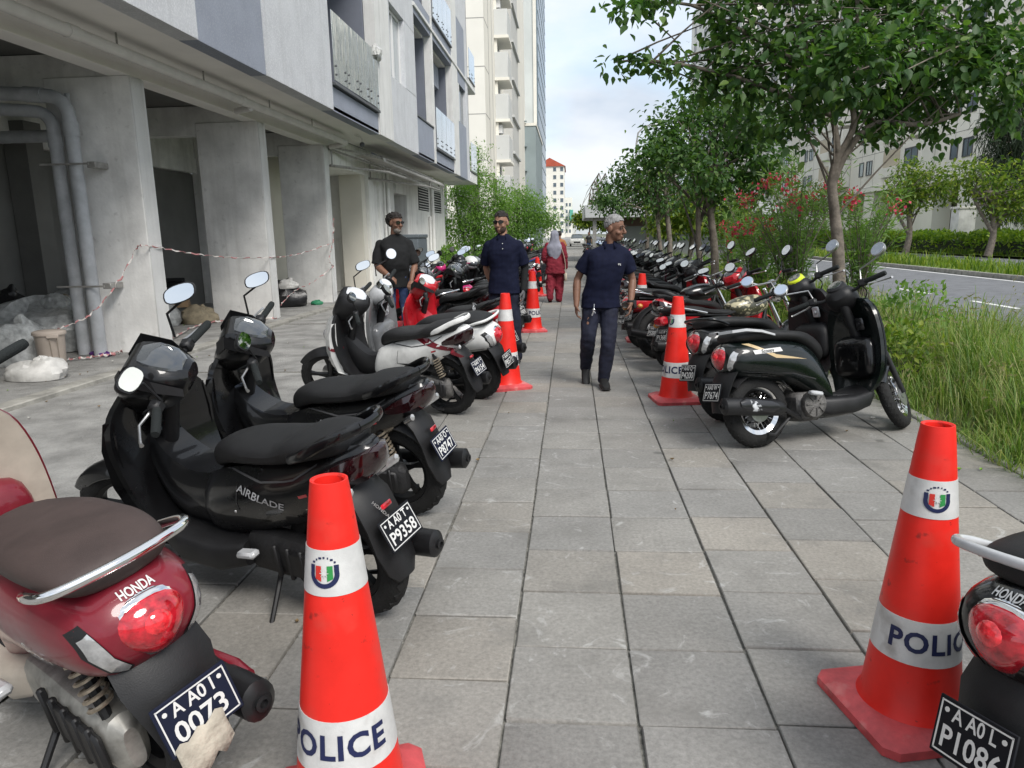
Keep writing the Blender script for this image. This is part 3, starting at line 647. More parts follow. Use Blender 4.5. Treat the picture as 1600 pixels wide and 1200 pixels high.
for k in range(18): ld.tube([(-9.15, 55.5-70, 5.6+k*.4), (-9.15, 56.1-70, 5.6+k*.4)], .02, 5)
ob('ladder', ld, m_frame, rb)
rb2 = bldg('far_white_block', 'second cream block farther along the road behind the trees', (38, 150, 0))
B(rb2, 'wall', 29, 44, 135, 190, -.1, 52, m_rw)
for f_ in range(13):
    for k in range(8): win(rb2, 'X', 137+6.5*k, 139.4+6.5*k, 3+3.6*f_, 4.6+3.6*f_, 29, m_frame, None, 1)
# white gate pier across the road
gp = thing('gate_pier', 'short grey concrete pier at the end of the hedge across the road', 'pier', (24.2, 48, 0)); ob('shaft', MB().bx(-.5, .5, -.5, .5, 0, 2.6, .02), m_rawc, gp); ob('cap', MB().bx(-.56, .56, -.56, .56, 2.603, 2.75, .02), m_rw, gp)
# ================================================================== two-wheelers
m_rub = mat('tyre_rubber', (.011, .011, .011), .85, var=.3, vscale=14, bump=.5, bscale=90)
m_rim = mat('black_alloy', (.014, .014, .015), .4, metal=.3); m_rims = mat('silver_alloy', (.5, .5, .5), .35, metal=.9, var=.15, vscale=20)
m_chr = mat('chrome', (.82, .82, .82), .08, metal=1, rvar=.05, vscale=8); m_mir = mat('mirror_glass_face', (.85, .88, .9), .02, metal=1)
m_plas = mat('black_plastic', (.011, .011, .012), .5, var=.25, vscale=9, bump=.25, bscale=260, bdist=.002); m_grip = mat('grip_rubber', (.009, .012, .012), .8, bump=.6, bscale=220)
m_seat = mat('seat_vinyl', (.009, .009, .0095), .6, var=.2, vscale=18, bump=.35, bscale=420, bdist=.002); m_seatb = mat('brown_seat_vinyl', (.055, .038, .034), .6, var=.18, vscale=7, bump=.3, bscale=380, bdist=.002)
m_eng = mat('engine_metal', (.13, .125, .12), .6, metal=.5, var=.45, vscale=16, bump=.5, bscale=50); m_engd = mat('dark_casting', (.016, .016, .017), .6, var=.3, vscale=12, bump=.3, bscale=80)
m_ex = mat('exhaust_black', (.012, .012, .013), .42, var=.3, vscale=10); m_lensr = mat('red_lens', (.42, .012, .022), .1, coat=1, var=.45, vscale=34, spec=.7); m_lensc = mat('clear_lens', (.50, .50, .50), .12, coat=.8, var=.22, vscale=30, spec=.7, metal=.5)
m_lensd = mat('smoked_lens', (.014, .002, .003), .12, coat=1, var=.3, vscale=20, spec=.6); m_lensb = mat('red_lamp', (.75, .03, .04), .1, coat=1, var=.4, vscale=60); m_lensa = mat('amber_lens', (.55, .22, .04), .15, coat=1); m_pl = mat('plate_black', (.008, .009, .012), .6, spec=.2); m_plb = mat('plate_navy', (.009, .012, .028), .6, spec=.2); m_plw = mat('plate_white', (.62, .62, .60), .5); m_gauge = mat('gauge_glass', (.05, .055, .06), .06, coat=1, spec=.8); m_gw = mat('gauge_face', (.65, .67, .7), .2, coat=1)
m_yel = mat('yellow_cowl', (.62, .72, .02), .35, coat=.5)
def paint(name, col, rough=.3, coat=.7): return mat(name, col, rough, coat=coat, var=.18, vscale=5, rvar=.1, coat_rough=.06, spec=.3)
m_pblk = paint('gloss_black_paint', (.0035, .0035, .004)); m_pmar = paint('maroon_paint', (.17, .012, .022), .36, .6); m_pred = paint('red_paint', (.42, .012, .02)); m_pwht = paint('white_paint', (.70, .70, .68)); m_psil = paint('champagne_paint', (.42, .37, .31), .4, .4)
m_pgrn = paint('black_green_paint', (.003, .006, .0055)); m_pgry = paint('grey_paint', (.16, .165, .17)); m_pblu = paint('blue_paint', (.03, .06, .22)); m_ppnk = paint('pink_paint', (.5, .03, .16)); m_pgld = mat('gold_decal', (.55, .42, .24), .4); m_spring = mat('spring_steel', (.42, .36, .28), .45, metal=.7, var=.4, vscale=30)
m_seam = mat('panel_seam', (.05, .05, .052), .6)
m_slv = paint('silver_paint', (.46, .47, .48), .3, .6)

def sect(x, zt, zb, hw, n=2.4, yc=0., N=22):
    zc, h = (zt+zb)/2, (zt-zb)/2; r = []
    for j in range(N):
        a = 2*math.pi*(j+.5)/N; c, s = math.cos(a), math.sin(a)
        r.append((x, yc+hw*math.copysign(abs(c)**(2/n), c), zc+h*math.copysign(abs(s)**(2/n), s)))
    return r
def sbody(st, k=3, N=22):
    """body lofted along x: stations (x, ztop, zbot, halfwidth, exponent)"""
    st = [tuple(s)+(2.4,)*(5-len(s)) for s in st]
    return MB().loft([sect(*[float(q) for q in s[:4]], max(1.3, float(s[4])), 0, N) for s in crom(st, k)])
POLY = [(0, 1), (.62, 1), (.93, .62), (1, .15), (.86, -.45), (.55, -1), (0, -1)]
def pbody(st, k=2, poly=POLY):
    """faceted body: stations (x, ztop, zbot, halfwidth)"""
    rings = []
    for s in crom([q[:4] for q in st], k):
        x, zt, zb, hw = [float(q) for q in s]; zc, h = (zt+zb)/2, (zt-zb)/2
        rings.append([(x, hw*a, zc+h*b) for a, b in poly]+[(x, -hw*a, zc+h*b) for a, b in poly[-2:0:-1]])
    return MB().loft(rings)
def shield(st, k=3, th=.03, bow=1.0, N=13):
    """leg shield lofted up z: stations (z, x of centre, half width, sweep back of the edges)"""
    rings = []
    for s in crom(st, k):
        z, x, hw, sw = [float(q) for q in s]; fr = []; bk = []
        for j in range(N):
            u = -1+2*j/(N-1); e = (1-math.cos(u*math.pi/2))*sw
            fr.append((x-e*bow+.0, hw*u, z)); bk.append((x-th*(1-.55*abs(u)**3)-e*bow, hw*u*.97, z))
        rings.append(fr+bk[::-1])
    return MB().loft(rings)
def strip(path, hw, th, arch=0., N=7):
    """curved shell along an (x, z) path: mudguards"""
    rings = []; n = len(path)
    for i, (x, z) in enumerate(path):
        x0, z0 = path[max(i-1, 0)]; x1, z1 = path[min(i+1, n-1)]; L = math.hypot(x1-x0, z1-z0); nx, nz = -(z1-z0)/L, (x1-x0)/L
        w = hw[i] if isinstance(hw, (list, tuple)) else hw; a = []; b = []
        for j in range(N):
            u = -1+2*j/(N-1); d = -arch*abs(u)**2.2
            a.append((x+nx*d, w*u, z+nz*d)); b.append((x+nx*(d-th), w*u*.97, z+nz*(d-th)))
        rings.append(a+b[::-1])
    return MB().loft(rings)
def arc(cx, cz, r, a0, a1, n=12): return [(cx+r*math.cos(R(a0+(a1-a0)*i/n)), cz+r*math.sin(R(a0+(a1-a0)*i/n))) for i in range(n+1)]
def AxY(x, y, z): return Matrix.Translation((x, y, z)) @ Matrix.Rotation(R(-90), 4, 'X')
def tyre(x, r, w):
    b = MB(); pr = []
    for i in range(15):
        a = R(-112+224*i/14); pr.append((r-w*.62+w*.62*math.cos(a), w*.5*math.sin(a)*1.05))
    b.lathe(pr+[pr[0]], 40, AxY(x, 0, r)); 
    for k in range(30):      # tread blocks as shallow raised chevrons
        a = 2*math.pi*k/30
        for s in (-1, 1):
            M = Matrix.Translation((x, 0, r)) @ Matrix.Rotation(a, 4, 'Y') @ Matrix.Translation((0, s*w*.2, r-.0085)) @ Matrix.Rotation(s*R(-26), 4, 'X') @ Matrix.Rotation(s*R(30), 4, 'Z')
            st = len(b.v); b.box((0, 0, 0), (.034*r/.25, w*.3, .008), None); b.xf(M, st)
    return b
def rim(x, r, w, kind):
    b = MB(); ri = r-w*1.0; b.lathe([(ri+.012, -w*.42), (ri+.02, -w*.3), (ri-.004, -w*.2), (ri-.008, w*.2), (ri+.02, w*.3), (ri+.012, w*.42), (ri-.012, w*.3), (ri-.018, -w*.3), (ri+.012, -w*.42)], 32, AxY(x, 0, r))
    b.lathe([(.0, -.05), (.032, -.05), (.04, 0), (.032, .05), (0, .05)], 16, AxY(x, 0, r))
    if kind == 'cast':
        for k in range(5):
            a = 2*math.pi*k/5; M = Matrix.Translation((x, 0, r)) @ Matrix.Rotation(a, 4, 'Y'); st = len(b.v)
            b.loft([[(-.022, -.018, .03), (.022, -.018, .03), (.022, .018, .03), (-.022, .018, .03)], [(-.012, -.012, ri*.6), (.012, -.012, ri*.6), (.012, .012, ri*.6), (-.012, .012, ri*.6)], [(-.02, -.016, ri), (.02, -.016, ri), (.02, .016, ri), (-.02, .016, ri)]]); b.xf(M, st)
    else:
        for k in range(28):
            a = 2*math.pi*k/28; d = .35*(1 if k % 2 else -1); s = .03*(1 if k % 4 < 2 else -1)
            b.tube([(x+.035*math.sin(a+d), s, r+.035*math.cos(a+d)), (x+(ri-.005)*math.sin(a), 0, r+(ri-.005)*math.cos(a))], .0025, 4)
    return b
def disc(x, r, y, rad): 
    b = MB(); b.lathe([(rad*.45, -.002), (rad, -.002), (rad, .002), (rad*.45, .002), (rad*.45, -.002)], 28, AxY(x, y, r)); b.lathe([(0, -.01), (rad*.4, -.006), (rad*.4, .006), (0, .01)], 12, AxY(x, y, r)); return b
def spring(p0, p1, rad, turns, wire):
    p0, p1 = Vector(p0), Vector(p1); d = p1-p0; u = d.orthogonal().normalized(); w = d.normalized().cross(u); n = turns*10
    return MB().tube([p0+d*(i/n)+(u*math.cos(2*math.pi*i/10)+w*math.sin(2*math.pi*i/10))*rad for i in range(n+1)], wire, 5)
def mirror_parts(base, top, rad, round_=True):
    """stalk and head, both sides; returns list of (stalk mesh, glass mesh)"""
    res = []
    for s in (1, -1):
        b = MB(); B0 = Vector((base[0], s*base[1], base[2])); T = Vector((top[0], s*top[1], top[2])); mid = Vector((B0.x+.01, B0.y+s*.02, B0.z+(T.z-B0.z)*.55))
        b.tube([B0, mid, T-Vector((-.01, 0, rad*.8))], .006, 7); g = MB(); n = 20
        Mt = Matrix.Translation(T) @ Matrix.Rotation(s*R(14), 4, 'Z') @ Matrix.Rotation(R(29), 4, 'Y')
        def outline(k, x):
            o = []
            for j in range(n):
                a = 2*math.pi*j/n; c, q = math.cos(a), math.sin(a)
                if round_: yy, zz = rad*c, rad*q
                else: yy, zz = rad*1.55*math.copysign(abs(c)**.85, c)+.012*s*q, rad*.86*math.copysign(abs(q)**.7, q)
                o.append(Mt @ Vector((x, yy*k, zz*k)))
            return o
        b.loft([outline(.5, .032), outline(.85, .026), outline(1, .008), outline(1, -.004), outline(.93, -.005)])
        g.loft([outline(.9, -.0062), outline(.9, -.008)])
        res.append((b, g))
    return res
def fit_text(mesh, s, size, u, z, side, slant=0., ang=0., bold=.01, off=.002, axis='y'):
    """lettering laid onto a mesh by casting onto its side (axis y) or rear (axis x); returns MB"""
    dg = BVHTree.FromPolygons([v.co for v in mesh.vertices], [tuple(p.vertices) for p in mesh.polygons])
    if isinstance(s, str): v, f = text_geo(s, size, bold); v, f = refine(v, f, size*.6)
    else: v, f = refine(s[0], s[1], size)
    b = MB(); c, q = math.cos(ang), math.sin(ang); vv = []
    for a, e in v:
        a = a+e*slant; a, e = a*c-e*q, a*q+e*c
        if axis == 'y':
            o = Vector((u+(-a if side > 0 else a), side, z+e)); h = dg.ray_cast(o, Vector((0, -side, 0))); vv.append((h[0]+Vector((0, side*off, 0))) if h[0] else Vector((o.x, side*.12, o.z)))
        else:
            o = Vector((-1.5, u-a, z+e)); h = dg.ray_cast(o, Vector((1, 0, 0))); vv.append((h[0]-Vector((off, 0, 0))) if h[0] else Vector((-.3, o.y, o.z)))
    return b.add(vv, f)
def quadstrip(pts): return ([p for p in pts], [tuple(range(len(pts)))])

PLATE_C = {}
def plate_mb(w=.19, h=.13): return MB().box((0, 0, 0), (.006, w, h), None, .002)
def plate_border(w=.19, h=.13):
    b = MB(); t = .0035
    for (y0, y1, z0, z1) in ((-w/2+.008, w/2-.008, h/2-.012, h/2-.012+t), (-w/2+.008, w/2-.008, -h/2+.008, -h/2+.008+t), (-w/2+.008, -w/2+.008+t, -h/2+.008, h/2-.008), (w/2-.008-t, w/2-.008, -h/2+.008, h/2-.008)): b.bx(-.0042, -.0034, y0, y1, z0, z1)
    for y in (-.07, .07): b.lathe([(0, .001), (.006, .001), (.006, 0)], 8, Matrix.Translation((-.0036, y, .038)) @ Matrix.Rotation(R(-90), 4, 'Y'))
    return b
def plate_text(l1, l2):
    b = MB()
    for s, size, z in ((l1, .046, .033), (l2, .068, -.022)):
        if not s: continue
        v, f = text_geo(s, size, .018); xm = max(abs(x) for x, y in v); kx = min(1, .074/xm) if size > .05 else min(1, .055/xm); v = [(x*kx, y) for x, y in v]; b.add([(-.0042, -x*1.0, y+z) for x, y in v], f)
    return b

def make_defs(kind):
    """parts of one kind of two-wheeler, in its own frame: x forward from the rear axle, y left, z up"""
    D = []   # (name, MB, role, steered, parent index or None, detail level needed, sharp)
    def P(name, mb, role, st=False, par=None, lod=0, sharp=38): D.append((name, mb, role, st, par, lod, sharp)); return len(D)-1
    if kind in ('retro', 'retro_wing'):
        r, wb, tw_ = .25, 1.24, .10
    elif kind == 'sport': r, wb, tw_ = .285, 1.29, .105
    elif kind == 'step': r, wb, tw_ = .285, 1.24, .085
    else: r, wb, tw_ = .305, 1.30, .10
    spoke = kind in ('retro_wing', 'moto')
    # --- wheels
    w = P('wheel', rim(0, r, tw_, 'spoke' if spoke else 'cast'), 'rim'); P('tyre', tyre(0, r, tw_), 'rubber', par=w)
    w = P('wheel', rim(wb, r, tw_*.85, 'spoke' if spoke else 'cast'), 'rim', True); P('tyre', tyre(wb, r, tw_*.85), 'rubber', True, w); P('brake_disc', disc(wb, r, -.06, .1), 'steel', True, w, 1)
    if spoke: P('drum', MB().lathe([(0, -.055), (.075, -.05), (.085, 0), (.075, .03), (0, .035)], 20, AxY(0, 0, r)), 'steel', lod=1)
    if kind != 'moto':
        sport = kind == 'sport'
        # --- fork and front mudguard
        fk = MB()
        for s in (-1, 1): fk.tube([(wb-.0, s*.075, r), (wb-.10, s*.075, r+.30), (wb-.16, s*.07, r+.42)], [.02, .022, .02], 10)
        P('fork', fk, 'fork', True, lod=1)
        P('front_mudguard', strip(arc(wb, r, r+.03, 158, 38, 14), [.02+.055*math.sin(math.pi*min(1, .12+.88*i/14)) for i in range(15)], .006, .05, 9), 'fender', True)
        # --- engine, transmission, exhaust
        e = MB(); e.loft([sect(x, zt, zb, hw, 3, .085, 14) for x, zt, zb, hw in ((-.1, r+.05, r-.07, .02), (-.07, r+.085, r-.095, .045), (.08, r+.09, r-.09, .055), (.26, r+.1, r-.1, .055), (.42, r+.085, r-.1, .05), (.47, r+.03, r-.06, .02))])
        P('transmission_case', e, 'case', lod=0)
        e = MB(); e.box((.06, .145, r), (.26, .02, .12), None, .01)
        for k in range(5): e.box((-.03+k*.07, .148, r+.0), (.02, .022, .15), None, .006)
        P('case_cover', e, 'plastic', lod=1)
        e = MB(); e.box((.36, -.03, r+.0), (.2, .2, .2), None, .03); e.lathe([(0, .0), (.085, 0), (.095, -.03), (.09, -.05), (.05, -.055), (0, -.05)], 20, AxY(.36, -.125, r+.02))
        for k in range(8): e.box((.36+.055*math.cos(k*.785), -.182, r+.02+.055*math.sin(k*.785)), (.05, .01, .006), (0, -k*.785, 0))
        for k in range(6): e.box((.5+k*.012, .0, r+.0), (.006, .16, .15), None)
        P('engine', e, 'engine')
        b_ = MB(); b_.loft([sect(x, z+h, z-h, hw, 2, -.135-.0, 16) for x, z, h, hw in ((-.36, .315, .035, .03), (-.345, .315, .058, .048), (-.12, .295, .062, .052), (.08, .27, .058, .05), (.13, .262, .03, .028))]); b_.tube([(.12, -.13, .26), (.3, -.1, .17), (.45, -.03, .17)], .018, 8)
        ex = P('exhaust', b_, 'exhaust'); b_ = MB(); b_.loft([sect(x, z+h, z-h, .025, 2.5, -.168, 12) for x, z, h in ((-.25, .32, .02), (-.2, .315, .045), (.0, .285, .045), (.05, .28, .02))]); P('heat_shield', b_, 'heat', par=ex, lod=1)
        P('exhaust_tip', MB().lathe([(.0, 0), (.018, 0), (.022, .012), (.012, .014), (.012, -.03)], 14, Matrix.Translation((-.357, -.135, .317)) @ Matrix.Rotation(R(-90), 4, 'Y')), 'plastic', par=ex, lod=1)
        for y in ((.1,) if not kind == 'step' else (.105, -.1)):
            sp = P('shock_absorber', MB().tube([(-.05, y, r+.05), (.03, y, .60)], [.014, .018], 8), 'plastic', lod=1); P('spring', spring((-.035, y, r+.11), (.02, y, .56), .03, 8, .006), 'spring', par=sp, lod=1)
        sk = MB().tube([(.3, .1, .2), (.26, .26, .025), (.19, .30, .012)], [.012, .010, .009], 7); P('side_stand', sk, 'plastic', lod=1)
        ck = MB()
        for s in (-1, 1): ck.tube([(.22, s*.09, .2), (.05, s*.12, .09), (-.02, s*.14, .10)], .011, 6)
        ck.tube([(.05, -.12, .09), (.05, .12, .09)], .009, 6); P('centre_stand', ck, 'plastic', lod=1)
        for s in (1, -1): P('footrest', MB().box((.33, s*.215, .345), (.10, .05, .03), (0, R(10), 0), .01), 'peg', lod=1)
        if kind in ('retro', 'retro_wing'):
            bd = sbody([(-.355, .645, .60, .03, 2), (-.335, .69, .555, .105, 2.2), (-.26, .735, .50, .150, 2.3), (-.1, .75, .475, .172, 2.4), (.1, .745, .45, .178, 2.5), (.28, .72, .40, .17, 2.5), (.42, .66, .32, .15, 2.6), (.52, .5, .27, .13, 2.8), (.56, .38, .26, .12, 3)], 4, 26)
            P('body', bd, 'paint'); tail_x, tail_z = -.335, .625
            P('seat', sbody([(-.275, .765, .735, .05, 2.4), (-.24, .80, .725, .12, 2.5), (-.08, .815, .72, .152, 2.6), (.12, .80, .715, .155, 2.6), (.28, .785, .70, .145, 2.5), (.42, .765, .64, .105, 2.4), (.53, .70, .56, .075, 2.2), (.575, .63, .57, .03, 2)], 4, 24), 'seat')
            P('floorboard', MB().loft([sect(x, zt, zb, hw, 5, 0, 20) for x, zt, zb, hw in ((.40, .31, .20, .13), (.5, .305, .17, .175), (.7, .30, .17, .185), (.84, .32, .2, .175), (.9, .36, .26, .15))]), 'floor')
            P('belly_cover', sbody([(.28, .33, .20, .10, 3), (.5, .29, .15, .15, 3), (.8, .29, .17, .15, 3), (.92, .34, .25, .1, 3)], 3, 16), 'paint2')
            ls = shield([(.27, .86, .13, .02), (.33, .93, .185, .05), (.45, .985, .235, .075), (.62, 1.0, .25, .085), (.78, .985, .24, .08), (.9, .955, .205, .06), (.97, .93, .13, .03), (.985, .92, .05, .01)], 3, .055)
            P('leg_shield', ls, 'shield')
            P('shield_trim', shield([(.34, .942, .194, .05), (.45, .996, .244, .075), (.62, 1.012, .259, .085), (.78, .997, .249, .08), (.9, .966, .212, .06), (.975, .938, .132, .03)], 3, .018), 'paint')
            gb = P('glove_box', sbody([(.835, .64, .46, .08, 4), (.855, .68, .42, .16, 4), (.9, .71, .40, .18, 4), (.945, .70, .42, .17, 4)], 3, 18), 'glove')
            P('ignition_panel', MB().box((.885, -.075, .79), (.02, .07, .09), (0, R(-12), 0), .008).lathe([(0, .012), (.012, .012), (.014, 0)], 12, Matrix.Translation((.874, -.075, .79)) @ Matrix.Rotation(R(-90), 4, 'Y')), 'heat', lod=1)
            P('front_panel', sbody([(.955, .86, .38, .09, 2.4), (1.0, .88, .40, .10, 2.4), (1.045, .84, .46, .07, 2.2), (1.065, .74, .58, .03, 2)], 3, 16), 'paint')
            P('headlight', MB().ball((1.04, 0, .8), (.05, .085, .075), 16, 10), 'clear')
            P('steering_cover', sbody([(.74, 1.035, .97, .05, 2.2), (.78, 1.07, .93, .095, 2.3), (.86, 1.075, .9, .11, 2.3), (.94, 1.03, .91, .085, 2.2), (.97, .98, .94, .03, 2)], 3, 18), 'cowl', True)
            gz = P('gauge', MB().lathe([(0, .02), (.05, .018), (.064, .008), (.074, -.035)], 24, Matrix.Translation((.79, 0, 1.075)) @ Matrix.Rotation(R(-38), 4, 'Y')), 'gaugering', True); P('gauge_face', MB().lathe([(0, .0225), (.048, .0215), (.049, .018)], 24, Matrix.Translation((.79, 0, 1.075)) @ Matrix.Rotation(R(-38), 4, 'Y')), 'gauge', True, gz, 1)
            hbz, hbx, hl = 1.03, .80, .33
            mud = [(-.29, .56), (-.345, .50), (-.38, .42), (-.405, .335), (-.425, .27)]; P('rear_mudguard', strip(mud[::-1], [.06, .085, .10, .115, .11], .012, .03, 9), 'plastic')
            P('inner_mudguard', strip(arc(0, r, r+.045, 138, 35, 10), .085, .008, .03, 7), 'plastic', lod=1)
            plx, plz, pla = -.432, .405, -16
            def tri(mb, zc, zr):
                mb.v = [(v[0], v[1]*(1+.30*(v[2]-zc)/zr), v[2]) for v in mb.v]; return mb
            tl = P('tail_light', tri(MB().ball((-.316, 0, .622), (.072, .082, .076), 24, 16), .622, .076), 'red'); P('light_bezel', tri(MB().ball((-.302, 0, .622), (.067, .093, .086), 24, 16), .622, .086), 'bezel', par=tl, lod=1); P('lamp', MB().ball((-.360, 0, .635), (.034, .04, .036), 14, 10), 'lampin', par=tl, lod=1)
            bme = bd.mesh('tmpbody')
            for s in (1, -1):
                pl_ = [(-s*y, z) for y, z in ((.122, .672), (.142, .655), (.138, .61), (.108, .557), (.075, .54), (.070, .556), (.100, .602))]
                c_ = (sum(q[0] for q in pl_)/7, sum(q[1] for q in pl_)/7)
                def rel(k): return ([((q[0]-c_[0])*k, (q[1]-c_[1])*k) for q in pl_], [tuple(range(7))])
                q_ = P('indicator', fit_text(bme, rel(1.22), .007, -c_[0]*1.0, c_[1], 1, 0, 0, 0, .002, 'x'), 'plastic', lod=1); P('indicator_lens', fit_text(bme, rel(1.0), .007, -c_[0]*1.0, c_[1], 1, 0, 0, 0, .007, 'x'), 'clear', par=q_, lod=1)
            for s in (1, -1):
                pts = [(-.30, -.035), (-.1, -.055), (.15, -.075), (.34, -.13), (.34, -.136), (.15, -.081), (-.1, -.061), (-.30, -.041)]
                P('seam', fit_text(bme, ([((-x if s > 0 else x), y) for x, y in pts], [tuple(range(8))]), .03, .06, .57, s, 0, 0, 0, .002, 'y'), 'seam', lod=1)
            for k in range(6): P('mat_rib', MB().box((.70, -.11+.044*k, .302), (.2, .012, .008), None, .003), 'plastic', lod=1)
            for (yy, zz) in ((.17, .45), (-.17, .45), (.205, .66), (-.205, .66)): P('screw', MB().ball((.925, yy, zz), (.006, .009, .009), 8, 6), 'plastic', lod=1)
            if kind == 'retro':
                gr = MB().tube(crom([(-.1, .165, .745), (-.2, .175, .775), (-.27, .165, .79), (-.305, .12, .795), (-.325, 0, .798), (-.305, -.12, .795), (-.27, -.165, .79), (-.2, -.175, .775), (-.1, -.165, .745)], 4), .0125, 12)
            else:
                gr = MB()
                for s in (1, -1): gr.loft([[(x, s*(y-w_), z-t), (x, s*(y+w_), z-t), (x, s*(y+w_), z+t), (x, s*(y-w_), z+t)] for x, y, z, w_, t in ((.06, .165, .76, .012, .006), (-.08, .172, .79, .02, .008), (-.22, .16, .805, .024, .009), (-.31, .11, .80, .024, .009), (-.35, .0, .795, .024, .009))])
            P('grab_rail', gr, 'rail')
            mz, my, mr, mrd = 1.2, .335, .052, True
        elif sport or kind == 'step':
            nar = .86 if kind == 'step' else 1.0
            bd = pbody([(-.46, .80, .775, .02), (-.40, .825, .715, .065*nar), (-.28, .815, .64, .105*nar), (-.12, .775, .56, .14*nar), (.08, .735, .47, .158*nar), (.28, .70, .40, .166*nar), (.46, .66, .34, .165*nar), (.6, .6, .3, .15*nar), (.66, .5, .3, .12*nar)], 3)
            P('body', bd, 'paint', sharp=42)
            P('seat', sbody([(-.33, .835, .80, .05, 2.5), (-.28, .865, .785, .105, 2.8), (-.12, .86, .76, .14, 3), (.06, .835, .735, .152, 3), (.16, .80, .72, .155, 3), (.3, .785, .70, .15, 3), (.44, .775, .67, .125, 2.8), (.55, .74, .62, .085, 2.5), (.6, .68, .62, .03, 2)], 4, 22), 'seat', sharp=32)
            P('floorboard', MB().loft([sect(x, zt, zb, hw, 6, 0, 20) for x, zt, zb, hw in ((.42, .34, .22, .17), (.55, .33, .19, .215), (.78, .33, .19, .215), (.9, .36, .24, .19))]), 'plastic')
            if sport: P('centre_tunnel', pbody([(.5, .62, .33, .12), (.62, .60, .33, .135), (.75, .595, .33, .13), (.88, .65, .33, .125), (.97, .74, .4, .1)], 3), 'paint', sharp=42)
            else: P('centre_tunnel', pbody([(.5, .60, .33, .07), (.62, .54, .33, .075), (.75, .53, .33, .075), (.88, .62, .36, .075), (.97, .7, .4, .07)], 3), 'plastic', sharp=42)
            hw = .26 if sport else .225
            P('leg_shield', shield([(.28, .86, hw*.65, .03), (.36, .94, hw*.82, .05), (.5, 1.0, hw*.95, .05), (.66, 1.03, hw, .05), (.78, 1.03, hw*1.02, .06), (.88, 1.01, hw*.9, .05), (.95, .985, hw*.62, .03)], 3, .06), 'shield')
            P('front_panel', pbody([(.98, .90, .42, .18), (1.06, .89, .48, .15), (1.14, .82, .56, .10), (1.2, .70, .62, .03)], 3), 'paint', sharp=42)
            for s in (1, -1):
                q = MB(); q.loft([[(.90, s*.17, .36), (.99, s*(hw*.93), .40), (1.02, s*(hw*1.03), .56), (1.0, s*(hw*1.06), .74), (.96, s*hw*.99, .86)], [(.88, s*.14, .34), (.95, s*(hw*.80), .40), (.96, s*(hw*.9), .56), (.94, s*(hw*.92), .74), (.93, s*hw*.88, .86)]], False, False)
                q2 = MB(); q2.loft([[(.90, s*.17, .36), (.99, s*(hw*.93), .40), (1.02, s*(hw*1.03), .56), (1.0, s*(hw*1.06), .74), (.96, s*hw*.99, .86)], [(1.04, s*.13, .40), (1.09, s*.16, .46), (1.12, s*.16, .58), (1.1, s*.17, .72), (1.05, s*.16, .84)]], False, False); q.add(q2.v, q2.f)
                P('side_fairing', q, 'edge', sharp=30)
            for s in (1, -1): P('headlight', MB().ball((1.12, s*.09, .72), (.05, .05, .06), 12, 8), 'clear', lod=1)
            cw = pbody([(.70, 1.02, .965, .055), (.74, 1.065, .93, .10), (.82, 1.115, .89, .135), (.91, 1.13, .88, .13), (.99, 1.04, .88, .10), (1.04, .96, .90, .04)], 3); P('steering_cover', cw, 'cowl', True, sharp=34)
            gz = P('gauge', pbody([(.715, 1.045, 1.02, .04), (.745, 1.085, 1.04, .075), (.81, 1.128, 1.07, .085), (.86, 1.142, 1.10, .06)], 2), 'gauge', True, None, 0, 26)
            if sport:
                for s in (1, -1): P('cowl_wing', MB().loft([[(.72, s*.10, .985), (.72, s*.12, .96)], [(.80, s*.145, 1.08), (.8, s*.15, 1.02)], [(.9, s*.13, 1.15), (.92, s*.14, 1.08)], [(.97, s*.08, 1.09), (.99, s*.1, 1.02)]], False, False), 'silverline', True, lod=1)
            hbz, hbx, hl = 1.0, .815, .36
            mud = [(-.27, .66), (-.36, .60), (-.42, .50), (-.455, .40), (-.50, .31), (-.52, .26)]; P('rear_mudguard', strip(mud[::-1], [.05, .085, .10, .10, .1, .09], .014, .035, 9), 'plastic', sharp=28)
            P('inner_mudguard', strip(arc(0, r, r+.045, 132, 30, 12), .08, .008, .04, 7), 'plastic', lod=1)
            plx, plz, pla = -.505, .47, -24
            tl = P('tail_light', pbody([(-.475, .80, .755, .02), (-.43, .812, .70, .07*nar), (-.33, .79, .665, .112*nar), (-.2, .745, .66, .134*nar), (-.14, .72, .67, .137*nar)], 3, [(0, 1), (.4, 1), (.9, .8), (1.03, .3), (1.0, -.5), (.55, -1), (0, -1)]), 'red', sharp=26)
            for s in (1, -1): P('indicator', MB().box((-.33, s*.118*nar, .655), (.15, .03, .035), (s*R(-12), R(22), s*R(-22)), .01), 'clear', lod=1)
            P('reflector', MB().box((-.428, 0, .555), (.012, .06, .022), (0, R(30), 0), .004), 'red2', lod=1)
            gr = MB()
            for s in (1, -1): gr.tube(crom([(.02, s*.145*nar, .775), (-.12, s*.17*nar, .815), (-.28, s*.15*nar, .87), (-.38, s*.10*nar, .895), (-.42, s*.04, .90)], 3), [.012]*3+[.014]*10, 8, True, 1.6)
            gr.tube([(-.42, .05, .90), (-.43, 0, .90), (-.42, -.05, .90)], .014, 8, True, 1.4); P('grab_rail', gr, 'rail2')
            sme = bd.mesh('tmpbody')
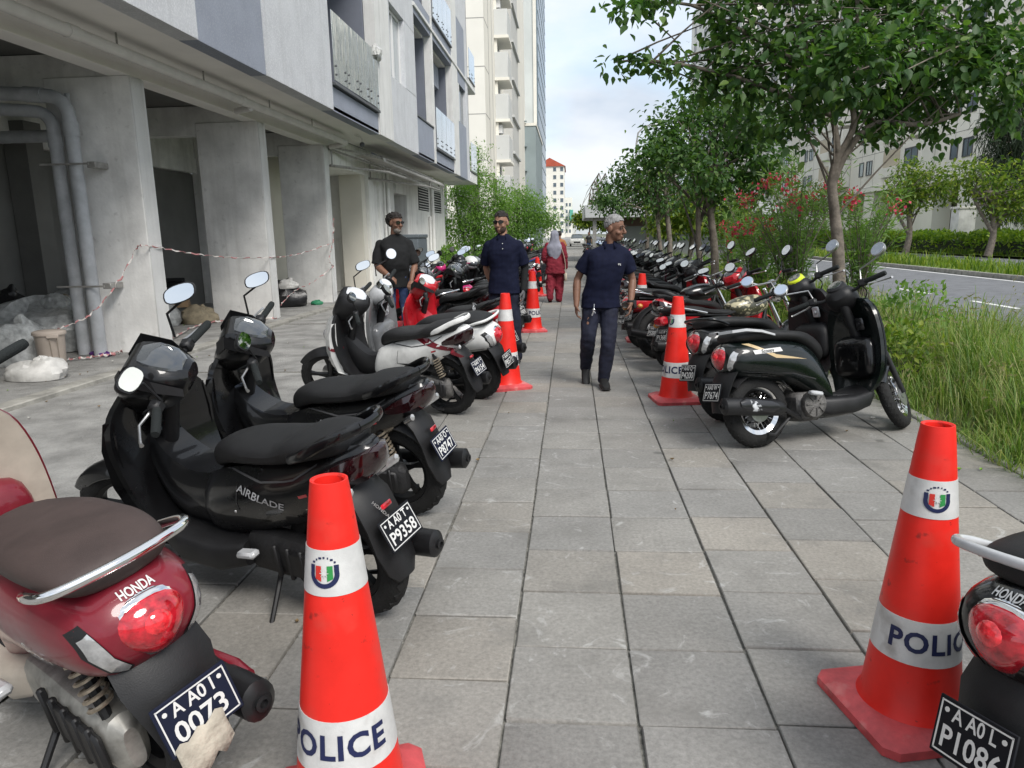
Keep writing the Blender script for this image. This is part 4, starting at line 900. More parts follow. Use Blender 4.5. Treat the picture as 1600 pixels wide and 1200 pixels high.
            for s in (1, -1):
                for (nm, rolen, pts, u0, z0) in (('seam', 'seam', [(-.26, .10), (-.10, .035), (.10, .0), (.32, .01), (.32, .004), (.10, -.007), (-.10, .027), (-.26, .092)], .12, .66), ('seam', 'seam', [(.0, .10), (.004, .10), (.03, -.02), (.026, -.02)], .36, .52), ('side_reflector', 'red2', [(-.03, .012), (.03, .0), (.03, -.014), (-.03, -.002)], -.02, .625)):
                    if s < 0: pass
                    P(nm, fit_text(sme, ([((-x if s > 0 else x), y) for x, y in pts], [tuple(range(len(pts)))]), .03, u0, z0, s, 0, 0, 0, .0025, 'y'), rolen, lod=1)
                P('screw', MB().ball((.40, s*.167*nar, .50), (.007, .004, .007), 8, 6), 'steel', lod=1)
            P('rear_hugger', strip(arc(0, r, r+.02, 128, 55, 8), .075, .006, .02, 7), 'plastic', lod=1)
            mz, my, mr, mrd = 1.215, .29, .046, False
        # --- handlebar
        hb = MB().tube([(hbx-.07, hl, hbz-.005), (hbx-.03, hl*.62, hbz), (hbx, .12, hbz-.02), (hbx, -.12, hbz-.02), (hbx-.03, -hl*.62, hbz), (hbx-.07, -hl, hbz-.005)], .012, 8); h = P('handlebar', hb, 'plastic', True)
        for s in (1, -1):
            P('grip', MB().tube([(hbx-.035, s*(hl-.125), hbz), (hbx-.072, s*(hl+.005), hbz-.006), (hbx-.075, s*(hl+.02), hbz-.006)], [.0185, .0185, .015], 12), 'grip', True, h)
            P('switch_box', MB().box((hbx-.025, s*(hl-.15), hbz), (.05, .055, .052), None, .01), 'plastic', True, h, 1)
            P('brake_lever', MB().tube([(hbx+.0, s*(hl-.14), hbz-.01), (hbx+.03, s*(hl-.07), hbz-.02), (hbx-.0, s*(hl+.02), hbz-.035), (hbx-.01, s*(hl+.035), hbz-.037)], [.007, .006, .006, .009], 7), 'lever', True, h, 1)
        for s in (1, -1): P('cable', MB().tube(crom([(hbx-.01, s*(hl-.17), hbz-.01), (hbx+.08, s*.16, hbz-.06), (hbx+.10, s*.05, hbz-.18), (hbx+.09, s*.02, hbz-.30)], 4), .0045, 6), 'grip', True, lod=1)
        P('steering_column', MB().tube([(hbx-.0, 0, hbz-.04), (hbx+.13, 0, hbz-.34)], .035, 10), 'plastic')
        for st_, gl in mirror_parts((hbx-.02, hl-.16, hbz+.01), (hbx-.07, my+.02, mz), mr, mrd):
            q = P('mirror', st_, 'mirrorarm', True); P('mirror_glass', gl, 'mirror', True, q)
    else:
        # --- motorcycle
        for s in (1, -1): P('fork_leg', MB().tube([(wb, s*.085, r), (wb-.14, s*.085, r+.35), (wb-.30, s*.085, .98)], [.025, .024, .018], 10), 'chrome', True, lod=1)
        P('front_mudguard', strip(arc(wb, r, r+.03, 150, 25, 12), .055, .005, .03, 7), 'paint', True)
        P('tank', sbody([(.40, .82, .74, .07, 2.2), (.46, .86, .70, .115, 2.3), (.6, .90, .68, .145, 2.4), (.76, .905, .70, .135, 2.4), (.86, .86, .74, .08, 2.2), (.9, .81, .77, .03, 2)], 4, 24), 'tank')
        P('seat', sbody([(-.36, .80, .775, .05, 2.4), (-.3, .835, .76, .115, 2.6), (-.05, .83, .75, .125, 2.6), (.15, .79, .72, .12, 2.6), (.35, .775, .70, .1, 2.5), (.43, .77, .72, .06, 2.2)], 4, 20), 'seat')
        P('side_cover', sbody([(-.05, .70, .56, .10, 2.6), (.1, .72, .5, .12, 2.6), (.3, .72, .48, .12, 2.6), (.4, .7, .52, .08, 2.4)], 3, 16), 'paint')
        e = MB(); e.box((.42, 0, .34), (.34, .26, .22), None, .05); e.box((.5, 0, .52), (.2, .2, .18), (0, R(18), 0), .02)
        for k in range(7): e.box((.5+k*.005, 0, .45+k*.026), (.24, .24, .009), (0, R(18), 0))
        e.lathe([(0, 0), (.1, 0), (.11, -.02), (.1, -.04), (0, -.045)], 20, AxY(.36, -.13, .34)); P('engine', e, 'engine')
        fr = MB(); fr.tube([(.92, 0, .86), (.8, 0, .45), (.62, 0, .2), (.25, 0, .2), (.12, 0, .45), (.1, 0, .7)], .02, 8)
        for s in (1, -1): fr.tube([(.9, s*.03, .84), (.3, s*.09, .72), (-.3, s*.10, .76)], .014, 7); fr.tube([(0, s*.09, r), (.3, s*.08, .33)], .02, 7)
        P('frame', fr, 'plastic')
        ex = MB().tube([(.62, -.06, .5), (.72, -.09, .35), (.6, -.13, .17), (.2, -.14, .2), (-.1, -.16, .27), (-.5, -.17, .36)], [.02, .02, .022, .03, .045, .048], 12); P('exhaust', ex, 'exhaust')
        for s in (1, -1):
            sp = P('shock_absorber', MB().tube([(-.02, s*.12, r+.03), (.06, s*.115, .68)], .014, 8), 'chrome', lod=1); P('spring', spring((-.01, s*.12, r+.08), (.05, s*.115, .62), .03, 9, .006), 'spring', par=sp, lod=1)
        P('rear_mudguard', strip(arc(0, r, r+.06, 170, 60, 14), .075, .006, .035, 7), 'paint2')
        plx, plz, pla = -.40, .56, -14
        tl = P('tail_light', MB().box((-.40, 0, .70), (.09, .15, .09), (0, R(-8), 0), .02), 'red'); P('light_bracket', MB().box((-.34, 0, .69), (.05, .16, .11), None, .01), 'plastic', lod=1)
        for s in (1, -1): P('indicator', MB().tube([(-.32, s*.07, .66), (-.33, s*.15, .66)], .007, 6).ball((-.335, s*.18, .66), (.035, .03, .03), 10, 7), 'amber', lod=1)
        P('grab_rail', MB().tube(crom([(.05, .13, .75), (-.15, .15, .79), (-.34, .12, .83), (-.39, 0, .835), (-.34, -.12, .83), (-.15, -.15, .79), (.05, -.13, .75)], 3), .011, 8), 'rail')
        P('headlight', MB().ball((1.08, 0, .90), (.08, .085, .085), 16, 10), 'chrome', True); P('gauge', MB().lathe([(0, .02), (.045, .018), (.05, -.03)], 18, Matrix.Translation((1.0, .0, 1.02)) @ Matrix.Rotation(R(-30), 4, 'Y')), 'gauge', True, lod=1)
        hbx, hbz, hl = .94, 1.06, .37
        hb = MB().tube([(hbx-.16, hl, hbz), (hbx-.08, hl*.6, hbz+.03), (hbx, .1, hbz-.04), (hbx, -.1, hbz-.04), (hbx-.08, -hl*.6, hbz+.03), (hbx-.16, -hl, hbz)], .011, 8); h = P('handlebar', hb, 'chrome', True)
        for s in (1, -1): P('grip', MB().tube([(hbx-.105, s*(hl-.12), hbz+.016), (hbx-.165, s*(hl+.01), hbz-.002)], .0185, 10), 'grip', True, h); P('brake_lever', MB().tube([(hbx-.06, s*(hl-.13), hbz+.01), (hbx-.04, s*(hl-.05), hbz), (hbx-.1, s*(hl+.02), hbz-.01)], .006, 6), 'lever', True, h, 1)
        for st_, gl in mirror_parts((hbx-.09, hl-.15, hbz+.03), (hbx-.12, .33, 1.27), .06, True):
            q = P('mirror', st_, 'mirrorarm', True); P('mirror_glass', gl, 'mirror', True, q)
    k = dict(retro=.82, retro_wing=.82, sport=.66, step=.72).get(kind, 1.)
    pull = ('body', 'seat', 'tail_light', 'light_bezel', 'indicator', 'grab_rail', 'rear_mudguard', 'reflector', 'seam', 'side_reflector', 'indicator_lens', 'lamp')
    for q in D:
        if q[0] in pull: q[1].v = [((.1+(v[0]-.1)*k) if v[0] < .1 else v[0], v[1], v[2]) for v in q[1].v]
    if k < 1: plx = .1+(plx-.1)*k
    return D, (plx, plz, pla), wb, r
KIND = {}
DEFROLE = dict(rim=m_rim, rubber=m_rub, steel=m_rims, fork=m_plas, fender=m_pblk, case=m_engd, plastic=m_plas, engine=m_eng, exhaust=m_ex, heat=m_slv, spring=m_spring, peg=m_slv, paint=m_pblk, paint2=m_plas, seat=m_seat, floor=m_plas,
    shield=m_pblk, glove=m_plas, clear=m_lensc, cowl=m_pblk, gaugering=m_plas, gauge=m_gauge, red=m_lensr, red2=m_lensr, bezel=m_chr, rail=m_chr, rail2=m_pblk, edge=m_pblk, silverline=m_plas, grip=m_grip, lever=m_rims, mirrorarm=m_plas, mirror=m_mir, chrome=m_chr, tank=m_pblk, amber=m_lensa, lampin=m_lensb, seam=m_seam)
_pm = {}
def bike(kind, label, rear, heading, lean=8., steer=32., roles=None, plate=None, lod=0, group=None, name='motor_scooter', cat='scooter', scale=1., plate_mat=None, myaw=0.):
    if kind not in KIND:
        D, pl, wb, r = make_defs(kind); KIND[kind] = ([(n, mb.mesh(n, sh), role, st, par, ld) for (n, mb, role, st, par, ld, sh) in D], pl, wb, r)
    D, pl, wb, r = KIND[kind]
    root = thing(name, label, cat, (rear[0], rear[1], 0.0), 0, group); root.rotation_euler = (R(-lean), 0, R(heading)); root.scale = (scale,)*3
    rl = dict(DEFROLE); rl.update(roles or {})
    hx = .82 if kind != 'moto' else .96
    ax = Vector((hx-wb, 0, 1.0-r)).normalized(); S = Matrix.Translation((wb-.03, 0, r)) @ Matrix.Rotation(R(steer), 4, ax) @ Matrix.Translation((-(wb-.03), 0, -r))
    objs = {}
    for i, (n, me, role, st, par, ld) in enumerate(D):
        if ld > 1-lod: continue
        if par is not None and par not in objs: continue
        o = link(n, me, rl[role], objs[par] if par is not None else root)
        if st and par is None: o.matrix_basis = S
        if n == 'mirror' and myaw:
            c = Vector((sum(v.co.x for v in me.vertices), sum(v.co.y for v in me.vertices), 0))/len(me.vertices)
            o.matrix_basis = S @ Matrix.Translation(c) @ Matrix.Rotation(R(myaw*(.25 if c.y > 0 else 1)), 4, 'Z') @ Matrix.Translation(-c)
        objs[i] = o
    if plate:
        if 'p' not in _pm: _pm['p'] = plate_mb().mesh('number_plate'); _pm['b'] = plate_border().mesh('plate_border')
        p = link('number_plate', _pm['p'], plate_mat or m_pl, root, Matrix.Translation((pl[0], 0, pl[1])) @ Matrix.Rotation(R(-pl[2]), 4, 'Y'))
        if lod == 0:
            link('plate_border', _pm['b'], m_plw, p); link('plate_lettering', plate_text(*plate).mesh('plate_lettering', 0), m_plw, p)
    return root
def part_mesh(kind, name): return next(me for (n, me, *_r) in KIND[kind][0] if n == name)
# ---- left row, from the near end
# maroon scooter
G1 = 'scooters parked nose-in on the building side'; G2 = 'bikes parked nose-in on the road side'
b1 = bike('retro', 'maroon scooter with brown seat, chrome grab rail and a torn paper over its plate', (-1.175, 1.775), 148, 11, 30, dict(paint=m_pmar, seat=m_seatb, shield=m_psil, glove=m_pmar, fender=m_pmar, cowl=m_pmar, heat=m_pmar, paint2=m_plas, case=mat('alloy_casting', (.38, .37, .34), .5, metal=.6, var=.3, vscale=14), floor=m_psil, engine=mat('alloy_casting', (.38, .37, .34), .5, metal=.6, var=.3, vscale=14)), ('A A0 I', '0073'), plate_mat=m_plb, group=G1, scale=1.05)
for c in [q for q in b1.children if q.name.split('.')[0] == 'mirror']:
    if sum(v.co.y for v in c.data.vertices) < 0:
        for g_ in list(c.children): bpy.data.objects.remove(g_)
        bpy.data.objects.remove(c)
bodym = part_mesh('retro', 'body')
ob('lettering', fit_text(bodym, 'HONDA', .022, .0, .714, 1, 0, 0, .025, .004, 'x'), m_plw, b1, 0)
ob('badge', fit_text(bodym, 'Scoopy', .055, -.02, .56, 1, .25, R(-6), .0, .004, 'y'), m_chr, b1, 0)
pp = MB(); rows = []
for i in range(9):
    rows.append([(.002*math.sin(i*2+j*1.3)-.006-.004*(j == 0), -.045+.13*i/8, [.0, -.025, -.05, -.075-.01*((i*7) % 3)][j]-.030-.022*(i/8)+(.005*((i*5) % 3) if j == 0 else 0)) for j in range(4)])
pp.loft(rows, False, False); plo = [c for c in b1.children if c.name.startswith('number_plate')][0]
o = ob('torn_paper', pp, mat('old_paper', (.42, .38, .31), .9, var=.2, vscale=20, bump=.6, bscale=60), plo); md = o.modifiers.new('t', 'SOLIDIFY'); md.thickness = .002
# two black sport scooters
b2 = bike('sport', 'glossy black sport scooter with wet black seat, plate ending 9358', (-.89, 2.76), 156, 11, 34, dict(red=m_lensd), ('A A0 T', 'P9358'), group=G1, myaw=-62, scale=1.01)
b3 = bike('sport', 'glossy black sport scooter with plate ending 8747', (-.94, 3.85), 163, 11, 34, dict(red=m_lensd), ('AA0 O', 'P8747'), group=G1, plate_mat=m_plb, myaw=-62, scale=1.01)
spm = part_mesh('sport', 'body')
for b_ in (b2, b3):
    ob('lettering', fit_text(spm, 'AIRBLADE', .052, .245, .585, 1, .25, R(-14), .012, .004, 'y'), m_slv, b_, 0)
mgm = part_mesh('sport', 'rear_mudguard')
ob('lettering', fit_text(mgm, 'HONDA', .022, -.33, .62, 1, .1, R(-35), .02, .004, 'y'), m_plw, b2, 0)
# white and black step-through
b4 = bike('step', 'white and black step-through scooter with red flashes and exposed coil springs', (-1.07, 6.19), 160, 10, 28, dict(paint=m_pwht, edge=m_pwht, shield=m_plas, cowl=m_plas, fender=m_plas, gauge=m_gw, rail2=m_pwht, rim=m_rims if False else m_rim, red=m_lensd, case=m_eng), ('AA0 Y', 'P6154'), group=G1, myaw=-50, plate_mat=m_plb)
stm = part_mesh('step', 'body')
ob('red_flash', fit_text(stm, quadstrip([(-.28, .075), (.2, -.075), (.24, -.06), (-.1, .075), (-.26, .105)]), .05, -.04, .655, 1, 0, 0, 0, .003, 'y'), m_pmar, b4, 0)
ob('black_flash', fit_text(stm, quadstrip([(-.2, .0), (.22, -.08), (.3, -.05), (.1, .0)]), .05, .2, .5, 1, 0, 0, 0, .003, 'y'), m_plas, b4, 0)
sfm = part_mesh('step', 'side_fairing'); 
ob('red_flash', fit_text(sfm, quadstrip([(-.05, .03), (.05, .0), (.05, -.03), (-.05, -.0)]), .03, 1.0, .62, 1, 0, 0, 0, .003, 'y'), m_pmar, b4, 0)
# white retro
b5 = bike('retro', 'white retro scooter with silver instrument pod and plate ending 8571', (-.9, 6.8), 162, 11, 30, dict(paint=m_pwht, shield=m_pgry, cowl=m_slv, gaugering=m_chr, gauge=m_gw, glove=m_pgry, fender=m_pwht, rail=m_pwht), ('AA0 L', 'P8571'), group=G1, myaw=-50, scale=1.06)
# red
b6 = bike('sport', 'bright red scooter with a white stripe across its black seat', (-.86, 7.95), 150, 8, 30, dict(paint=m_pred, shield=m_pred, edge=m_pred, cowl=m_pred, gauge=m_gw, fender=m_pred), ('AA0 K', 'P8311'), group=G1, myaw=-50)
ob('seat_stripe', fit_text(part_mesh('sport', 'seat'), quadstrip([(-.02, -.05), (.03, -.05), (-.01, .06), (-.05, .06)]), .03, .05, .80, 1, 0, 0, 0, .003, 'y'), m_slv, b6, 0)
ob('badge', fit_text(spm, quadstrip([(-.05, .03), (-.02, .04), (.05, -.02), (.04, -.04)]), .03, -.2, .68, 1, 0, 0, 0, .004, 'y'), m_plw, b6, 0)
# farther left row
rr = random.Random(5)
KC = [('sport', m_pblk), ('retro', m_pred), ('step', m_pblk), ('retro', m_ppnk), ('sport', m_pred), ('step', m_pgry), ('retro', m_pblk), ('sport', m_pblk), ('moto', m_pblk), ('step', m_pred), ('retro', m_pwht), ('sport', m_pblu)]
CN = {m_pblk.name: 'black', m_pred.name: 'red', m_ppnk.name: 'pink', m_pgry.name: 'grey', m_pwht.name: 'white', m_pblu.name: 'blue', m_pgrn.name: 'dark green', m_pmar.name: 'maroon'}
KN = dict(sport='sport scooter', retro='round-bodied scooter', step='slim step-through scooter', moto='motorcycle with chrome bars')
def row_bike(i, kind, m, pos, hd, side, seq):
    lod = 0 if pos[1] < 14 else 1
    roles = dict(red=rr.choice((m_lensd, m_lensd, m_lensr)), paint=m, edge=m, tank=m, shield=m if kind != 'step' else m_plas, cowl=rr.choice((m, m_plas)), fender=rr.choice((m, m_plas)), rail2=rr.choice((m, m_plas)))
    pl = ('AA0 '+rr.choice('KLMRTY'), 'P%04d' % rr.randint(1000, 9999)) if pos[1] < 14 else ('', '')
    lab = '%s %s far along the row on the %s side' % (CN[m.name], KN[kind], side) if pos[1] > 14 else '%s %s %s, %s side' % (CN[m.name], KN[kind], seq, side)
    bike(kind, lab, pos, hd, 7+rr.uniform(-1, 2), rr.choice((30, 32, 26, 12)), roles, pl, lod, '%s %s, %s side' % (CN[m.name], KN[kind], side), 'motorcycle' if kind == 'moto' else 'motor_scooter', 'motorcycle' if kind == 'moto' else 'scooter', myaw=-50 if side == 'building' else 0)
left_near = [('retro', m_pred, (-1.75, 10.25), 135, 'with its red shield near the cabinet'), ('step', m_pred, (-2.25, 12.15), 125, 'between the helmets'), ('sport', m_pblk, (-1.05, 11.35), 150, 'third behind the man'), ('step', m_pgry, (-1.1, 12.1), 150, 'fourth behind the man'), ('sport', m_pblk, (-1.15, 12.9), 150, 'fifth behind the man'), ('step', m_pblk, (-1.25, 9.75), 150, 'just behind the man'), ('sport', m_pblk, (-.95, 10.7), 152, 'second behind the man'), ('retro', m_pred, (-2.0, 11.6), 120, 'with a helmet hung on its bars'), ('retro', m_ppnk, (-1.8, 12.5), 120, 'beside the pale trees'), ('sport', m_pred, (-1.4, 13.4), 140, 'before the pale trees')]
for i, (k, m, p, h, s) in enumerate(left_near): row_bike(i, k, m, p, h, 'building', s)
y = 14.4; i = 0
while y < 44:
    k, m = KC[(i*5+2) % len(KC)]; row_bike(i, k, m, (-1.1+rr.uniform(-.12, .12)-.012*(y-14), y), 150+rr.uniform(-8, 8), 'building', ''); y += rr.uniform(.62, .82)*(1 if y < 30 else 1.5); i += 1
# ---- right row
m_peel = mat('peeling_black', (.015, .015, .017), .3, col2=(.6, .62, .64), vscale=9, lo=.56, hi=.60, coat=.5)
b7 = bike('retro_wing', 'glossy near-black retro scooter with gold stripe, spoked wheels and silver grab handle', (1.36, 5.2), 24, 11, 34, dict(paint=m_pgrn, shield=m_pgrn, rim=m_chr, rail=m_slv, heat=m_peel, cowl=m_plas, gauge=m_gauge, paint2=m_pgrn, mirrorarm=m_rims, glove=m_pblk), ('AA0 W', 'P7674'), group=G2, scale=1.06)
bw = part_mesh('retro_wing', 'body')
ob('gold_stripe', fit_text(bw, quadstrip([(-.22, .085), (-.17, .085), (.0, .0), (.26, -.05), (.0, -.025)]), .04, .06, .63, -1, 0, 0, 0, .003, 'y'), m_pgld, b7, 0)
ob('badge_plate', fit_text(bw, quadstrip([(-.11, .012), (.11, .02), (.12, -.008), (-.1, -.016)]), .04, -.0, .655, -1, 0, 0, 0, .005, 'y'), m_plw, b7, 0)
ob('badge', fit_text(bw, 'Scoopy', .034, .0, .657, -1, .2, R(3), .01, .007, 'y'), m_pl, b7, 0)
b8 = bike('retro', 'black scooter with yellow green gauge rim behind the near-black one', (1.30, 5.95), 27, 10, 34, dict(cowl=m_plas, gaugering=m_yel, rail=m_pblk, glove=m_plas, mirrorarm=m_rims, shield=m_plas), ('AA0 Q', 'P4200'), group=G2, scale=1.07)
camo = mat('camouflage_tank', (.05, .05, .03), .4, col2=(.42, .38, .24), vscale=16, lo=.5, hi=.56, detail=2, coat=.5)
b9 = bike('moto', 'black motorcycle with camouflage patterned tank and red box tail light', (1.28, 7.25), 27, 8, 20, dict(tank=camo, rim=m_chr, paint2=m_plas), ('AA0 M', 'P1368'), group=G2, name='motorcycle', cat='motorcycle')
right_near = [('sport', m_pred, (1.2, 8.2), 25, 'just behind the camouflage motorcycle'), ('moto', m_pblk, (1.1, 9.05), 26, 'second behind the camouflage motorcycle'), ('retro', m_pred, (1.0, 9.9), 26, 'beside the cone top'), ('sport', m_pblk, (1.15, 10.8), 25, 'beyond the cone top'), ('step', m_pblk, (1.1, 11.6), 25, 'among the near black ones'), ('sport', m_pgry, (1.1, 12.4), 26, 'among the near black ones'), ('retro', m_pblk, (1.1, 13.2), 25, 'among the near black ones')]
for i, (k, m, p, h, s) in enumerate(right_near): row_bike(i, k, m, p, h, 'road', s)
y = 14.0; i = 0
while y < 47:
    k, m = KC[(i*7+3) % len(KC)]
    if m in (m_ppnk, m_pblu, m_pred) and i % 3: m = m_pblk
    row_bike(i, k, m, (1.1+rr.uniform(-.12, .12), y), 26+rr.uniform(-6, 6), 'road', ''); y += rr.uniform(.58, .76)*(1 if y < 28 else 1.4); i += 1
# near scooter cut by the right edge of the picture
b10 = bike('retro', 'black scooter with chrome ringed tail light and plate starting P108', (1.24, 1.57), 20, 7, 30, dict(rail=m_slv, paint=m_pblk), ('A A0 L', 'P1086'), group=G2, scale=1.04)
ob('lettering', fit_text(bodym, 'HONDA', .022, .0, .714, 1, 0, 0, .025, .004, 'x'), m_slv, b10, 0)
# ================================================================== police cones
m_cone = mat('cone_orange_red', (.74, .022, .014), .42, var=.10, vscale=5, rvar=.1, spec=.45); m_coneb = mat('cone_base_rubber', (.55, .075, .08), .5, var=.22, vscale=11, bump=.2, bscale=30); m_band = mat('reflective_band', (.60, .60, .585), .4, var=.10, vscale=14, bump=.25, bscale=350, bdist=.003); m_navy = mat('navy_print', (.012, .018, .07), .5); m_gprint = mat('green_print', (.03, .25, .06), .5); m_rprint = mat('red_print', (.55, .03, .02), .5)
speck = m_cone
def dirt_spots(m, c, lo, hi, s):
    n, l, b = nodes_of(m); t = n.new('ShaderNodeTexCoord'); nz = n.new('ShaderNodeTexNoise'); nz.inputs['Scale'].default_value = s; nz.inputs['Detail'].default_value = 6; l.new(t.outputs['Object'], nz.inputs['Vector'])
    mr = n.new('ShaderNodeMapRange'); mr.inputs['From Min'].default_value = lo; mr.inputs['From Max'].default_value = hi; l.new(nz.outputs['Fac'], mr.inputs['Value'])
    mm = n.new('ShaderNodeMix'); mm.data_type = 'RGBA'; mm.inputs[7].default_value = (*c, 1); src = b.inputs['Base Color'].links[0].from_socket
    l.new(mr.outputs[0], mm.inputs[0]); l.new(src, mm.inputs[6]); l.new(mm.outputs[2], b.inputs['Base Color'])
dirt_spots(m_cone, (.22, .012, .01), .71, .76, 42); dirt_spots(m_cone, (.55, .07, .05), .56, .82, 5.5); dirt_spots(m_cone, (.30, .02, .015), .66, .74, 21)
dirt_spots(m_coneb, (.62, .22, .2), .56, .70, 9); dirt_spots(m_band, (.40, .385, .36), .56, .72, 12)
CH = .97
def crad(z): return .150+(.047-.150)*(z-.05)/(CH-.05)
def on_cone(a, z, off=.0025):
    r = crad(z)+off; return Vector((r*math.sin(a), -r*math.cos(a), z))      # a = 0 faces -y, positive to the right
def wrap(v2, f, a0, z0, off=.003):
    rr_ = crad(z0); v2, f = refine(v2, f, .012); return MB().add([on_cone(a0+x/rr_, z0+y, off) for x, y in v2], f)
_CM = {}
def cone_meshes():
    if _CM: return
    n = 40
    b = MB(); prof = [(.046, CH), (crad(.93), .93), (crad(.8), .8), (crad(.5), .5), (crad(.2), .2), (crad(.07), .07), (.165, .045)]; b.lathe([(.034, CH-.06), (.036, CH-.004), (.041, CH)]+prof, n); _CM['cone_body'] = b.mesh('cone_body')
    b = MB()
    for (h0, z0, h1, z1) in ((.215, 0, .215, .028), (.215, .028, .205, .036), (.205, .036, .175, .052)):
        def sq(h, z): 
            c = .05; return [(x*h-(c*x if i else 0)*1, y*h-(0 if i else c*y), z) for (x, y) in ((1, 1), (-1, 1), (-1, -1), (1, -1)) for i in ((0, 1) if x*y < 0 else (1, 0))]
        def oct_(h, z):
            c = .035; return [(h, h-c, z), (h-c, h, z), (-h+c, h, z), (-h, h-c, z), (-h, -h+c, z), (-h+c, -h, z), (h-c, -h, z), (h, -h+c, z)]
        b.loft([oct_(h0, z0), oct_(h1, z1)], True)
    _CM['cone_base'] = b.mesh('cone_base')
    for i, (z0, z1) in enumerate(((.695, .81), (.235, .375))):
        b = MB(); b.lathe([(crad(z0)+.0005, z0), (crad(z0)+.0015, z0), (crad(z1)+.0015, z1), (crad(z1)+.0005, z1)], n); _CM['band%d' % i] = b.mesh('band')
    v, f = text_geo('POLICE', .088, .03, 1.1); _CM['txt'] = wrap([(x*.95, y) for x, y in v], f, 0, .305).mesh('lettering', 0)
    ring = []; u = [(.034*math.sin(a)*(1.0 if abs(a) > 1 else 1), -.034*math.cos(a)) for a in [R(-100+200*i/18) for i in range(19)]]
    out_ = [(-.036, .022)]+[(x*1.06, y*1.06) for x, y in u]+[(.036, .022)]; inn = [(-.024, .022)]+[(x*.72, y*.72) for x, y in u]+[(.024, .022)]
    vv = out_+inn; m_ = len(out_); _CM['e_navy'] = wrap(vv, [(i, i+1, m_+i+1, m_+i) for i in range(m_-1)], 0, .752).mesh('emblem_border', 0)
    def sh(x0, x1): pts = [(x0, .02), (x1, .02), (x1, -.012-.010*(1-abs(x1)/.021)), (x0, -.012-.010*(1-abs(x0)/.021))]; return wrap(pts, [(0, 1, 2, 3)], 0, .752, .0034)
    _CM['e_red'] = sh(-.021, -.007).mesh('emblem_red', 0); _CM['e_green'] = sh(.007, .021).mesh('emblem_green', 0)
    star = MB()
    for k in range(8):
        a = k*.785; q = wrap([(0.003*math.cos(a+1.57), .003*math.sin(a+1.57)), (.012*math.cos(a), .012*math.sin(a)), (-.003*math.cos(a+1.57), -.003*math.sin(a+1.57))], [(0, 1, 2)], 0, .754, .0042); star.add(q.v, q.f)
    _CM['e_star'] = star.mesh('emblem_star', 0)
    arc_t = MB()
    for k, wd in enumerate((.007, .004, .008, .005, .003, .007, .005)):
        a = R(-48+16*k); cx, cy = .036*math.sin(a), .004+.036*math.cos(a); q = wrap([(cx-wd/2, cy-.002), (cx+wd/2, cy-.002), (cx+wd/2, cy+.003), (cx-wd/2, cy+.003)], [(0, 1, 2, 3)], 0, .752); arc_t.add(q.v, q.f)
    _CM['e_arc'] = arc_t.mesh('emblem_caption', 0)
def cone(x, y, yaw, label, txt=0., emb=0., sc=1., full=True):
    cone_meshes(); t = thing('traffic_cone', label, 'traffic cone', (x, y, 0), R(yaw), 'police cones along the path'); t.scale = (sc,)*3
    link('cone_base', _CM['cone_base'], m_coneb, t); link('cone_body', _CM['cone_body'], m_cone, t)
    b0 = link('reflective_band', _CM['band0'], m_band, t); b1_ = link('reflective_band', _CM['band1'], m_band, t)
    o = link('lettering', _CM['txt'], m_navy, b1_); o.rotation_euler = (0, 0, R(txt-yaw))
    for k, m in (('e_navy', m_navy), ('e_red', m_rprint), ('e_green', m_gprint), ('e_star', m_plw), ('e_arc', m_navy)):
        o = link('emblem', _CM[k], m, b0); o.rotation_euler = (0, 0, R(emb-yaw))
cone(1.10, 2.20, 12, 'orange red police cone beside the scooter with plate starting P108', 6, -12)
cone(-.595, 1.655, 20, 'scuffed orange red police cone before the black sport scooters', -2, -2)
cone(.975, 6.72, 8, 'police cone touching the near-black retro scooter on the road side', -50, -60)
cone(-.665, 7.33, 25, 'police cone beside the white retro scooter', 75, 110)
cone(-.62, 11.75, 10, 'police cone standing past the man in sunglasses', 40, 90)
cone(-.85, 18.6, 30, 'distant police cone left of the woman in maroon', 20, 90)
cone(-.55, 21.8, 0, 'police cone farthest along the path by the bikes', 70, 90)
cone(1.02, 10.6, 0, 'police cone half hidden among the bikes on the road side', 100, 120)
# ================================================================== vegetation
def leafmat(name, cols, trans=.35, rough=.5, spec=.4, src='island'):
    m = mat(name, cols[0], rough, spec=spec); n, l, b = nodes_of(m)
    g = n.new('ShaderNodeNewGeometry') if src == 'island' else n.new('ShaderNodeObjectInfo'); cr = n.new('ShaderNodeValToRGB'); e = cr.color_ramp.elements
    while len(e) < len(cols): e.new(.5)
    for i, c in enumerate(cols): e[i].position = i/(len(cols)-1); e[i].color = (*c, 1)
    l.new(g.outputs['Random Per Island' if src == 'island' else 'Random'], cr.inputs[0]); l.new(cr.outputs[0], b.inputs['Base Color'])
    tr = n.new('ShaderNodeBsdfTranslucent'); mu = n.new('ShaderNodeMix'); mu.data_type = 'RGBA'; mu.blend_type = 'MULTIPLY'; mu.inputs[0].default_value = 1; mu.inputs[7].default_value = (1.25, 1.5, .6, 1)
    l.new(cr.outputs[0], mu.inputs[6]); l.new(mu.outputs[2], tr.inputs['Color']); ms = n.new('ShaderNodeMixShader'); ms.inputs[0].default_value = trans
    l.new(b.outputs[0], ms.inputs[1]); l.new(tr.outputs[0], ms.inputs[2]); l.new(ms.outputs[0], n['Material Output'].inputs['Surface']); return m
LG = [(.038, .088, .030), (.058, .125, .036), (.09, .17, .044), (.05, .11, .038), (.15, .235, .055)]
m_leafA = leafmat('hibiscus_leaf', LG, .4); m_leafAo = leafmat('hibiscus_leaf_single', LG, .45, src='object')
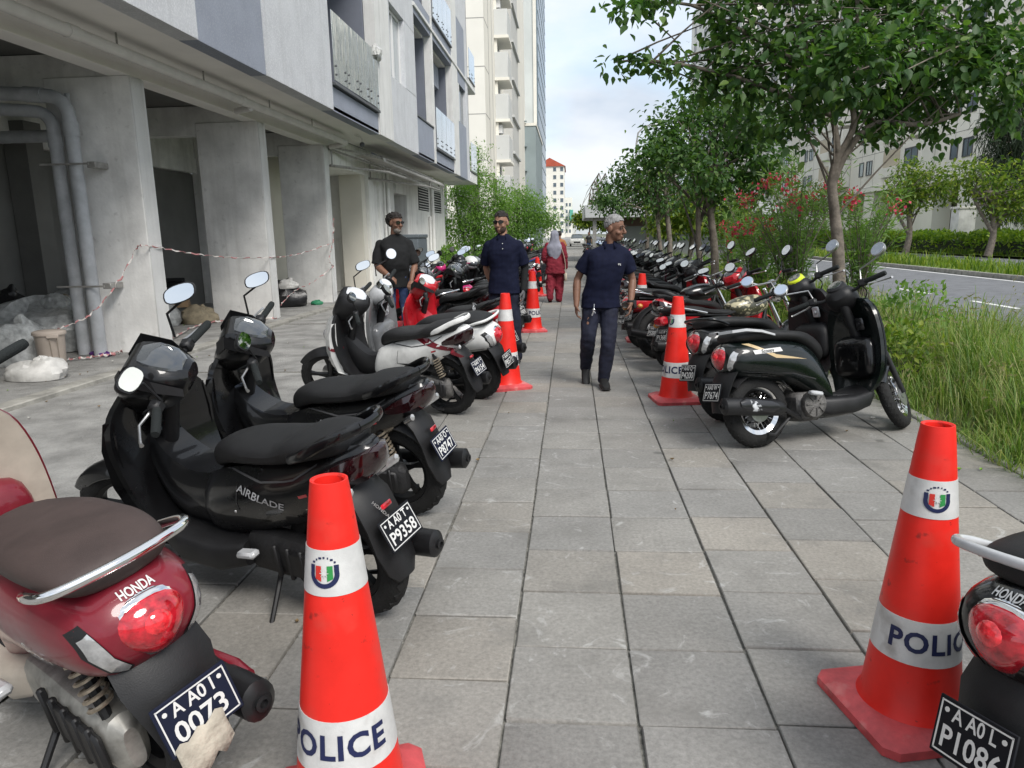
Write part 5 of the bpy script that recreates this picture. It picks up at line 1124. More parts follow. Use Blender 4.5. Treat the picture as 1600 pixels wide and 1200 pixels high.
m_leafB = leafmat('feathery_leaf', [(.10, .19, .04), (.14, .25, .055), (.18, .31, .07), (.22, .33, .09)], .5); m_leafC = leafmat('yellow_green_leaf', [(.06, .12, .02), (.11, .18, .025), (.17, .24, .03), (.26, .30, .04)], .4)
m_leafD = leafmat('oleander_leaf', [(.10, .18, .05), (.15, .25, .07), (.20, .30, .09)], .45); m_leafE = leafmat('casuarina_needle', [(.03, .05, .03), (.04, .065, .035), (.05, .075, .04)], .2); m_hedge = leafmat('hedge_leaf', [(.09, .18, .03), (.15, .26, .035), (.32, .42, .04), (.21, .32, .04)], .4)
m_grass = leafmat('tall_grass', [(.08, .15, .03), (.12, .21, .04), (.18, .27, .055), (.26, .31, .09), (.36, .34, .15)], .35); m_gseed = leafmat('grass_seed_head', [(.26, .24, .13), (.34, .30, .18)], .3)
m_flow = leafmat('red_flower', [(.50, .03, .09), (.62, .06, .14), (.42, .02, .05)], .3); m_bark = mat('bark', (.17, .145, .12), .9, var=.35, vscale=9, bump=.8, bscale=30); m_barkd = mat('dark_bark', (.085, .075, .062), .9, var=.3, vscale=9, bump=.6, bscale=30)
def unit(a): return a/np.maximum(np.linalg.norm(a, axis=1, keepdims=True), 1e-6)
HEART = (np.array([(0, 0, 0), (-.26, .13, .05), (-.36, .42, .09), (-.21, .78, .04), (0, 1.12, -.10), (.21, .78, .04), (.36, .42, .09), (.26, .13, .05), (0, .5, -.03)]), [(0, 8, 1), (1, 8, 2), (2, 8, 3), (3, 8, 4), (4, 8, 5), (5, 8, 6), (6, 8, 7), (7, 8, 0)])
OVAL = (np.array([(0, 0, 0), (-.26, .5, .06), (0, 1, -.03), (.26, .5, .06)]), [(0, 2, 1), (0, 3, 2)])
LANCE = (np.array([(0, 0, 0), (-.075, .45, .02), (0, 1, -.05), (.075, .45, .02)]), [(0, 2, 1), (0, 3, 2)])
def leaves(P, D, N, S, tmpl):
    T, F = tmpl; T = np.asarray(T); F = np.array(F); D = unit(D); sx = unit(np.cross(D, N)); N2 = np.cross(sx, D)
    V = P[:, None, :]+S[:, None, None]*(T[None, :, 0:1]*sx[:, None, :]+T[None, :, 1:2]*D[:, None, :]+T[None, :, 2:3]*N2[:, None, :])
    FF = (F[None]+(np.arange(len(P))*len(T))[:, None, None]).reshape(-1, 3); return V.reshape(-1, 3), FF
def cloud(blobs, ncl, nl, size, tmpl=OVAL, spread=.14, droop=.5, shell=.55, flat=1.):
    """leaf positions: clusters spread through ellipsoidal masses; returns arrays P, D, N, S and cluster centres"""
    w = np.array([b[3]**1.6 for b in blobs]); w = w/w.sum(); idx = rng.choice(len(blobs), ncl, p=w); C = np.array([b[:3] for b in blobs])[idx]; r = np.array([b[3] for b in blobs])[idx]
    d = unit(rng.normal(size=(ncl, 3))); rad = r*(shell+(1-shell)*rng.random(ncl))**.7*rng.uniform(.75, 1.12, ncl); cc = C+d*rad[:, None]*np.array([1, 1, flat])
    P = np.repeat(cc, nl, 0)+rng.normal(size=(ncl*nl, 3))*spread*np.array([1, 1, .6]); dd = np.repeat(d, nl, 0)
    D = dd*.6+rng.normal(size=P.shape)*.7; D[:, 2] -= droop; N = rng.normal(size=P.shape)*.45; N[:, 2] += 1; N += dd*.25
    S = size*rng.uniform(.55, 1.2, len(P)); return P, D, N, S, cc
def branches(mb, start, cc, n, r0=.03, seed=1, via=None):
    r_ = random.Random(seed)
    pick = r_.sample(range(len(cc)), min(n, len(cc)))
    for i in pick:
        c = Vector(cc[i]); s = Vector(r_.choice(via)) if via else Vector(start); m = s.lerp(c, .5)+Vector((r_.uniform(-.15, .15), r_.uniform(-.15, .15), r_.uniform(-.05, .25)))*(c-s).length*.35
        mb.tube([s, s.lerp(m, .5)+Vector((0, 0, .02)), m, m.lerp(c, .55), c], [r0, r0*.75, r0*.5, r0*.32, r0*.12], 6)
def tree(name, label, base, trunks, blobs, ncl, nl, size, mleaf, group, tmpl=OVAL, spread=.14, droop=.5, mb=m_bark, nbr=30, r0=.035, shell=.5, cat='tree', flat=1., trunk_mesh=None):
    t = thing(name, label, cat, base, 0, group); bv = np.array(base)
    P, D, N, S, cc = cloud(blobs, ncl, nl, size, tmpl, spread, droop, shell, flat)
    tm = MB(); via = []
    for path, rad in trunks:
        pts = crom([tuple(np.array(p)-bv) for p in path], 4); rs = [rad[0]+(rad[1]-rad[0])*i/(len(pts)-1) for i in range(len(pts))]; tm.tube([tuple(p) for p in pts], rs, 10); via += [tuple(p) for p in pts[len(pts)//2:]]
    branches(tm, via[-1], cc-bv, nbr, r0, 3, via)
    ob('trunk', tm, mb, t, 60)
    V, F = leaves(P-bv, D, N, S, tmpl); c = link('crown', fast_mesh('crown', V, F), mleaf, t); c['kind'] = 'stuff'
    return t, (P-bv, D, N, S)
# --- the big tree beside the path
def bl(lst, y): 
    out = []
    for (px, py, r, dy) in lst: q = AY(px, py, y+dy); out.append((q.x, q.y, q.z, r*(y+dy)/FPX))
    return out
TY = 10.2
tb_ = AY(1318, 470, TY); tbase = (tb_.x, TY, -.05)
def at(px, py, dy=0): q = AY(px, py, TY+dy); return tuple(q)
bigb = bl([(1260, 70, 90, 0), (1350, 40, 100, .4), (1440, 60, 90, -.2), (1530, 70, 80, .3), (1180, 120, 65, 0), (1270, 150, 65, -.5), (1390, 140, 80, .3), (1490, 120, 75, 0), (1110, 125, 45, .2), (1050, 100, 30, 0), (1000, 95, 22, -.2), (955, 98, 18, -.3), (1190, 190, 45, .6), (1250, 205, 36, -.7), (1370, 190, 50, 0), (1460, 190, 40, .4), (985, 10, 28, -.6), (1040, -10, 30, -.4), (1150, 30, 65, 0), (1570, 170, 45, .2), (1600, 100, 60, .0), (1250, -60, 100, 0), (1400, -70, 110, .3), (1550, -60, 90, 0), (1110, -60, 60, 0), (1340, 90, 80, -1.2), (1430, 150, 60, 1.2)], TY)
bt, (P, D, N, S) = tree('shade_tree', 'large spreading tree with big heart-shaped leaves beside the parked bikes', tbase,
    [([tbase, at(1310, 400), at(1305, 340), at(1300, 285), at(1310, 240)], (.088, .05)), ([at(1300, 290), at(1325, 235), at(1370, 192), at(1440, 195), at(1500, 178)], (.05, .022)), ([at(1310, 245), at(1300, 180), at(1270, 110), at(1230, 40)], (.045, .02)), ([at(1310, 245), at(1335, 190), at(1320, 120), at(1340, 30), at(1330, -60)], (.045, .02)), ([at(1300, 180), at(1230, 150), at(1130, 115), at(1020, 95), at(960, 97)], (.04, .012)), ([at(1270, 110), at(1180, 60), at(1080, 8), at(985, 5)], (.035, .012)), ([at(1325, 120), at(1420, 70), at(1540, 60)], (.05, .02))],
    [(x, y, z, r*.82) for x, y, z, r in bigb], 1250, 8, .118, m_leafA, 'trees along the verge', HEART, .13, .55, m_bark, 60, .016, .2)
near = np.argsort(P[:, 1])[:300]
lme = fast_mesh('leaf', HEART[0], HEART[1])
for i in near:
    d = Vector(D[i]).normalized(); sx = d.cross(Vector(N[i])).normalized(); n2 = sx.cross(d); s = float(S[i])
    link('leaf', lme, m_leafAo, bt, Matrix(((sx.x*s, d.x*s, n2.x*s, P[i][0]+.03*d.x), (sx.y*s, d.y*s, n2.y*s, P[i][1]-.05), (sx.z*s, d.z*s, n2.z*s, P[i][2]), (0, 0, 0, 1))))
# --- row of trees along the verge behind it
def vtree(px, y, blist, label, ncl, size, mleaf, px2=None, tmpl=OVAL, nl=8, split=True):
    q = AY(px, 400, y); base = (q.x, y, -.03); top = AY(px2 or px, 300, y); t2 = AY((px2 or px)+14, 270, y); t3 = AY((px2 or px)-16, 265, y)
    tr = [([base, tuple(Vector(base).lerp(top, .5)+Vector((.05, 0, 0))), tuple(top), tuple(t2)], (.10, .04))]
    if split: tr.append(([tuple(Vector(base)+Vector((-.12, .1, 0))), tuple(Vector(base).lerp(top, .5)+Vector((-.25, .1, 0))), tuple(t3)], (.08, .04)))
    tree('shade_tree', label, base, tr, bl(blist, y), ncl, nl, size, mleaf, 'trees along the verge', tmpl, .2, .5, m_bark, 40, .03, .3)
vtree(1120, 15.5, [(1065, 235, 42, 0), (1130, 205, 48, .5), (1180, 240, 42, 0), (1100, 270, 38, -.6), (1050, 200, 30, .5), (1170, 185, 44, 0), (1020, 252, 26, 0), (1195, 285, 30, .4), (1135, 295, 30, 0), (1090, 170, 36, 1)], 'two-stemmed tree with dark leaves behind the large spreading tree', 800, .11, m_leafA, 1108, HEART, 8)
vtree(1048, 23, [(1010, 275, 34, 0), (1055, 260, 40, 1), (980, 268, 20, 0), (1090, 290, 34, 0), (1030, 308, 28, 0), (960, 290, 14, 0), (1035, 228, 24, 1)], 'dark leaved tree midway along the verge', 460, .16, m_leafA, 1040, OVAL, 9)
vtree(1010, 33, [(960, 315, 30, 0), (1000, 300, 36, 1), (940, 310, 18, 0), (1040, 320, 34, 0), (1080, 330, 34, 0)], 'tree near the kiosk canopy on the verge', 450, .2, m_leafA, 1010, OVAL, 9, False)
vtree(1075, 27, [(1080, 330, 40, 0), (1130, 340, 36, 0), (1040, 345, 28, 0), (1160, 345, 26, 0)], 'light green bushy tree low on the verge', 600, .2, m_leafC, 1085, OVAL, 8, False)
vtree(920, 75, [(925, 338, 18, 0), (905, 345, 12, 0), (945, 345, 16, 0)], 'small light green tree far along the path', 300, .4, m_leafC, 922, OVAL, 8, False)
vtree(930, 110, [(935, 325, 16, 0), (915, 340, 14, 0), (960, 330, 18, 0)], 'dark tree at the far end of the path', 300, .5, m_leafA, 932, OVAL, 8, False)
# --- feathery trees on the building side
def ftree(px, y, blist, label, ncl, nl=22):
    q = AY(px, 400, y); base = (q.x, y, -.03); top = AY(px, 320, y)
    tree('feathery_tree', label, base, [([base, tuple(Vector(base).lerp(top, .5)+Vector((.2, 0, 0))), tuple(top)], (.11, .04)), ([base, tuple(Vector(base).lerp(top, .6)+Vector((-.6, .2, 0))), tuple(Vector(top)+Vector((-.9, 0, .5)))], (.08, .03))], bl(blist, y), ncl, nl, .19, m_leafB, 'feathery trees beside the building', (LANCE[0]*np.array([2.2, 1, 1]), LANCE[1]), .34, .35, m_barkd, 40, .03, .25)
ftree(738, 37.5, [(735, 330, 36, 0), (715, 370, 30, 0), (765, 350, 36, 0), (745, 280, 24, 1), (720, 300, 20, 0), (755, 395, 30, 0), (740, 240, 14, 1), (700, 345, 18, -1), (780, 310, 24, 0)], 'feathery light green tree at the corner of the building', 650)
ftree(805, 42, [(810, 340, 34, 0), (840, 330, 24, 0), (790, 370, 30, 0), (830, 365, 26, 0), (860, 345, 16, 0), (770, 385, 24, 0), (815, 305, 16, 0)], 'feathery light green tree behind the young man', 560)
# low shrubs under them
for i, (px, py, y, r) in enumerate(((715, 415, 30, 24), (750, 420, 32, 22), (785, 415, 34, 20), (830, 408, 38, 18), (700, 400, 33, 18))):
    q = AY(px, py, y); t = thing('shrub', 'low green shrub %s' % ['at the corner of the white wall', 'under the feathery trees', 'under the feathery trees', 'at the end of the feathery trees', 'tight against the building corner'][i], 'shrub', (q.x, y, -.02), 0, 'shrubs under the feathery trees'); rr_ = r*y/FPX
    P_, D_, N_, S_, cc = cloud([(0, 0, max(.3, q.z), rr_), (.3, .2, max(.2, q.z*.6), rr_*.8)], 160, 9, .2, OVAL, .12, .1); V, F = leaves(P_, D_, N_, S_, OVAL); c = link('foliage', fast_mesh('foliage', V, F), m_leafB, t); c['kind'] = 'stuff'
    ob('stem', MB().tube([(0, 0, -.02), (.05, 0, .3), (.1, .05, .6)], [.04, .03, .015], 6), m_barkd, t)
# --- oleanders with red flowers
def oleander(px, y, label, nst, H, spr, flowers, seed):
    r_ = random.Random(seed); q = AY(px, 420, y); t = thing('oleander', label, 'shrub', (q.x, y, -.03), 0, 'oleanders along the verge'); st = MB(); Ps = []; Ds = []; fl = []
    for k in range(nst):
        a = r_.uniform(0, 6.28); d = r_.uniform(.2, 1)*spr; h = H*r_.uniform(.6, 1.0); b0 = Vector((r_.uniform(-.15, .15), r_.uniform(-.15, .15), 0)); tip = Vector((d*math.cos(a), d*math.sin(a), h)); mid = b0.lerp(tip, .5)-Vector((tip.x*.2, tip.y*.2, 0)); pts = [tuple(p) for p in crom([tuple(b0), tuple(mid), tuple(tip)], 6)]; st.tube(pts, [.018-.014*i/(len(pts)-1) for i in range(len(pts))], 5)
        for p in pts[4:]:
            for j in range(7): Ps.append(np.array(p)+np.array([r_.gauss(0, .05) for _ in range(3)])); Ds.append([r_.gauss(0, .8), r_.gauss(0, .8), r_.uniform(-.2, 1.1)])
        if k < flowers: fl.append(tip)
    ob('stems', st, m_bark, t)
    P_ = np.array(Ps); D_ = np.array(Ds); N_ = rng.normal(size=P_.shape); V, F = leaves(P_, D_, N_, .19*rng.uniform(.7, 1.2, len(P_)), LANCE); c = link('foliage', fast_mesh('foliage', V, F), m_leafD, t); c['kind'] = 'stuff'
    for p in fl:
        Pf = np.array([p])+rng.normal(size=(26, 3))*.075; Df = rng.normal(size=(26, 3)); Df[:, 2] += .5; V, F = leaves(Pf, Df, rng.normal(size=(26, 3)), np.full(26, .06), (OVAL[0]*np.array([1.7, 1, 1]), OVAL[1])); o = link('flower_cluster', fast_mesh('flower_cluster', V, F), m_flow, t); o['kind'] = 'stuff'
oleander(1240, 13.2, 'tall oleander with red flowers behind the tree trunk', 34, 2.75, 1.0, 14, 4)
oleander(1185, 14.6, 'oleander with a few red flowers left of the tallest one', 26, 2.3, .9, 6, 5)
oleander(1345, 13.8, 'leafy oleander with sparse flowers right of the trunk', 24, 2.4, .9, 4, 6)
oleander(1145, 18, 'oleander farther along the verge by the two-stemmed tree', 20, 2.0, .9, 4, 8)
# --- across the road
def rtree(px, y, x, blist, label, mleaf, ncl=300, size=.26, tmpl=OVAL, droop=.4, name='street_tree'):
    base = (x, y, 0); top = AY(px, 300, y)
    tree(name, label, base, [([base, (x+.15, y, 1.4), (top.x, y, top.z)], (.2, .09)), ([(x+.1, y, 1.2), (x-.8, y, 2.6), (x-1.2, y, 3.4)], (.1, .05))], bl(blist, y), ncl, 9, size, mleaf, 'trees across the road', tmpl, .3, droop, m_bark, 30, .05, .3)
for (px, y, bls, lab, ml) in ((1415, 44, [(1445, 285, 30, 0), (1405, 300, 22, 0), (1475, 300, 20, 0), (1425, 318, 20, 0), (1420, 268, 20, 0)], 'yellow green tree across the road by the pier', m_leafC), (1545, 40, [(1535, 285, 34, 0), (1505, 270, 24, 0), (1590, 285, 36, 0), (1560, 318, 26, 0), (1610, 325, 30, 0)], 'rounded green tree across the road with a bent trunk', m_leafC), (1285, 70, [(1280, 310, 30, 0), (1320, 320, 24, 0), (1250, 325, 22, 0)], 'tree across the road behind the oleanders', m_leafC), (1180, 90, [(1180, 330, 26, 0), (1220, 335, 20, 0), (1150, 335, 20, 0)], 'far tree across the road', m_leafA)):
    q = AY(px, 385, y); rtree(px, y, q.x, bls, lab, ml)
q = AY(1600, 380, 43); rtree(1590, 43, q.x+1, [(1570, 200, 30, 0), (1600, 180, 45, 0), (1560, 250, 26, 0), (1620, 250, 50, 0), (1590, 310, 30, 0), (1580, 140, 22, 0)], 'dark drooping casuarina across the road', m_leafE, 900, .7, (LANCE[0]*np.array([.35, 1, 1]), LANCE[1]), 1.6, 'casuarina_tree')
# hedge strip across the road
def hedge(name, label, x0, x1, y0, y1, h, n, size, m, grp):
    t = thing(name, label, 'hedge', ((x0+x1)/2, (y0+y1)/2, 0), 0, grp); cx, cy = (x0+x1)/2, (y0+y1)/2
    P_ = np.stack([rng.uniform(x0-cx, x1-cx, n), rng.uniform(y0-cy, y1-cy, n), np.zeros(n)], 1); bump = np.array([mnoise.noise((p[0]*.8, (p[1]+cy)*.5, 2.)) for p in P_]); P_[:, 2] = (h+.25*h*bump)*np.sqrt(rng.random(n)); D_ = rng.normal(size=P_.shape); D_[:, 2] += .7
    V, F = leaves(P_, D_, rng.normal(size=P_.shape)+np.array([0, 0, 1]), size*rng.uniform(.6, 1.3, n), OVAL); c = link('foliage', fast_mesh('foliage', V, F), m, t); c['kind'] = 'stuff'
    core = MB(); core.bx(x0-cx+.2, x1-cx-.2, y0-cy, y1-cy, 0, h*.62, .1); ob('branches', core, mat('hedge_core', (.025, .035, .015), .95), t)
hedge('hedge', 'clipped yellow green hedge across the road before the white block', 23.0, 25.6, 30, 62, 1.15, 16000, .26, m_hedge, 'hedges across the road'); hedge('hedge', 'farther length of yellow green hedge across the road', 23.0, 25.6, 64, 130, 1.2, 12000, .4, m_hedge, 'hedges across the road')
# grass: tall verge grass by the path, short tufts on the median
def grass(name, x0, x1, y0, y1, n, h, wid, m, label, lean=.5, hfun=None, seeds=0):
    bx_ = rng.uniform(x0, x1, n); by = rng.uniform(y0, y1, n); cl = np.array([mnoise.noise((a*1.1, b*1.1, 0)) for a, b in zip(bx_, by)]); hh = h*(1+.55*cl)*rng.uniform(.35, 1.15, n)
    if hfun is not None: hh = hh*hfun(bx_, by)
    dry = np.array([mnoise.noise((a*2.2+9, b*2.2, 4)) for a, b in zip(bx_, by)]); hh = hh*np.clip(1+.9*dry, .35, 1.7); keep = rng.random(n) < np.clip(.75+1.1*cl, .2, 1)
    bx_, by, hh = bx_[keep], by[keep], hh[keep]; n = len(bx_); seeds = min(seeds, n)
    az = rng.uniform(0, 6.283, n); ln = hh*lean*rng.uniform(.2, 1.5, n); d = np.stack([np.cos(az), np.sin(az), np.zeros(n)], 1); s = np.stack([-np.sin(az), np.cos(az), np.zeros(n)], 1)*(wid*rng.uniform(.6, 1.3, n))[:, None]
    b0 = np.stack([bx_, by, np.full(n, -.03)], 1); p1 = b0+d*(ln*.25)[:, None]; p1[:, 2] += hh*.5; p2 = b0+d*(ln*.65)[:, None]; p2[:, 2] += hh*.85; p3 = b0+d*ln[:, None]; p3[:, 2] += hh*(1-.25*lean)
    V = np.stack([b0-s, b0+s, p1-s*.8, p1+s*.8, p2-s*.5, p2+s*.5, p3], 1).reshape(-1, 3); k = np.arange(n)[:, None]*7
    F = np.concatenate([k+np.array(q) for q in ((0, 1, 3), (0, 3, 2), (2, 3, 5), (2, 5, 4), (4, 5, 6))], 0)
    o = link(name, fast_mesh(name, V, F), m); tag(o, label, 'grass', kind='stuff')
    if seeds:
        i = rng.choice(n, seeds, replace=False); tip = p3[i].copy(); st0 = b0[i]; tip[:, 2] = st0[:, 2]+hh[i]*1.0+rng.uniform(.05, .3, seeds); w_ = .0025; V = []; F = []
        for a, b in zip(st0, tip):
            o_ = len(V); V += [a+[w_, 0, 0], a-[w_, 0, 0], b]; F.append((o_, o_+1, o_+2)); dr = rng.normal(size=3)*.04
            for q in range(7): c = b+dr*q-np.array([0, 0, .02*q]); e = rng.normal(size=3)*.022; o_ = len(V); V += [c, c+e, c+e+np.array([.004, .004, -.02])]; F.append((o_, o_+1, o_+2))
        o2 = link('grass_seed_heads', fast_mesh('seed', np.array(V), np.array(F)), m_gseed); tag(o2, 'pale feathery seed heads above the tall verge grass', 'grass', kind='stuff')
edge = lambda x, y: np.clip((x-2.85)*2.4, .32, 1)*np.clip(1.25-.14*(x-3), .45, 1.2)
grass('verge_grass', 2.90, 6.15, 2.6, 9.5, 44000, .47, .0042, m_grass, 'tall unmown green and straw coloured grass on the verge', .6, edge, 420)
grass('kerb_fringe_grass', 2.80, 3.02, 2.6, 16, 5200, .16, .004, m_grass, 'low straggling grass and straw spilling over the path edge', 1.3)
grass('verge_grass_beyond', 2.98, 6.15, 9.5, 46, 26000, .5, .008, m_grass, 'rough green grass along the verge farther on', .5, edge)
grass('median_grass', 13.95, 16.4, 14, 90, 22000, .40, .02, m_leafC, 'short bright grass on the median strip', .5)
grass('far_verge_grass', 22.7, 23.6, 24, 90, 7000, .3, .02, m_leafC, 'fringe of grass along the hedge across the road', .5)
# weeds in the verge
for i, (x, y, s) in enumerate(((3.5, 5.2, .5), (3.25, 7.3, .6), (4.0, 8.8, .9), (3.4, 10.6, .7), (4.2, 6.2, .5), (3.3, 12.2, .8), (3.6, 14, .9), (3.2, 16.5, .8), (3.4, 19.5, .9))):
    t = thing('weed_bush', 'leafy weed bush in the verge grass %s' % ['before the tall grass', 'by the near-black retro scooter', 'near the large tree', 'beside the large tree trunk', 'amid the tall grass', 'past the large tree', 'by the oleanders', 'past the oleanders', 'by the two-stemmed tree'][i], 'shrub', (x, y, -.02), 0, 'weed bushes in the verge grass'); P_, D_, N_, S_, cc = cloud([(0, 0, s*.6, s*.5)], 60, 8, .085, OVAL, .07, -.1); V, F = leaves(P_, D_, N_, S_, OVAL); c = link('foliage', fast_mesh('foliage', V, F), m_leafC if i % 2 else m_leafB, t); c['kind'] = 'stuff'
    sm = MB(); branches(sm, (0, 0, 0), cc, 14, .01, i); ob('stems', sm, m_barkd, t)
# ================================================================== people
def remesh(mb, voxel, name, smooth=5, wr=0., wscale=(9, 9, 4), seed=0., sharp=0, post=None):
    me = mb.mesh(name+'_raw', 0); o = bpy.data.objects.new('tmp', me); COL.objects.link(o)
    r_ = o.modifiers.new('r', 'REMESH'); r_.mode = 'VOXEL'; r_.voxel_size = voxel; r_.use_smooth_shade = True
    s_ = o.modifiers.new('s', 'SMOOTH'); s_.factor = .5; s_.iterations = smooth
    dg = bpy.context.evaluated_depsgraph_get(); m2 = bpy.data.meshes.new_from_object(o.evaluated_get(dg)); bpy.data.objects.remove(o); bpy.data.meshes.remove(me); m2.name = name
    if wr or post:
        n = len(m2.vertices); co = np.zeros(n*3); no = np.zeros(n*3); m2.vertices.foreach_get('co', co); m2.vertices.foreach_get('normal', no); co = co.reshape(-1, 3); no = no.reshape(-1, 3)
        if wr:
            for i in range(n):
                p = co[i]; v = mnoise.noise((p[0]*wscale[0]+seed, p[1]*wscale[1], p[2]*wscale[2]+3*p[0]))+.5*mnoise.noise((p[0]*wscale[0]*2.3+seed, p[1]*wscale[1]*2.3+5, p[2]*wscale[2]*3-4*p[0])); co[i] = p+no[i]*v*wr
        if post: co = post(co)
        m2.vertices.foreach_set('co', co.ravel())
    m2.polygons.foreach_set('use_smooth', [True]*len(m2.polygons)); m2.update(); return m2
def limb(mb, pts, rad, n=12):
    P_ = [Vector(p) for p in pts]; q = crom([(*p, r) for p, r in zip(P_, rad)], 4); mb.tube([tuple(v[:3]) for v in q], [float(v[3]) for v in q], n); mb.ball(P_[0], rad[0], 10, 8); mb.ball(P_[-1], rad[-1], 10, 8)
def ering(c, rx, ry, n=20, rot=0.):
    o = []
    for j in range(n):
        a = 2*math.pi*j/n; x, y = rx*math.copysign(abs(math.cos(a))**.85, math.cos(a)), ry*math.copysign(abs(math.sin(a))**.85, math.sin(a)); o.append((c[0]+x*math.cos(rot)-y*math.sin(rot), c[1]+x*math.sin(rot)+y*math.cos(rot), c[2]))
    return o
def torso(mb, st, k=3):
    mb.loft([ering((s[0], s[1], s[2]), s[3], s[4], 22, s[5]) for s in [tuple(map(float, q)) for q in crom(st, k)]])
def headM(c, yaw, pitch=0., roll=0.): return Matrix.Translation(c) @ Matrix.Rotation(R(yaw), 4, 'Z') @ Matrix.Rotation(R(pitch), 4, 'X') @ Matrix.Rotation(R(roll), 4, 'Y')
def head_shape(mb, M, beard=False):
    """head facing local -y, centre at the origin, about 0.235 m tall"""
    b = MB(); b.ball((0, .012, .03), (.074, .093, .088), 20, 14); b.ball((0, -.018, -.035), (.060, .070, .082), 18, 12); b.ball((0, -.05, -.085), (.036, .035, .03), 12, 8)
    b.tube([(0, -.088, .012), (0, -.103, -.012), (0, -.112, -.03)], [.009, .012, .016], 10); b.ball((0, -.105, -.032), (.019, .016, .012), 10, 8)
    for s in (1, -1):
        b.ball((s*.076, .012, -.005), (.011, .024, .034), 10, 8); b.ball((s*.03, -.083, .022), (.026, .010, .007), 10, 6); b.ball((s*.042, -.06, -.03), (.022, .025, .02), 10, 8)
    b.ball((0, -.086, -.062), (.024, .010, .006), 10, 6); b.ball((0, -.085, -.074), (.021, .010, .007), 10, 6)
    b.tube([(0, .03, -.06), (0, .035, -.17)], [.052, .054], 14)
    b.xf(M @ Matrix.Scale(1.05, 4)); mb.add(b.v, b.f)
def hair_mesh(M, hair, seed=1, scale=1.0, back=0., rough=.004):
    b = MB(); n, m_ = 40, 24; v = []; keep = []
    for i in range(m_+1):
        a = -math.pi/2+math.pi*i/m_
        for j in range(n):
            t = 2*math.pi*j/n; d = Vector((math.cos(a)*math.cos(t), math.cos(a)*math.sin(t), math.sin(a))); p = Vector((d.x*.081, d.y*.1+.014+back*max(0, d.y)*.4, d.z*.097+.033))*scale
            p += d*(rough*mnoise.noise(Vector(p)*60+Vector((seed, 0, 0)))*2+rough*mnoise.noise(Vector(p)*26))
            v.append(p)
    f = []
    for i in range(m_):
        for j in range(n):
            k = (j+1) % n; q = (i*n+j, i*n+k, (i+1)*n+k, (i+1)*n+j); c = sum((v[z] for z in q), Vector())/4
            if hair(c): f.append(q)
    b.add(v, f); st = b; 
    inner = [tuple(Vector((p.x*.9, p.y*.9+.002, p.z*.9+.004))) for p in v]; o = len(b.v); b.add(inner, [tuple(z for z in q[::-1]) for q in f])
    ed = {}
    for q in f:
        for x, y in zip(q, q[1:]+q[:1]): ed[(x, y)] = 1
    for (x, y) in list(ed):
        if (y, x) not in ed: b.f.append((y, x, o+x, o+y)); b.mi.append(0)
    b.xf(M); return b
def hand(mb, wrist, tip, side, curl=.35, palm_n=(0, -1, 0), s=1.):
    """palm with five bent fingers; side +1: thumb towards +x"""
    W, T = Vector(wrist), Vector(tip); d = (T-W).normalized(); pn = Vector(palm_n); pn = (pn-d*pn.dot(d)).normalized(); lat = d.cross(pn)
    if lat.dot(Vector((0, -1, 0))) * 1 < 0: lat = -lat               # thumb side faces forward
    L = .085*s; mb.loft([[W+d*t*L+lat*(w*math.cos(a))+pn*(h*math.sin(a)) for a in [2*math.pi*j/12 for j in range(12)]] for t, w, h in ((-.15, .024*s, .02*s), (.2, .032*s, .018*s), (.6, .04*s, .016*s), (1.0, .038*s, .013*s))])
    for k, (o, ln) in enumerate(((.030, .07), (.010, .08), (-.010, .075), (-.029, .058))):
        p0 = W+d*L*.92+lat*o*s; bend = curl*(1+.15*k); d1 = (d*math.cos(bend*.5)+pn*math.sin(bend*.5)); d2 = (d*math.cos(bend*1.6)+pn*math.sin(bend*1.6)); p1 = p0+d1*ln*.5*s+lat*o*.12; p2 = p1+d2*ln*.5*s; mb.tube([p0-d*.012, p0.lerp(p1, .5), p1, p2], [.0095*s, .009*s, .0085*s, .007*s], 8); mb.ball(p2, .007*s, 8, 6)
    t0 = W+d*L*.25+lat*.03*s; t1 = t0+(d*.6+lat*.75+pn*.25).normalized()*.038*s; t2 = t1+(d*.85+lat*.3+pn*.45).normalized()*.032*s; mb.tube([t0-lat*.012, t0, t1, t2], [.013*s, .0125*s, .0105*s, .008*s], 8); mb.ball(t2, .008*s, 8, 6)
def shoe(M):
    b = MB(); b.loft([[Vector((x*math.copysign(abs(math.cos(a))**.8, math.cos(a)), y, zc+z*math.copysign(abs(math.sin(a))**.7, math.sin(a)))) for a in [2*math.pi*(j+.5)/14 for j in range(14)]] for y, x, zc, z in ((.085, .022, .045, .03), (.075, .036, .05, .045), (.03, .041, .055, .055), (-.03, .042, .045, .045), (-.1, .046, .035, .035), (-.155, .042, .028, .026), (-.185, .024, .022, .014))])
    b.bx(-.044, .044, -.18, .085, 0, .018, .008); b.xf(M); return b
m_skin = mat('brown_skin', (.20, .105, .07), .5, var=.12, vscale=20, spec=.4); m_skin2 = mat('brown_skin_light', (.30, .165, .11), .5, var=.1, vscale=20, spec=.4)
m_navyc = mat('navy_pique', (.0065, .0085, .024), .85, var=.15, vscale=30, bump=.3, bscale=500, bdist=.002, spec=.2); m_navyt = mat('navy_twill', (.008, .010, .024), .85, var=.2, vscale=14, bump=.2, bscale=400, bdist=.002); m_blackc = mat('black_jersey', (.006, .0065, .007), .9, var=.2, vscale=14); m_jean = mat('blue_denim', (.03, .05, .12), .9, var=.25, vscale=20)
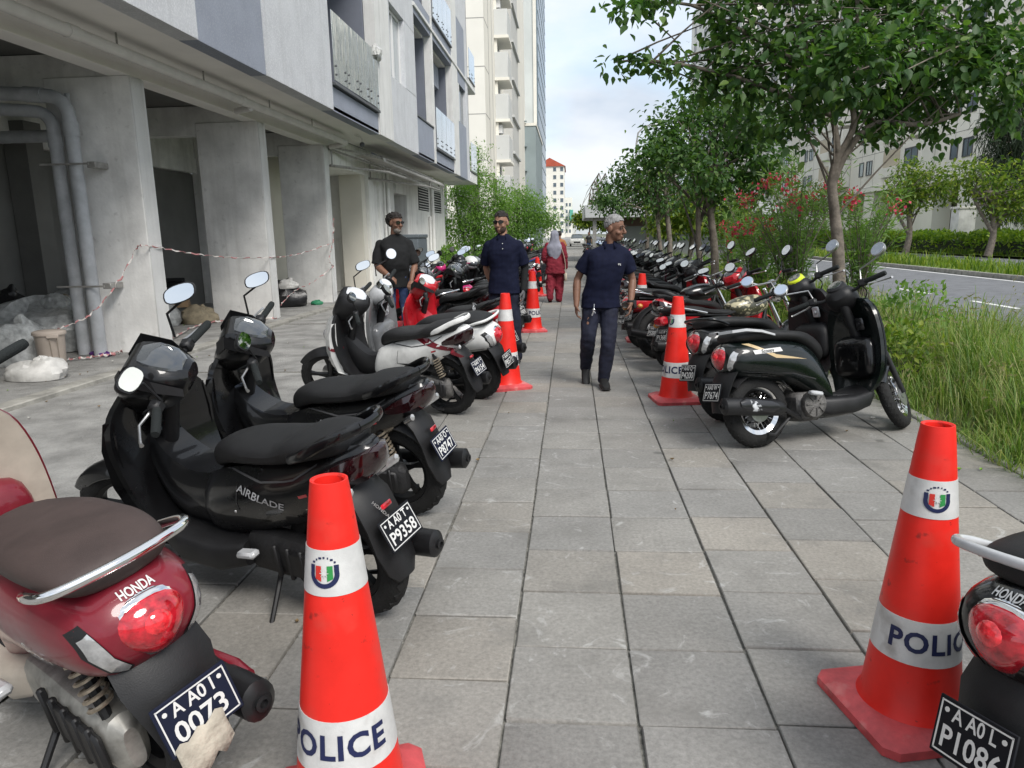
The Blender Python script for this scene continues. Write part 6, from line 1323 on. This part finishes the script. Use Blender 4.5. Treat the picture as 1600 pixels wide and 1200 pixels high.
m_maroon = mat('maroon_cloth', (.20, .014, .028), .85, var=.15, vscale=9); m_hij = mat('grey_scarf', (.27, .275, .33), .85, var=.12, vscale=9); m_ghair = mat('grey_hair', (.27, .265, .26), .7, var=.45, vscale=90, bump=.8, bscale=260); m_bhair = mat('black_hair', (.016, .012, .010), .6, var=.4, vscale=80, bump=.8, bscale=260); m_shoe = mat('black_leather', (.015, .015, .015), .5); m_eye = mat('eye_white', (.11, .085, .075), .3); m_sung = mat('sunglass_lens', (.008, .008, .008), .06, coat=1); m_beard = mat('grey_beard', (.20, .18, .16), .9, var=.6, vscale=120); m_glove = mat('grey_glove', (.10, .10, .105), .8)
def polo_collar(c, M, m, root):
    b = MB(); rows = []
    for i in range(13):
        a = R(-150+300*i/12)+math.pi/2; d = 1+.05*(i in (0, 12)); rows.append([M @ Vector((.066*math.cos(a)*d, .062*math.sin(a)*d, .035+.0*i)), M @ Vector((.088*math.cos(a)*d, .088*math.sin(a)*d-.01, -.012-.02*(i in (0, 1, 11, 12))))])
    b.loft(rows, False, False); o = ob('collar', b, m, root); md = o.modifiers.new('t', 'SOLIDIFY'); md.thickness = .006
def eyes(root, M, m=m_eye):
    for s in (1, -1): o = ob('eye', MB().ball((s*.031, -.083, .010), (.012, .008, .006), 10, 8).xf(M), m, root); ob('iris', MB().ball((s*.031, -.0895, .010), (.005, .003, .005), 8, 6).xf(M), m_bhair, o)
def brows(root, M, m):
    for s in (1, -1): ob('eyebrow', MB().tube([(s*.014, -.096, .028), (s*.032, -.093, .034), (s*.05, -.078, .028)], [.004, .0045, .003], 6).xf(M), m, root)
def sunglasses(root, M):
    g = thing_child('sunglasses', root)
    b = MB()
    for s in (1, -1): b.loft([[Vector((s*.033+x*k, -.100+abs(s*.033+x*k)*.18+e, .012+z*k)) for x, z in ((-.026, .012), (.0, .017), (.028, .014), (.026, -.008), (.006, -.018), (-.018, -.014))] for k, e in ((1.05, -.006), (1.15, -.002), (1.15, .003))])
    o = ob('sunglasses', b.xf(M), m_sung, root); f = MB(); f.tube([(-.012, -.098, .017), (0, -.102, .02), (.012, -.098, .017)], .003, 6)
    for s in (1, -1): f.tube([(s*.062, -.088, .018), (s*.077, -.04, .016), (s*.079, .015, .012)], .0025, 6)
    ob('glasses_frame', f.xf(M), m_sung, o)
def thing_child(n, r): return None

def person(label, loc, rz, J, voxel, shirt_m, trouser_m, skin, sleeve=.55, shirt_st=None, group=None, wr=.004, hands=True, shoes=True, legr=(.088, .062, .055), armr=(.052, .042, .036, .027), seed=0., hem=None, long_sleeve=False, belly=0.):
    root = thing('person', label, 'person', loc, R(rz), group)
    # body: one continuous skin
    b = MB(); Mh = headM(J['head'], *J['hrot']); head_shape(b, Mh); N_ = Vector(J['neck'])
    limb(b, [Mh @ Vector((0, .03, -.08)), N_, N_-Vector((0, 0, .06))], [.05, .054, .06])
    torso(b, [(*J['pelvis'], .13, .085, 0), (*(Vector(J['pelvis']).lerp(Vector(J['chest']), .5)), .12, .085, 0), (*J['chest'], .14, .095, J.get('crot', 0)), (*(N_-Vector((0, 0, .05))), .10, .06, J.get('crot', 0))])
    for s in ('l', 'r'):
        limb(b, [Vector(J['sh'+s])+Vector((-.035*(1 if J['sh'+s][0] > J['chest'][0] else -1), 0, -.045)), J['el'+s], J['wr'+s]], [armr[0]*.6, armr[2], armr[3]]); E, W = Vector(J['el'+s]), Vector(J['wr'+s]); limb(b, [E, E.lerp(W, .3), W], [armr[2], armr[2]*1.05, armr[3]])
        if hands: hand(b, J['wr'+s], J['ft'+s], 1, J.get('curl', .4), J.get('pn'+s, (0, -.3, 0) if False else (1 if s == 'l' else -1, 0, 0)))
        limb(b, [J['hp'+s], J['kn'+s], J['an'+s]], [.075, .05, .04])
    link('body', remesh(b, voxel, 'body', 3), skin, root)
    # shirt
    sb = MB(); pv, ch = Vector(J['pelvis']), Vector(J['chest']); hemz = hem if hem is not None else pv.z-.12; cr = J.get('crot', 0); mid = pv.lerp(ch, .5)
    st = shirt_st or [(pv.x, pv.y, hemz, .200, .146, cr*.5), (pv.x, pv.y, pv.z+.02, .188, .136, cr*.5), (mid.x, mid.y-belly*.5, mid.z, .172+belly*.3, .122+belly, cr), (ch.x, ch.y-.005-belly*.3, ch.z, .19, .13+belly*.4, cr), (ch.x, ch.y, ch.z+.085, .212, .112, cr), (N_.x*.5+ch.x*.5, N_.y, N_.z-.065, .175, .085, cr), (N_.x*.8+ch.x*.2, N_.y, N_.z-.035, .115, .075, cr), (N_.x, N_.y, N_.z-.005, .072, .07, cr)]
    torso(sb, st)
    for s in ('l', 'r'):
        S_, E, W = Vector(J['sh'+s]), Vector(J['el'+s]), Vector(J['wr'+s]); e_ = S_.lerp(E, sleeve*1.35)
        if long_sleeve: limb(sb, [S_, E, W], [armr[0]+.022, armr[2]+.024, armr[3]+.022])
        else: S2 = S_+Vector((-.018*(1 if S_.x > ch.x else -1), 0, -.035)); q = [S2, S2.lerp(e_, .5), e_]; sb.tube([tuple(p) for p in q], [armr[0]+.010, armr[0]+.020, armr[0]+.022], 16); sb.ball(S2, armr[0]+.011, 14, 10)
    link('shirt', remesh(sb, max(voxel, .008), 'shirt', 4, wr*2.4, (6, 6, 7), seed), shirt_m, root)
    # trousers
    tb2 = MB(); torso(tb2, [(pv.x, pv.y, pv.z+.07, .155, .108, 0), (pv.x, pv.y, pv.z, .172, .12, 0), (pv.x, pv.y, pv.z-.10, .168, .118, 0), (pv.x, pv.y, pv.z-.15, .12, .09, 0)])
    for s in ('l', 'r'):
        H_, K, A = Vector(J['hp'+s]), Vector(J['kn'+s]), Vector(J['an'+s]); limb(tb2, [H_, H_.lerp(K, .55), K, K.lerp(A, .45), A+Vector((0, 0, .0))], [legr[0]+.008, legr[0], legr[1]+.018, legr[1]+.012, legr[2]+.008], 14)
    link('trousers', remesh(tb2, max(voxel, .008), 'trousers', 3, wr*3.0, (8, 8, 7), seed+9), trouser_m, root)
    if shoes:
        for s in ('l', 'r'):
            A = Vector(J['an'+s]); ob('shoe', shoe(Matrix.Translation((A.x, A.y-.01, A.z)) @ Matrix.Rotation(R(J.get('fy'+s, 0)), 4, 'Z') @ Matrix.Rotation(R(J.get('fp'+s, 0)), 4, 'X') @ Matrix.Translation((0, -.035, -.075))), m_shoe, root)
    return root, Mh @ Matrix.Scale(1.05, 4)
# 1. grey-haired man walking, looking to his left
J = dict(head=(.105, -.03, 1.595), hrot=(58, 8, -4), neck=(.07, -.0, 1.455), pelvis=(-.03, .02, .93), chest=(.03, 0, 1.25), shl=(-.165, .01, 1.365), ell=(-.265, .06, 1.09), wrl=(-.275, -.03, .84), ftl=(-.275, -.06, .68), shr=(.225, .01, 1.355), elr=(.29, .07, 1.08), wrr=(.265, -.03, .85), ftr=(.255, -.08, .69),
    hpl=(-.115, .02, .88), knl=(-.155, -.06, .51), anl=(-.175, .24, .16), fpl=38, hpr=(.06, .02, .88), knr=(.045, -.10, .49), anr=(.0, -.06, .085), fyr=6, curl=.55, pnl=(1, .1, 0), pnr=(-1, .1, 0))
p1, Mh = person('grey haired man in navy polo and trousers walking and looking aside', (.33, 7.38, 0), 0, J, .006, m_navyc, m_navyt, m_skin, .5, seed=2., belly=.02, armr=(.055, .044, .038, .028))
eyes(p1, Mh); brows(p1, Mh, m_bhair); ob('hair', hair_mesh(Mh, lambda c: c.z > .052-.75*(c.y-.0)*(1 if c.y > -.02 else .55) and c.z > -.075 and not (abs(c.x) > .06 and c.z < .0 and c.y < .03), 1, 1.0, .0, .003), m_ghair, p1, 0)
polo_collar(None, Matrix.Translation((.055, -.005, 1.435)), m_navyc, p1)
v, f = text_geo('PS', .03, .03); ob('chest_badge', MB().add([(.145+x, -.148-.0*y, 1.245+y*.8-.15*x) for x, y in v], f), m_plw, p1, 0)
ky = MB().tube([(-.10, -.13, .86), (-.105, -.15, .80), (-.09, -.152, .77)], .005, 6).lathe([(.012, 0), (.016, .003), (.012, .006)], 12, Matrix.Translation((-.105, -.15, .80)) @ Matrix.Rotation(R(90), 4, 'X')).box((-.115, -.152, .765), (.012, .004, .04), (0, .4, 0)); ob('keys', ky, m_galv, p1)
ob('watch', MB().lathe([(.031, -.012), (.035, -.008), (.035, .008), (.031, .012)], 16, Matrix.Translation((.267, -.02, .875))), m_shoe, p1); ob('belt', MB().loft([ering((-.03, .02, z), .168, .118, 22) for z in (.915, .95)], False), m_shoe, p1)
# 2. young man with sunglasses between the scooters
J = dict(head=(-.02, -.02, 1.69), hrot=(-12, 4, 0), neck=(-.005, 0, 1.55), pelvis=(0, 0, .98), chest=(0, 0, 1.34), shl=(-.195, .0, 1.46), ell=(-.235, .10, 1.16), wrl=(-.16, .15, .93), ftl=(-.10, .14, .80), shr=(.195, .0, 1.46), elr=(.245, .06, 1.15), wrr=(.235, -.03, .90), ftr=(.24, -.06, .74), hpl=(-.09, 0, .93), knl=(-.12, -.02, .51), anl=(-.14, .02, .085), hpr=(.09, 0, .93), knr=(.12, -.02, .51), anr=(.14, .02, .085), curl=.5, crot=-.12)
p2, Mh = person('young man in navy polo shirt and sunglasses standing between scooters', (-.80, 8.72, 0), -4, J, .007, m_navyc, m_navyt, m_skin2, .62, seed=5., armr=(.055, .044, .038, .028))
brows(p2, Mh, m_bhair); sunglasses(p2, Mh); ob('hair', hair_mesh(Mh, lambda c: c.z > .062-.7*(c.y)*(1 if c.y > -.02 else .3) and c.z > -.05 and not (abs(c.x) > .06 and c.z < .02 and c.y < .03), 4, 1.02, .0, .007), m_bhair, p2, 0); polo_collar(None, Matrix.Translation((-.002, -.005, 1.528)), m_navyc, p2)
for i in (0, 1): ob('shirt_button', MB().ball((.01, -.128-.004*i, 1.45-.06*i), (.006, .003, .006), 8, 6), m_plw, p2)
b = MB(); limb(b, [Vector(J['shr']).lerp(Vector(J['elr']), .75), J['elr'], J['wrr']], [.05, .047, .036]); ob('arm_sleeve', b, m_blackc, p2); b = MB(); hand(b, J['wrr'], J['ftr'], 1, .6, (-1, 0, 0), 1.22); link('glove', remesh(b, .006, 'glove', 2), m_glove, p2)
bd = MB(); bd.ball((0, -.022, -.066), (.062, .068, .056), 18, 12); bd.xf(Mh); ob('beard', bd, mat('short_beard', (.05, .03, .022), .9, var=.6, vscale=140), p2)
# 3. stout man in black tee by the wall
J = dict(head=(.03, -.05, 1.735), hrot=(34, 6, 0), neck=(.015, 0, 1.59), pelvis=(0, 0, .99), chest=(0, -.01, 1.36), shl=(-.215, .02, 1.48), ell=(-.26, -.02, 1.17), wrl=(-.10, -.22, 1.03), ftl=(.02, -.25, .95), shr=(.20, .02, 1.48), elr=(.26, -.02, 1.17), wrr=(.20, -.18, .96), ftr=(.16, -.26, .87), hpl=(-.10, 0, .94), knl=(-.12, -.02, .52), anl=(-.14, .02, .085), hpr=(.10, 0, .94), knr=(.12, -.02, .52), anr=(.14, .02, .085), curl=.5, crot=.35, pnl=(0, .3, -1), pnr=(0, .3, -1))
p3, Mh = person('stout man in black T-shirt, jeans and sunglasses standing near the building', (-2.42, 10.0, 0), 14, J, .007, m_blackc, m_jean, m_skin, .72, seed=7., belly=.05, armr=(.06, .05, .042, .03), hem=.86)
sunglasses(p3, Mh); brows(p3, Mh, m_bhair); ob('hair', hair_mesh(Mh, lambda c: c.z > .055-.9*(c.y)*(1.4 if c.y > -.02 else .3) and not (abs(c.x) > .055 and c.z < .02 and c.y < -.0), 8, 1.06, .22, .008), m_bhair, p3, 0); bd = MB(); bd.ball((0, -.03, -.085), (.052, .062, .05), 18, 12); bd.xf(Mh); ob('beard', bd, m_beard, p3)
# 4. woman in maroon walking away
J = dict(head=(0, -.01, 1.49), hrot=(10, 0, 0), neck=(0, 0, 1.36), pelvis=(0, 0, .86), chest=(0, 0, 1.18), shl=(-.165, .0, 1.29), ell=(-.24, .03, 1.03), wrl=(-.25, -.05, .80), ftl=(-.25, -.07, .66), shr=(.165, .0, 1.29), elr=(.25, .03, 1.04), wrr=(.20, -.12, .90), ftr=(.16, -.2, .84), hpl=(-.09, 0, .82), knl=(-.10, -.06, .46), anl=(-.10, .02, .085), hpr=(.09, 0, .82), knr=(.10, .03, .45), anr=(.11, .14, .13), fpr=25, curl=.4)
p4, Mh = person('woman in maroon tunic and trousers with grey headscarf walking away', (-.37, 16.85, 0), 176, J, .009, m_maroon, m_maroon, m_skin2, .6, long_sleeve=True, seed=11., legr=(.1, .09, .075), shirt_st=[(0, 0, .66, .235, .165, 0), (0, 0, .8, .215, .155, 0), (0, 0, 1.02, .175, .125, 0), (0, 0, 1.18, .185, .125, 0), (0, 0, 1.28, .175, .105, 0), (0, 0, 1.33, .1, .08, 0)], wr=.008)
hb_ = MB(); torso(hb_, [(0, .09, .93, .03, .02, 0), (0, .075, 1.02, .10, .05, 0), (0, .05, 1.14, .17, .095, 0), (0, .03, 1.26, .185, .12, 0), (0, .015, 1.36, .125, .11, 0), (0, .01, 1.46, .098, .115, 0), (0, .01, 1.56, .09, .11, 0), (0, .012, 1.615, .06, .075, 0), (0, .012, 1.635, .02, .03, 0)]); link('headscarf', remesh(hb_, .009, 'headscarf', 3, .008, (10, 10, 4), 3.), m_hij, p4)
hb2 = thing('handbag', 'cream handbag hanging at the side of the woman in maroon', 'bag', (-.37-.235, 16.82, .62), 0); 
hb2.location = (-.12, 16.75, .58); ob('bag_body', MB().box((0, 0, .0), (.06, .22, .2), None, .03), mat('cream_leather', (.55, .48, .38), .6), hb2); ob('strap', MB().tube(crom([(0, -.08, .08), (-.02, -.05, .4), (-.12, .02, .74), (-.02, .06, .4), (0, .08, .08)], 4), .006, 6), MATS['cream_leather'], hb2)
# 5. far walkers
for (px, y, m1, m2, lab, rz_) in ((874, 27, mat('ochre_cloth', (.32, .14, .05), .85), m_blackc, 'person in ochre top far along the path', 180), (920, 62, m_plas, m_jean, 'distant person in dark clothes near the end of the bikes', 10)):
    q = AY(px, 380, y)
    J = dict(head=(0, -.01, 1.52), hrot=(10, 0, 0), neck=(0, 0, 1.39), pelvis=(0, 0, .88), chest=(0, 0, 1.2), shl=(-.17, .0, 1.31), ell=(-.23, .03, 1.05), wrl=(-.23, -.05, .82), ftl=(-.23, -.07, .7), shr=(.17, .0, 1.31), elr=(.23, .03, 1.05), wrr=(.23, -.05, .82), ftr=(.23, -.07, .7), hpl=(-.09, 0, .84), knl=(-.10, -.06, .46), anl=(-.10, .02, .085), hpr=(.09, 0, .84), knr=(.10, .03, .45), anr=(.11, .1, .085))
    pf, Mh = person(lab, (q.x, y, 0), rz_, J, .014, m1, m2, m_skin, .6, seed=y); ob('hair', hair_mesh(Mh, lambda c: c.z > .05-.7*c.y and c.z > -.06, 4, 1.02), m_bhair, pf, 0)
# ================================================================== rubbish, tape and small things
def crumple(c, rad, amp, fr, seed, flatz=0., n=22, m=14):
    b = MB(); b.ball((0, 0, 0), rad, n, m); o = []
    for p in b.v:
        q = Vector(p); d = q.normalized(); s = amp*(mnoise.noise(q*fr+Vector((seed, 0, 0)))+.6*abs(mnoise.noise(q*fr*2.3+Vector((0, seed, 0))))+.35*mnoise.noise(q*fr*5+Vector((0, 0, seed)))); q = q+d*s; q.z = max(q.z, -rad[2]*.45) if flatz else q.z; o.append((q.x, q.y, q.z+rad[2]*.45))
    b.v = o; return b
m_clear = mat('cloudy_plastic', (.42, .43, .42), .28, var=.35, vscale=9, bump=.6, bscale=24, spec=.6); m_bagw = mat('white_sack', (.6, .59, .56), .55, var=.15, vscale=8, bump=.4, bscale=26); m_bagb = mat('black_bin_bag', (.014, .014, .015), .3, var=.3, vscale=10, bump=.5, bscale=20); m_tan = mat('tan_cloth', (.26, .22, .15), .85, var=.25, vscale=10); m_card = mat('cardboard', (.28, .19, .11), .85, var=.15, vscale=8); m_grn = mat('green_plastic', (.03, .2, .1), .5)
def bag(lab, x, y, rad, m, seed, amp=.09, fr=4., rz=0, cat='rubbish bag', name='rubbish_bag', z=0):
    t = thing(name, lab, cat, (x, y, z), rz, 'rubbish under the building'); ob('sack', crumple((0, 0, 0), rad, amp, fr, seed, 1), m, t, 30); ob('tied_neck', crumple((0, 0, 0), (rad[0]*.2, rad[1]*.2, rad[2]*.3), .03, 14, seed+3).xf(Matrix.Translation((rad[0]*.3, 0, rad[2]*1.25))), m, t, 30); return t
bag('white translucent sack lying in front of the beige bin', -6.25, 7.85, (.34, .24, .16), m_bagw, 1.3, .08); bag('cloudy plastic bag of rubbish beside the beige bin', -7.3, 8.9, (.4, .35, .38), m_clear, 2.7); bag('heap of cloudy plastic sheeting behind the beige bin', -7.95, 10.2, (1.0, .8, .48), m_clear, 3.1, .25, 2.2); bag('grey plastic sheeting piled under the dark back wall', -8.3, 11.9, (.8, .7, .55), m_clear, 4.4, .22, 2.6)
bag('black bag on top of the plastic heap', -8.75, 10.6, (.4, .4, .55), m_bagb, 5.2, .15, 3.5); bag('tan sack leaning behind the first pillar', -8.2, 11.0, (.45, .35, .45), m_tan, 6.1); bag('black bag near the far end of the heap', -8.8, 9.6, (.4, .4, .5), m_bagb, 7.9, .15, 3.5)
bag('large black bin bag between the second and third pillars', -6.75, 16.6, (.55, .42, .38), m_bagb, 8.2, .13, 3.6); bag('pale plastic bag on the large black bin bag', -6.55, 16.45, (.22, .18, .14), m_bagw, 9.5, .06, 7, 0, 'rubbish bag', 'rubbish_bag', .42); bag('crumpled green bottle bag by the black bin bag', -6.05, 16.9, (.14, .1, .07), m_grn, 3.6, .03, 9)
bag('cloudy plastic heap behind the second scooter mirror', -7.9, 13.0, (.6, .45, .3), m_clear, 2.2, .12, 3.5); bag('tan cloth bundle by the cardboard box', -7.15, 13.35, (.34, .28, .2), m_tan, 5.5); bag('dark bundle along the inner pillar', -8.5, 13.8, (.5, .4, .45), m_bagb, 1.1, .12, 3.6)
def carton(lab, x, y, z, s, rz):
    t = thing('cardboard_box', lab, 'box', (x, y, z), rz, 'cartons under the building'); w, d, h = s; ob('box_body', MB().bx(-w/2, w/2, -d/2, d/2, 0, h, .004), m_card, t)
    for sg in (1, -1): ob('flap', MB().box((sg*(w/2+.06), 0, h+.03), (.16, d, .006), (0, sg*R(25), 0)), m_card, t)
carton('brown carton on the rubbish between the first pillars', -7.6, 13.4, .3, (.5, .4, .3), .4); carton('flattened brown carton behind the tan bundle', -8.2, 13.2, .45, (.55, .45, .2), -.3); carton('dark stained carton against the dark back wall', -8.75, 13.0, .0, (.6, .5, .55), .2)
pl_ = thing('dark_panel', 'dark board leaning on the cartons', 'board', (-8.0, 13.55, .55), .2); ob('board', MB().box((0, 0, .12), (1.0, .04, .36), (R(-20), 0, 0), .01), m_plas, pl_); ob('batten', MB().box((0, -.03, .24), (.95, .03, .03), (R(-20), 0, 0)), m_plas, pl_)
# beige pedal bin
bn = thing('pedal_bin', 'beige plastic pedal bin with a clip lid by the pipes', 'bin', (-6.68, 8.72, 0), R(20)); m_bei = mat('beige_plastic', (.55, .47, .40), .5, var=.06, vscale=5)
ob('bucket', MB().lathe([(0, 0), (.14, 0), (.15, .02), (.175, .4), (.178, .405), (0, .405)], 32), m_bei, bn); ob('lid', MB().lathe([(.192, .40), (.196, .41), (.192, .44), (.165, .455), (0, .462)], 32), m_bei, bn); ob('lid_clip', MB().bx(.02, .16, -.20, -.185, .37, .42, .006), m_bei, bn); ob('pedal_link', MB().tube([(.05, -.185, .39), (.055, -.165, .05)], .006).tube([(.13, -.17, .39), (.125, -.14, .05)], .006), mat('beige_dark', (.3, .25, .2), .6), bn); ob('pedal', MB().bx(.03, .15, -.19, -.12, .0, .05, .008), m_dark, bn)
for i, (px, py, lab) in enumerate(((150, 554, 'crushed purple bottle by the foot of the pipes'), (165, 556, 'crumpled dark purple wrapper by the foot of the pipes'))):
    q = G(px, py); t = bag(lab, q.x, q.y, (.09, .05, .035), mat('purple_wrap', (.10, .03, .18), .4), 3.3+i, .025, 12, 0, 'litter', 'crushed_wrapper')
# barrier tape: twisted ribbon of red and white lengths
m_tr = mat('tape_red', (.50, .22, .22), .5); m_tw2 = mat('tape_white', (.66, .62, .58), .5)
def tape(lab, pts, w=.034, sag=.0, tw=5.):
    t = thing('barrier_tape', lab, 'tape', pts[0], 0, 'barrier tape round the pillars'); o0 = Vector(pts[0]); P_ = crom(pts, 14); b = MB(); n = len(P_)
    for i in range(n-1):
        b.cur = (i//2) % 2; rw = []
        for k in (i, i+1):
            p = Vector(P_[k])-o0; p += Vector((.012*math.sin(k*1.1), .012*math.cos(k*1.7), .01*math.sin(k*2.1))); a = math.sin(k*.37)*tw*.4+k*.05; ww = w*(.4+.35*abs(math.sin(k*.6))); tdir = (Vector(P_[min(k+1, n-1)])-Vector(P_[max(k-1, 0)])).normalized(); u = tdir.cross(Vector((1, 0, 0))).normalized(); v_ = tdir.cross(u); d = (u*math.cos(a)+v_*math.sin(a))*ww/2; rw.append((p-d, p+d))
        b.add([rw[0][0], rw[0][1], rw[1][1], rw[1][0]], [(0, 1, 2, 3)])
    o = link('ribbon', b.mesh('ribbon', 60), [m_tr, m_tw2], t); md = o.modifiers.new('t', 'SOLIDIFY'); md.thickness = .003
E1 = PX+.03
a1 = AX(232, 384, E1); a2 = AX(432, 402, E1); a3 = AX(521, 379, E1)
tape('red and white tape from the bin up to the first pillar', [(-6.55, 8.7, .47), tuple(AY(140, 492, 9.0)), tuple(AY(185, 440, 9.25)), tuple(AY(214, 385, 9.76))])
tape('red and white tape strung between first and second pillars', [tuple(AY(214, 385, 9.76)), tuple(a1), tuple(AX(300, 396, E1-.05)), tuple(AX(370, 403, E1-.05)), tuple(a2)]); tape('red and white tape strung between second and third pillars', [tuple(a2), tuple(AX(470, 396, E1-.03)), tuple(a3)])
tape('loose red tape running down the third pillar', [tuple(AX(521, 340, E1)), tuple(AX(520, 379, E1)), tuple(AX(514, 405, E1)), tuple(AX(521, 416, E1))], .035); tape('tape sloping from the third pillar to the black bin bag', [tuple(AX(521, 416, E1)), tuple(AX(490, 440, E1-.2)), tuple(AX(460, 455, E1-.35)), tuple(AX(438, 477, E1-.1))]); tape('loose red tape lying between the first pillars', [tuple(G(270, 528, .03)), tuple(G(310, 508, .03)), tuple(G(360, 500, .03)), tuple(G(432, 497, .05))], .05); tape('red tape on the ground at the foot of the pipes', [tuple(G(100, 562, .02)), tuple(G(140, 558, .03)), tuple(G(175, 553, .03)), tuple(G(190, 548, .03))], .06)
# helmets hung on scooter bars
def helmet(lab, p, m, m2, rz):
    t = thing('helmet', lab, 'helmet', p, rz, 'helmets hung on handlebars'); b = MB(); b.ball((0, 0, .0), (.125, .15, .125), 20, 14); b.v = [(x, y, max(z, -.09)) for x, y, z in b.v]; ob('shell', b, m, t); v_ = MB(); v_.ball((0, -.03, -.01), (.118, .135, .075), 18, 10); ob('visor', v_, m_gauge, t); ob('stripe', MB().lathe([(.1255, -.004), (.128, 0), (.1255, .012)], 24, Matrix.Translation((0, .0, .0)) @ Matrix.Scale(1.18, 4, (0, 1, 0))), m2, t)
q = AY(716, 408, 12.1); helmet('black helmet hung on the red scooter bars', tuple(q), m_pblk, m_slv, .5); q = AY(735, 411, 12.6); helmet('white and pink helmet hung beside the black helmet', tuple(q), m_pwht, m_ppnk, .9)
# distant white car and a lamp post
cr = thing('parked_car', 'white car standing far off at the end of the footpath', 'car', (.75, 92, 0), R(90))
cb_ = MB(); cb_.loft([sect(x, zt, zb, hw, 5, 0, 20) for x, zt, zb, hw in ((-2.1, .75, .35, .7), (-2.0, .95, .25, .84), (-1.0, 1.0, .22, .88), (.9, .95, .22, .88), (1.9, .85, .25, .84), (2.1, .7, .35, .7))]); ob('body', cb_, m_pwht, cr); cb_ = MB(); cb_.loft([sect(x, zt, .9, hw, 4, 0, 18) for x, zt, hw in ((-1.75, 1.0, .7), (-1.1, 1.45, .68), (.3, 1.48, .68), (1.1, 1.0, .74))]); ob('cabin', cb_, m_glassw, cr); ob('roof', MB().bx(-1.1, .3, -.62, .62, 1.46, 1.51, .02), m_pwht, cr)
for x in (-1.3, 1.35):
    for s in (1, -1): w_ = ob('wheel', tyre(0, .32, .2).xf(Matrix.Translation((x, s*.78, 0))), m_rub, cr); ob('rim', rim(0, .32, .14, 'cast').xf(Matrix.Translation((x, s*.8, 0))), m_rims, w_)
for s in (1, -1): ob('headlight', MB().ball((-2.02, s*.6, .68), (.06, .18, .09), 10, 8), m_lensc, cr); ob('tail_light', MB().ball((2.02, s*.6, .75), (.06, .15, .08), 10, 8), m_lensr, cr)
ob('grille', MB().bx(-2.12, -2.08, -.4, .4, .42, .6), m_plas, cr)
lp = thing('lamp_post', 'thin grey lamp post with a curved arm above the verge trees', 'lamp post', (6.9*.62, 50, 0)); ob('pole', MB().tube([(0, 0, 0), (0, 0, 7.2), (.1, 0, 7.9), (.5, 0, 8.3), (1.1, 0, 8.4)], [.09, .06, .05, .045, .04], 8), m_steel, lp); ob('lamp_head', MB().box((1.4, 0, 8.38), (.7, .22, .1), None, .03), m_alu, lp)
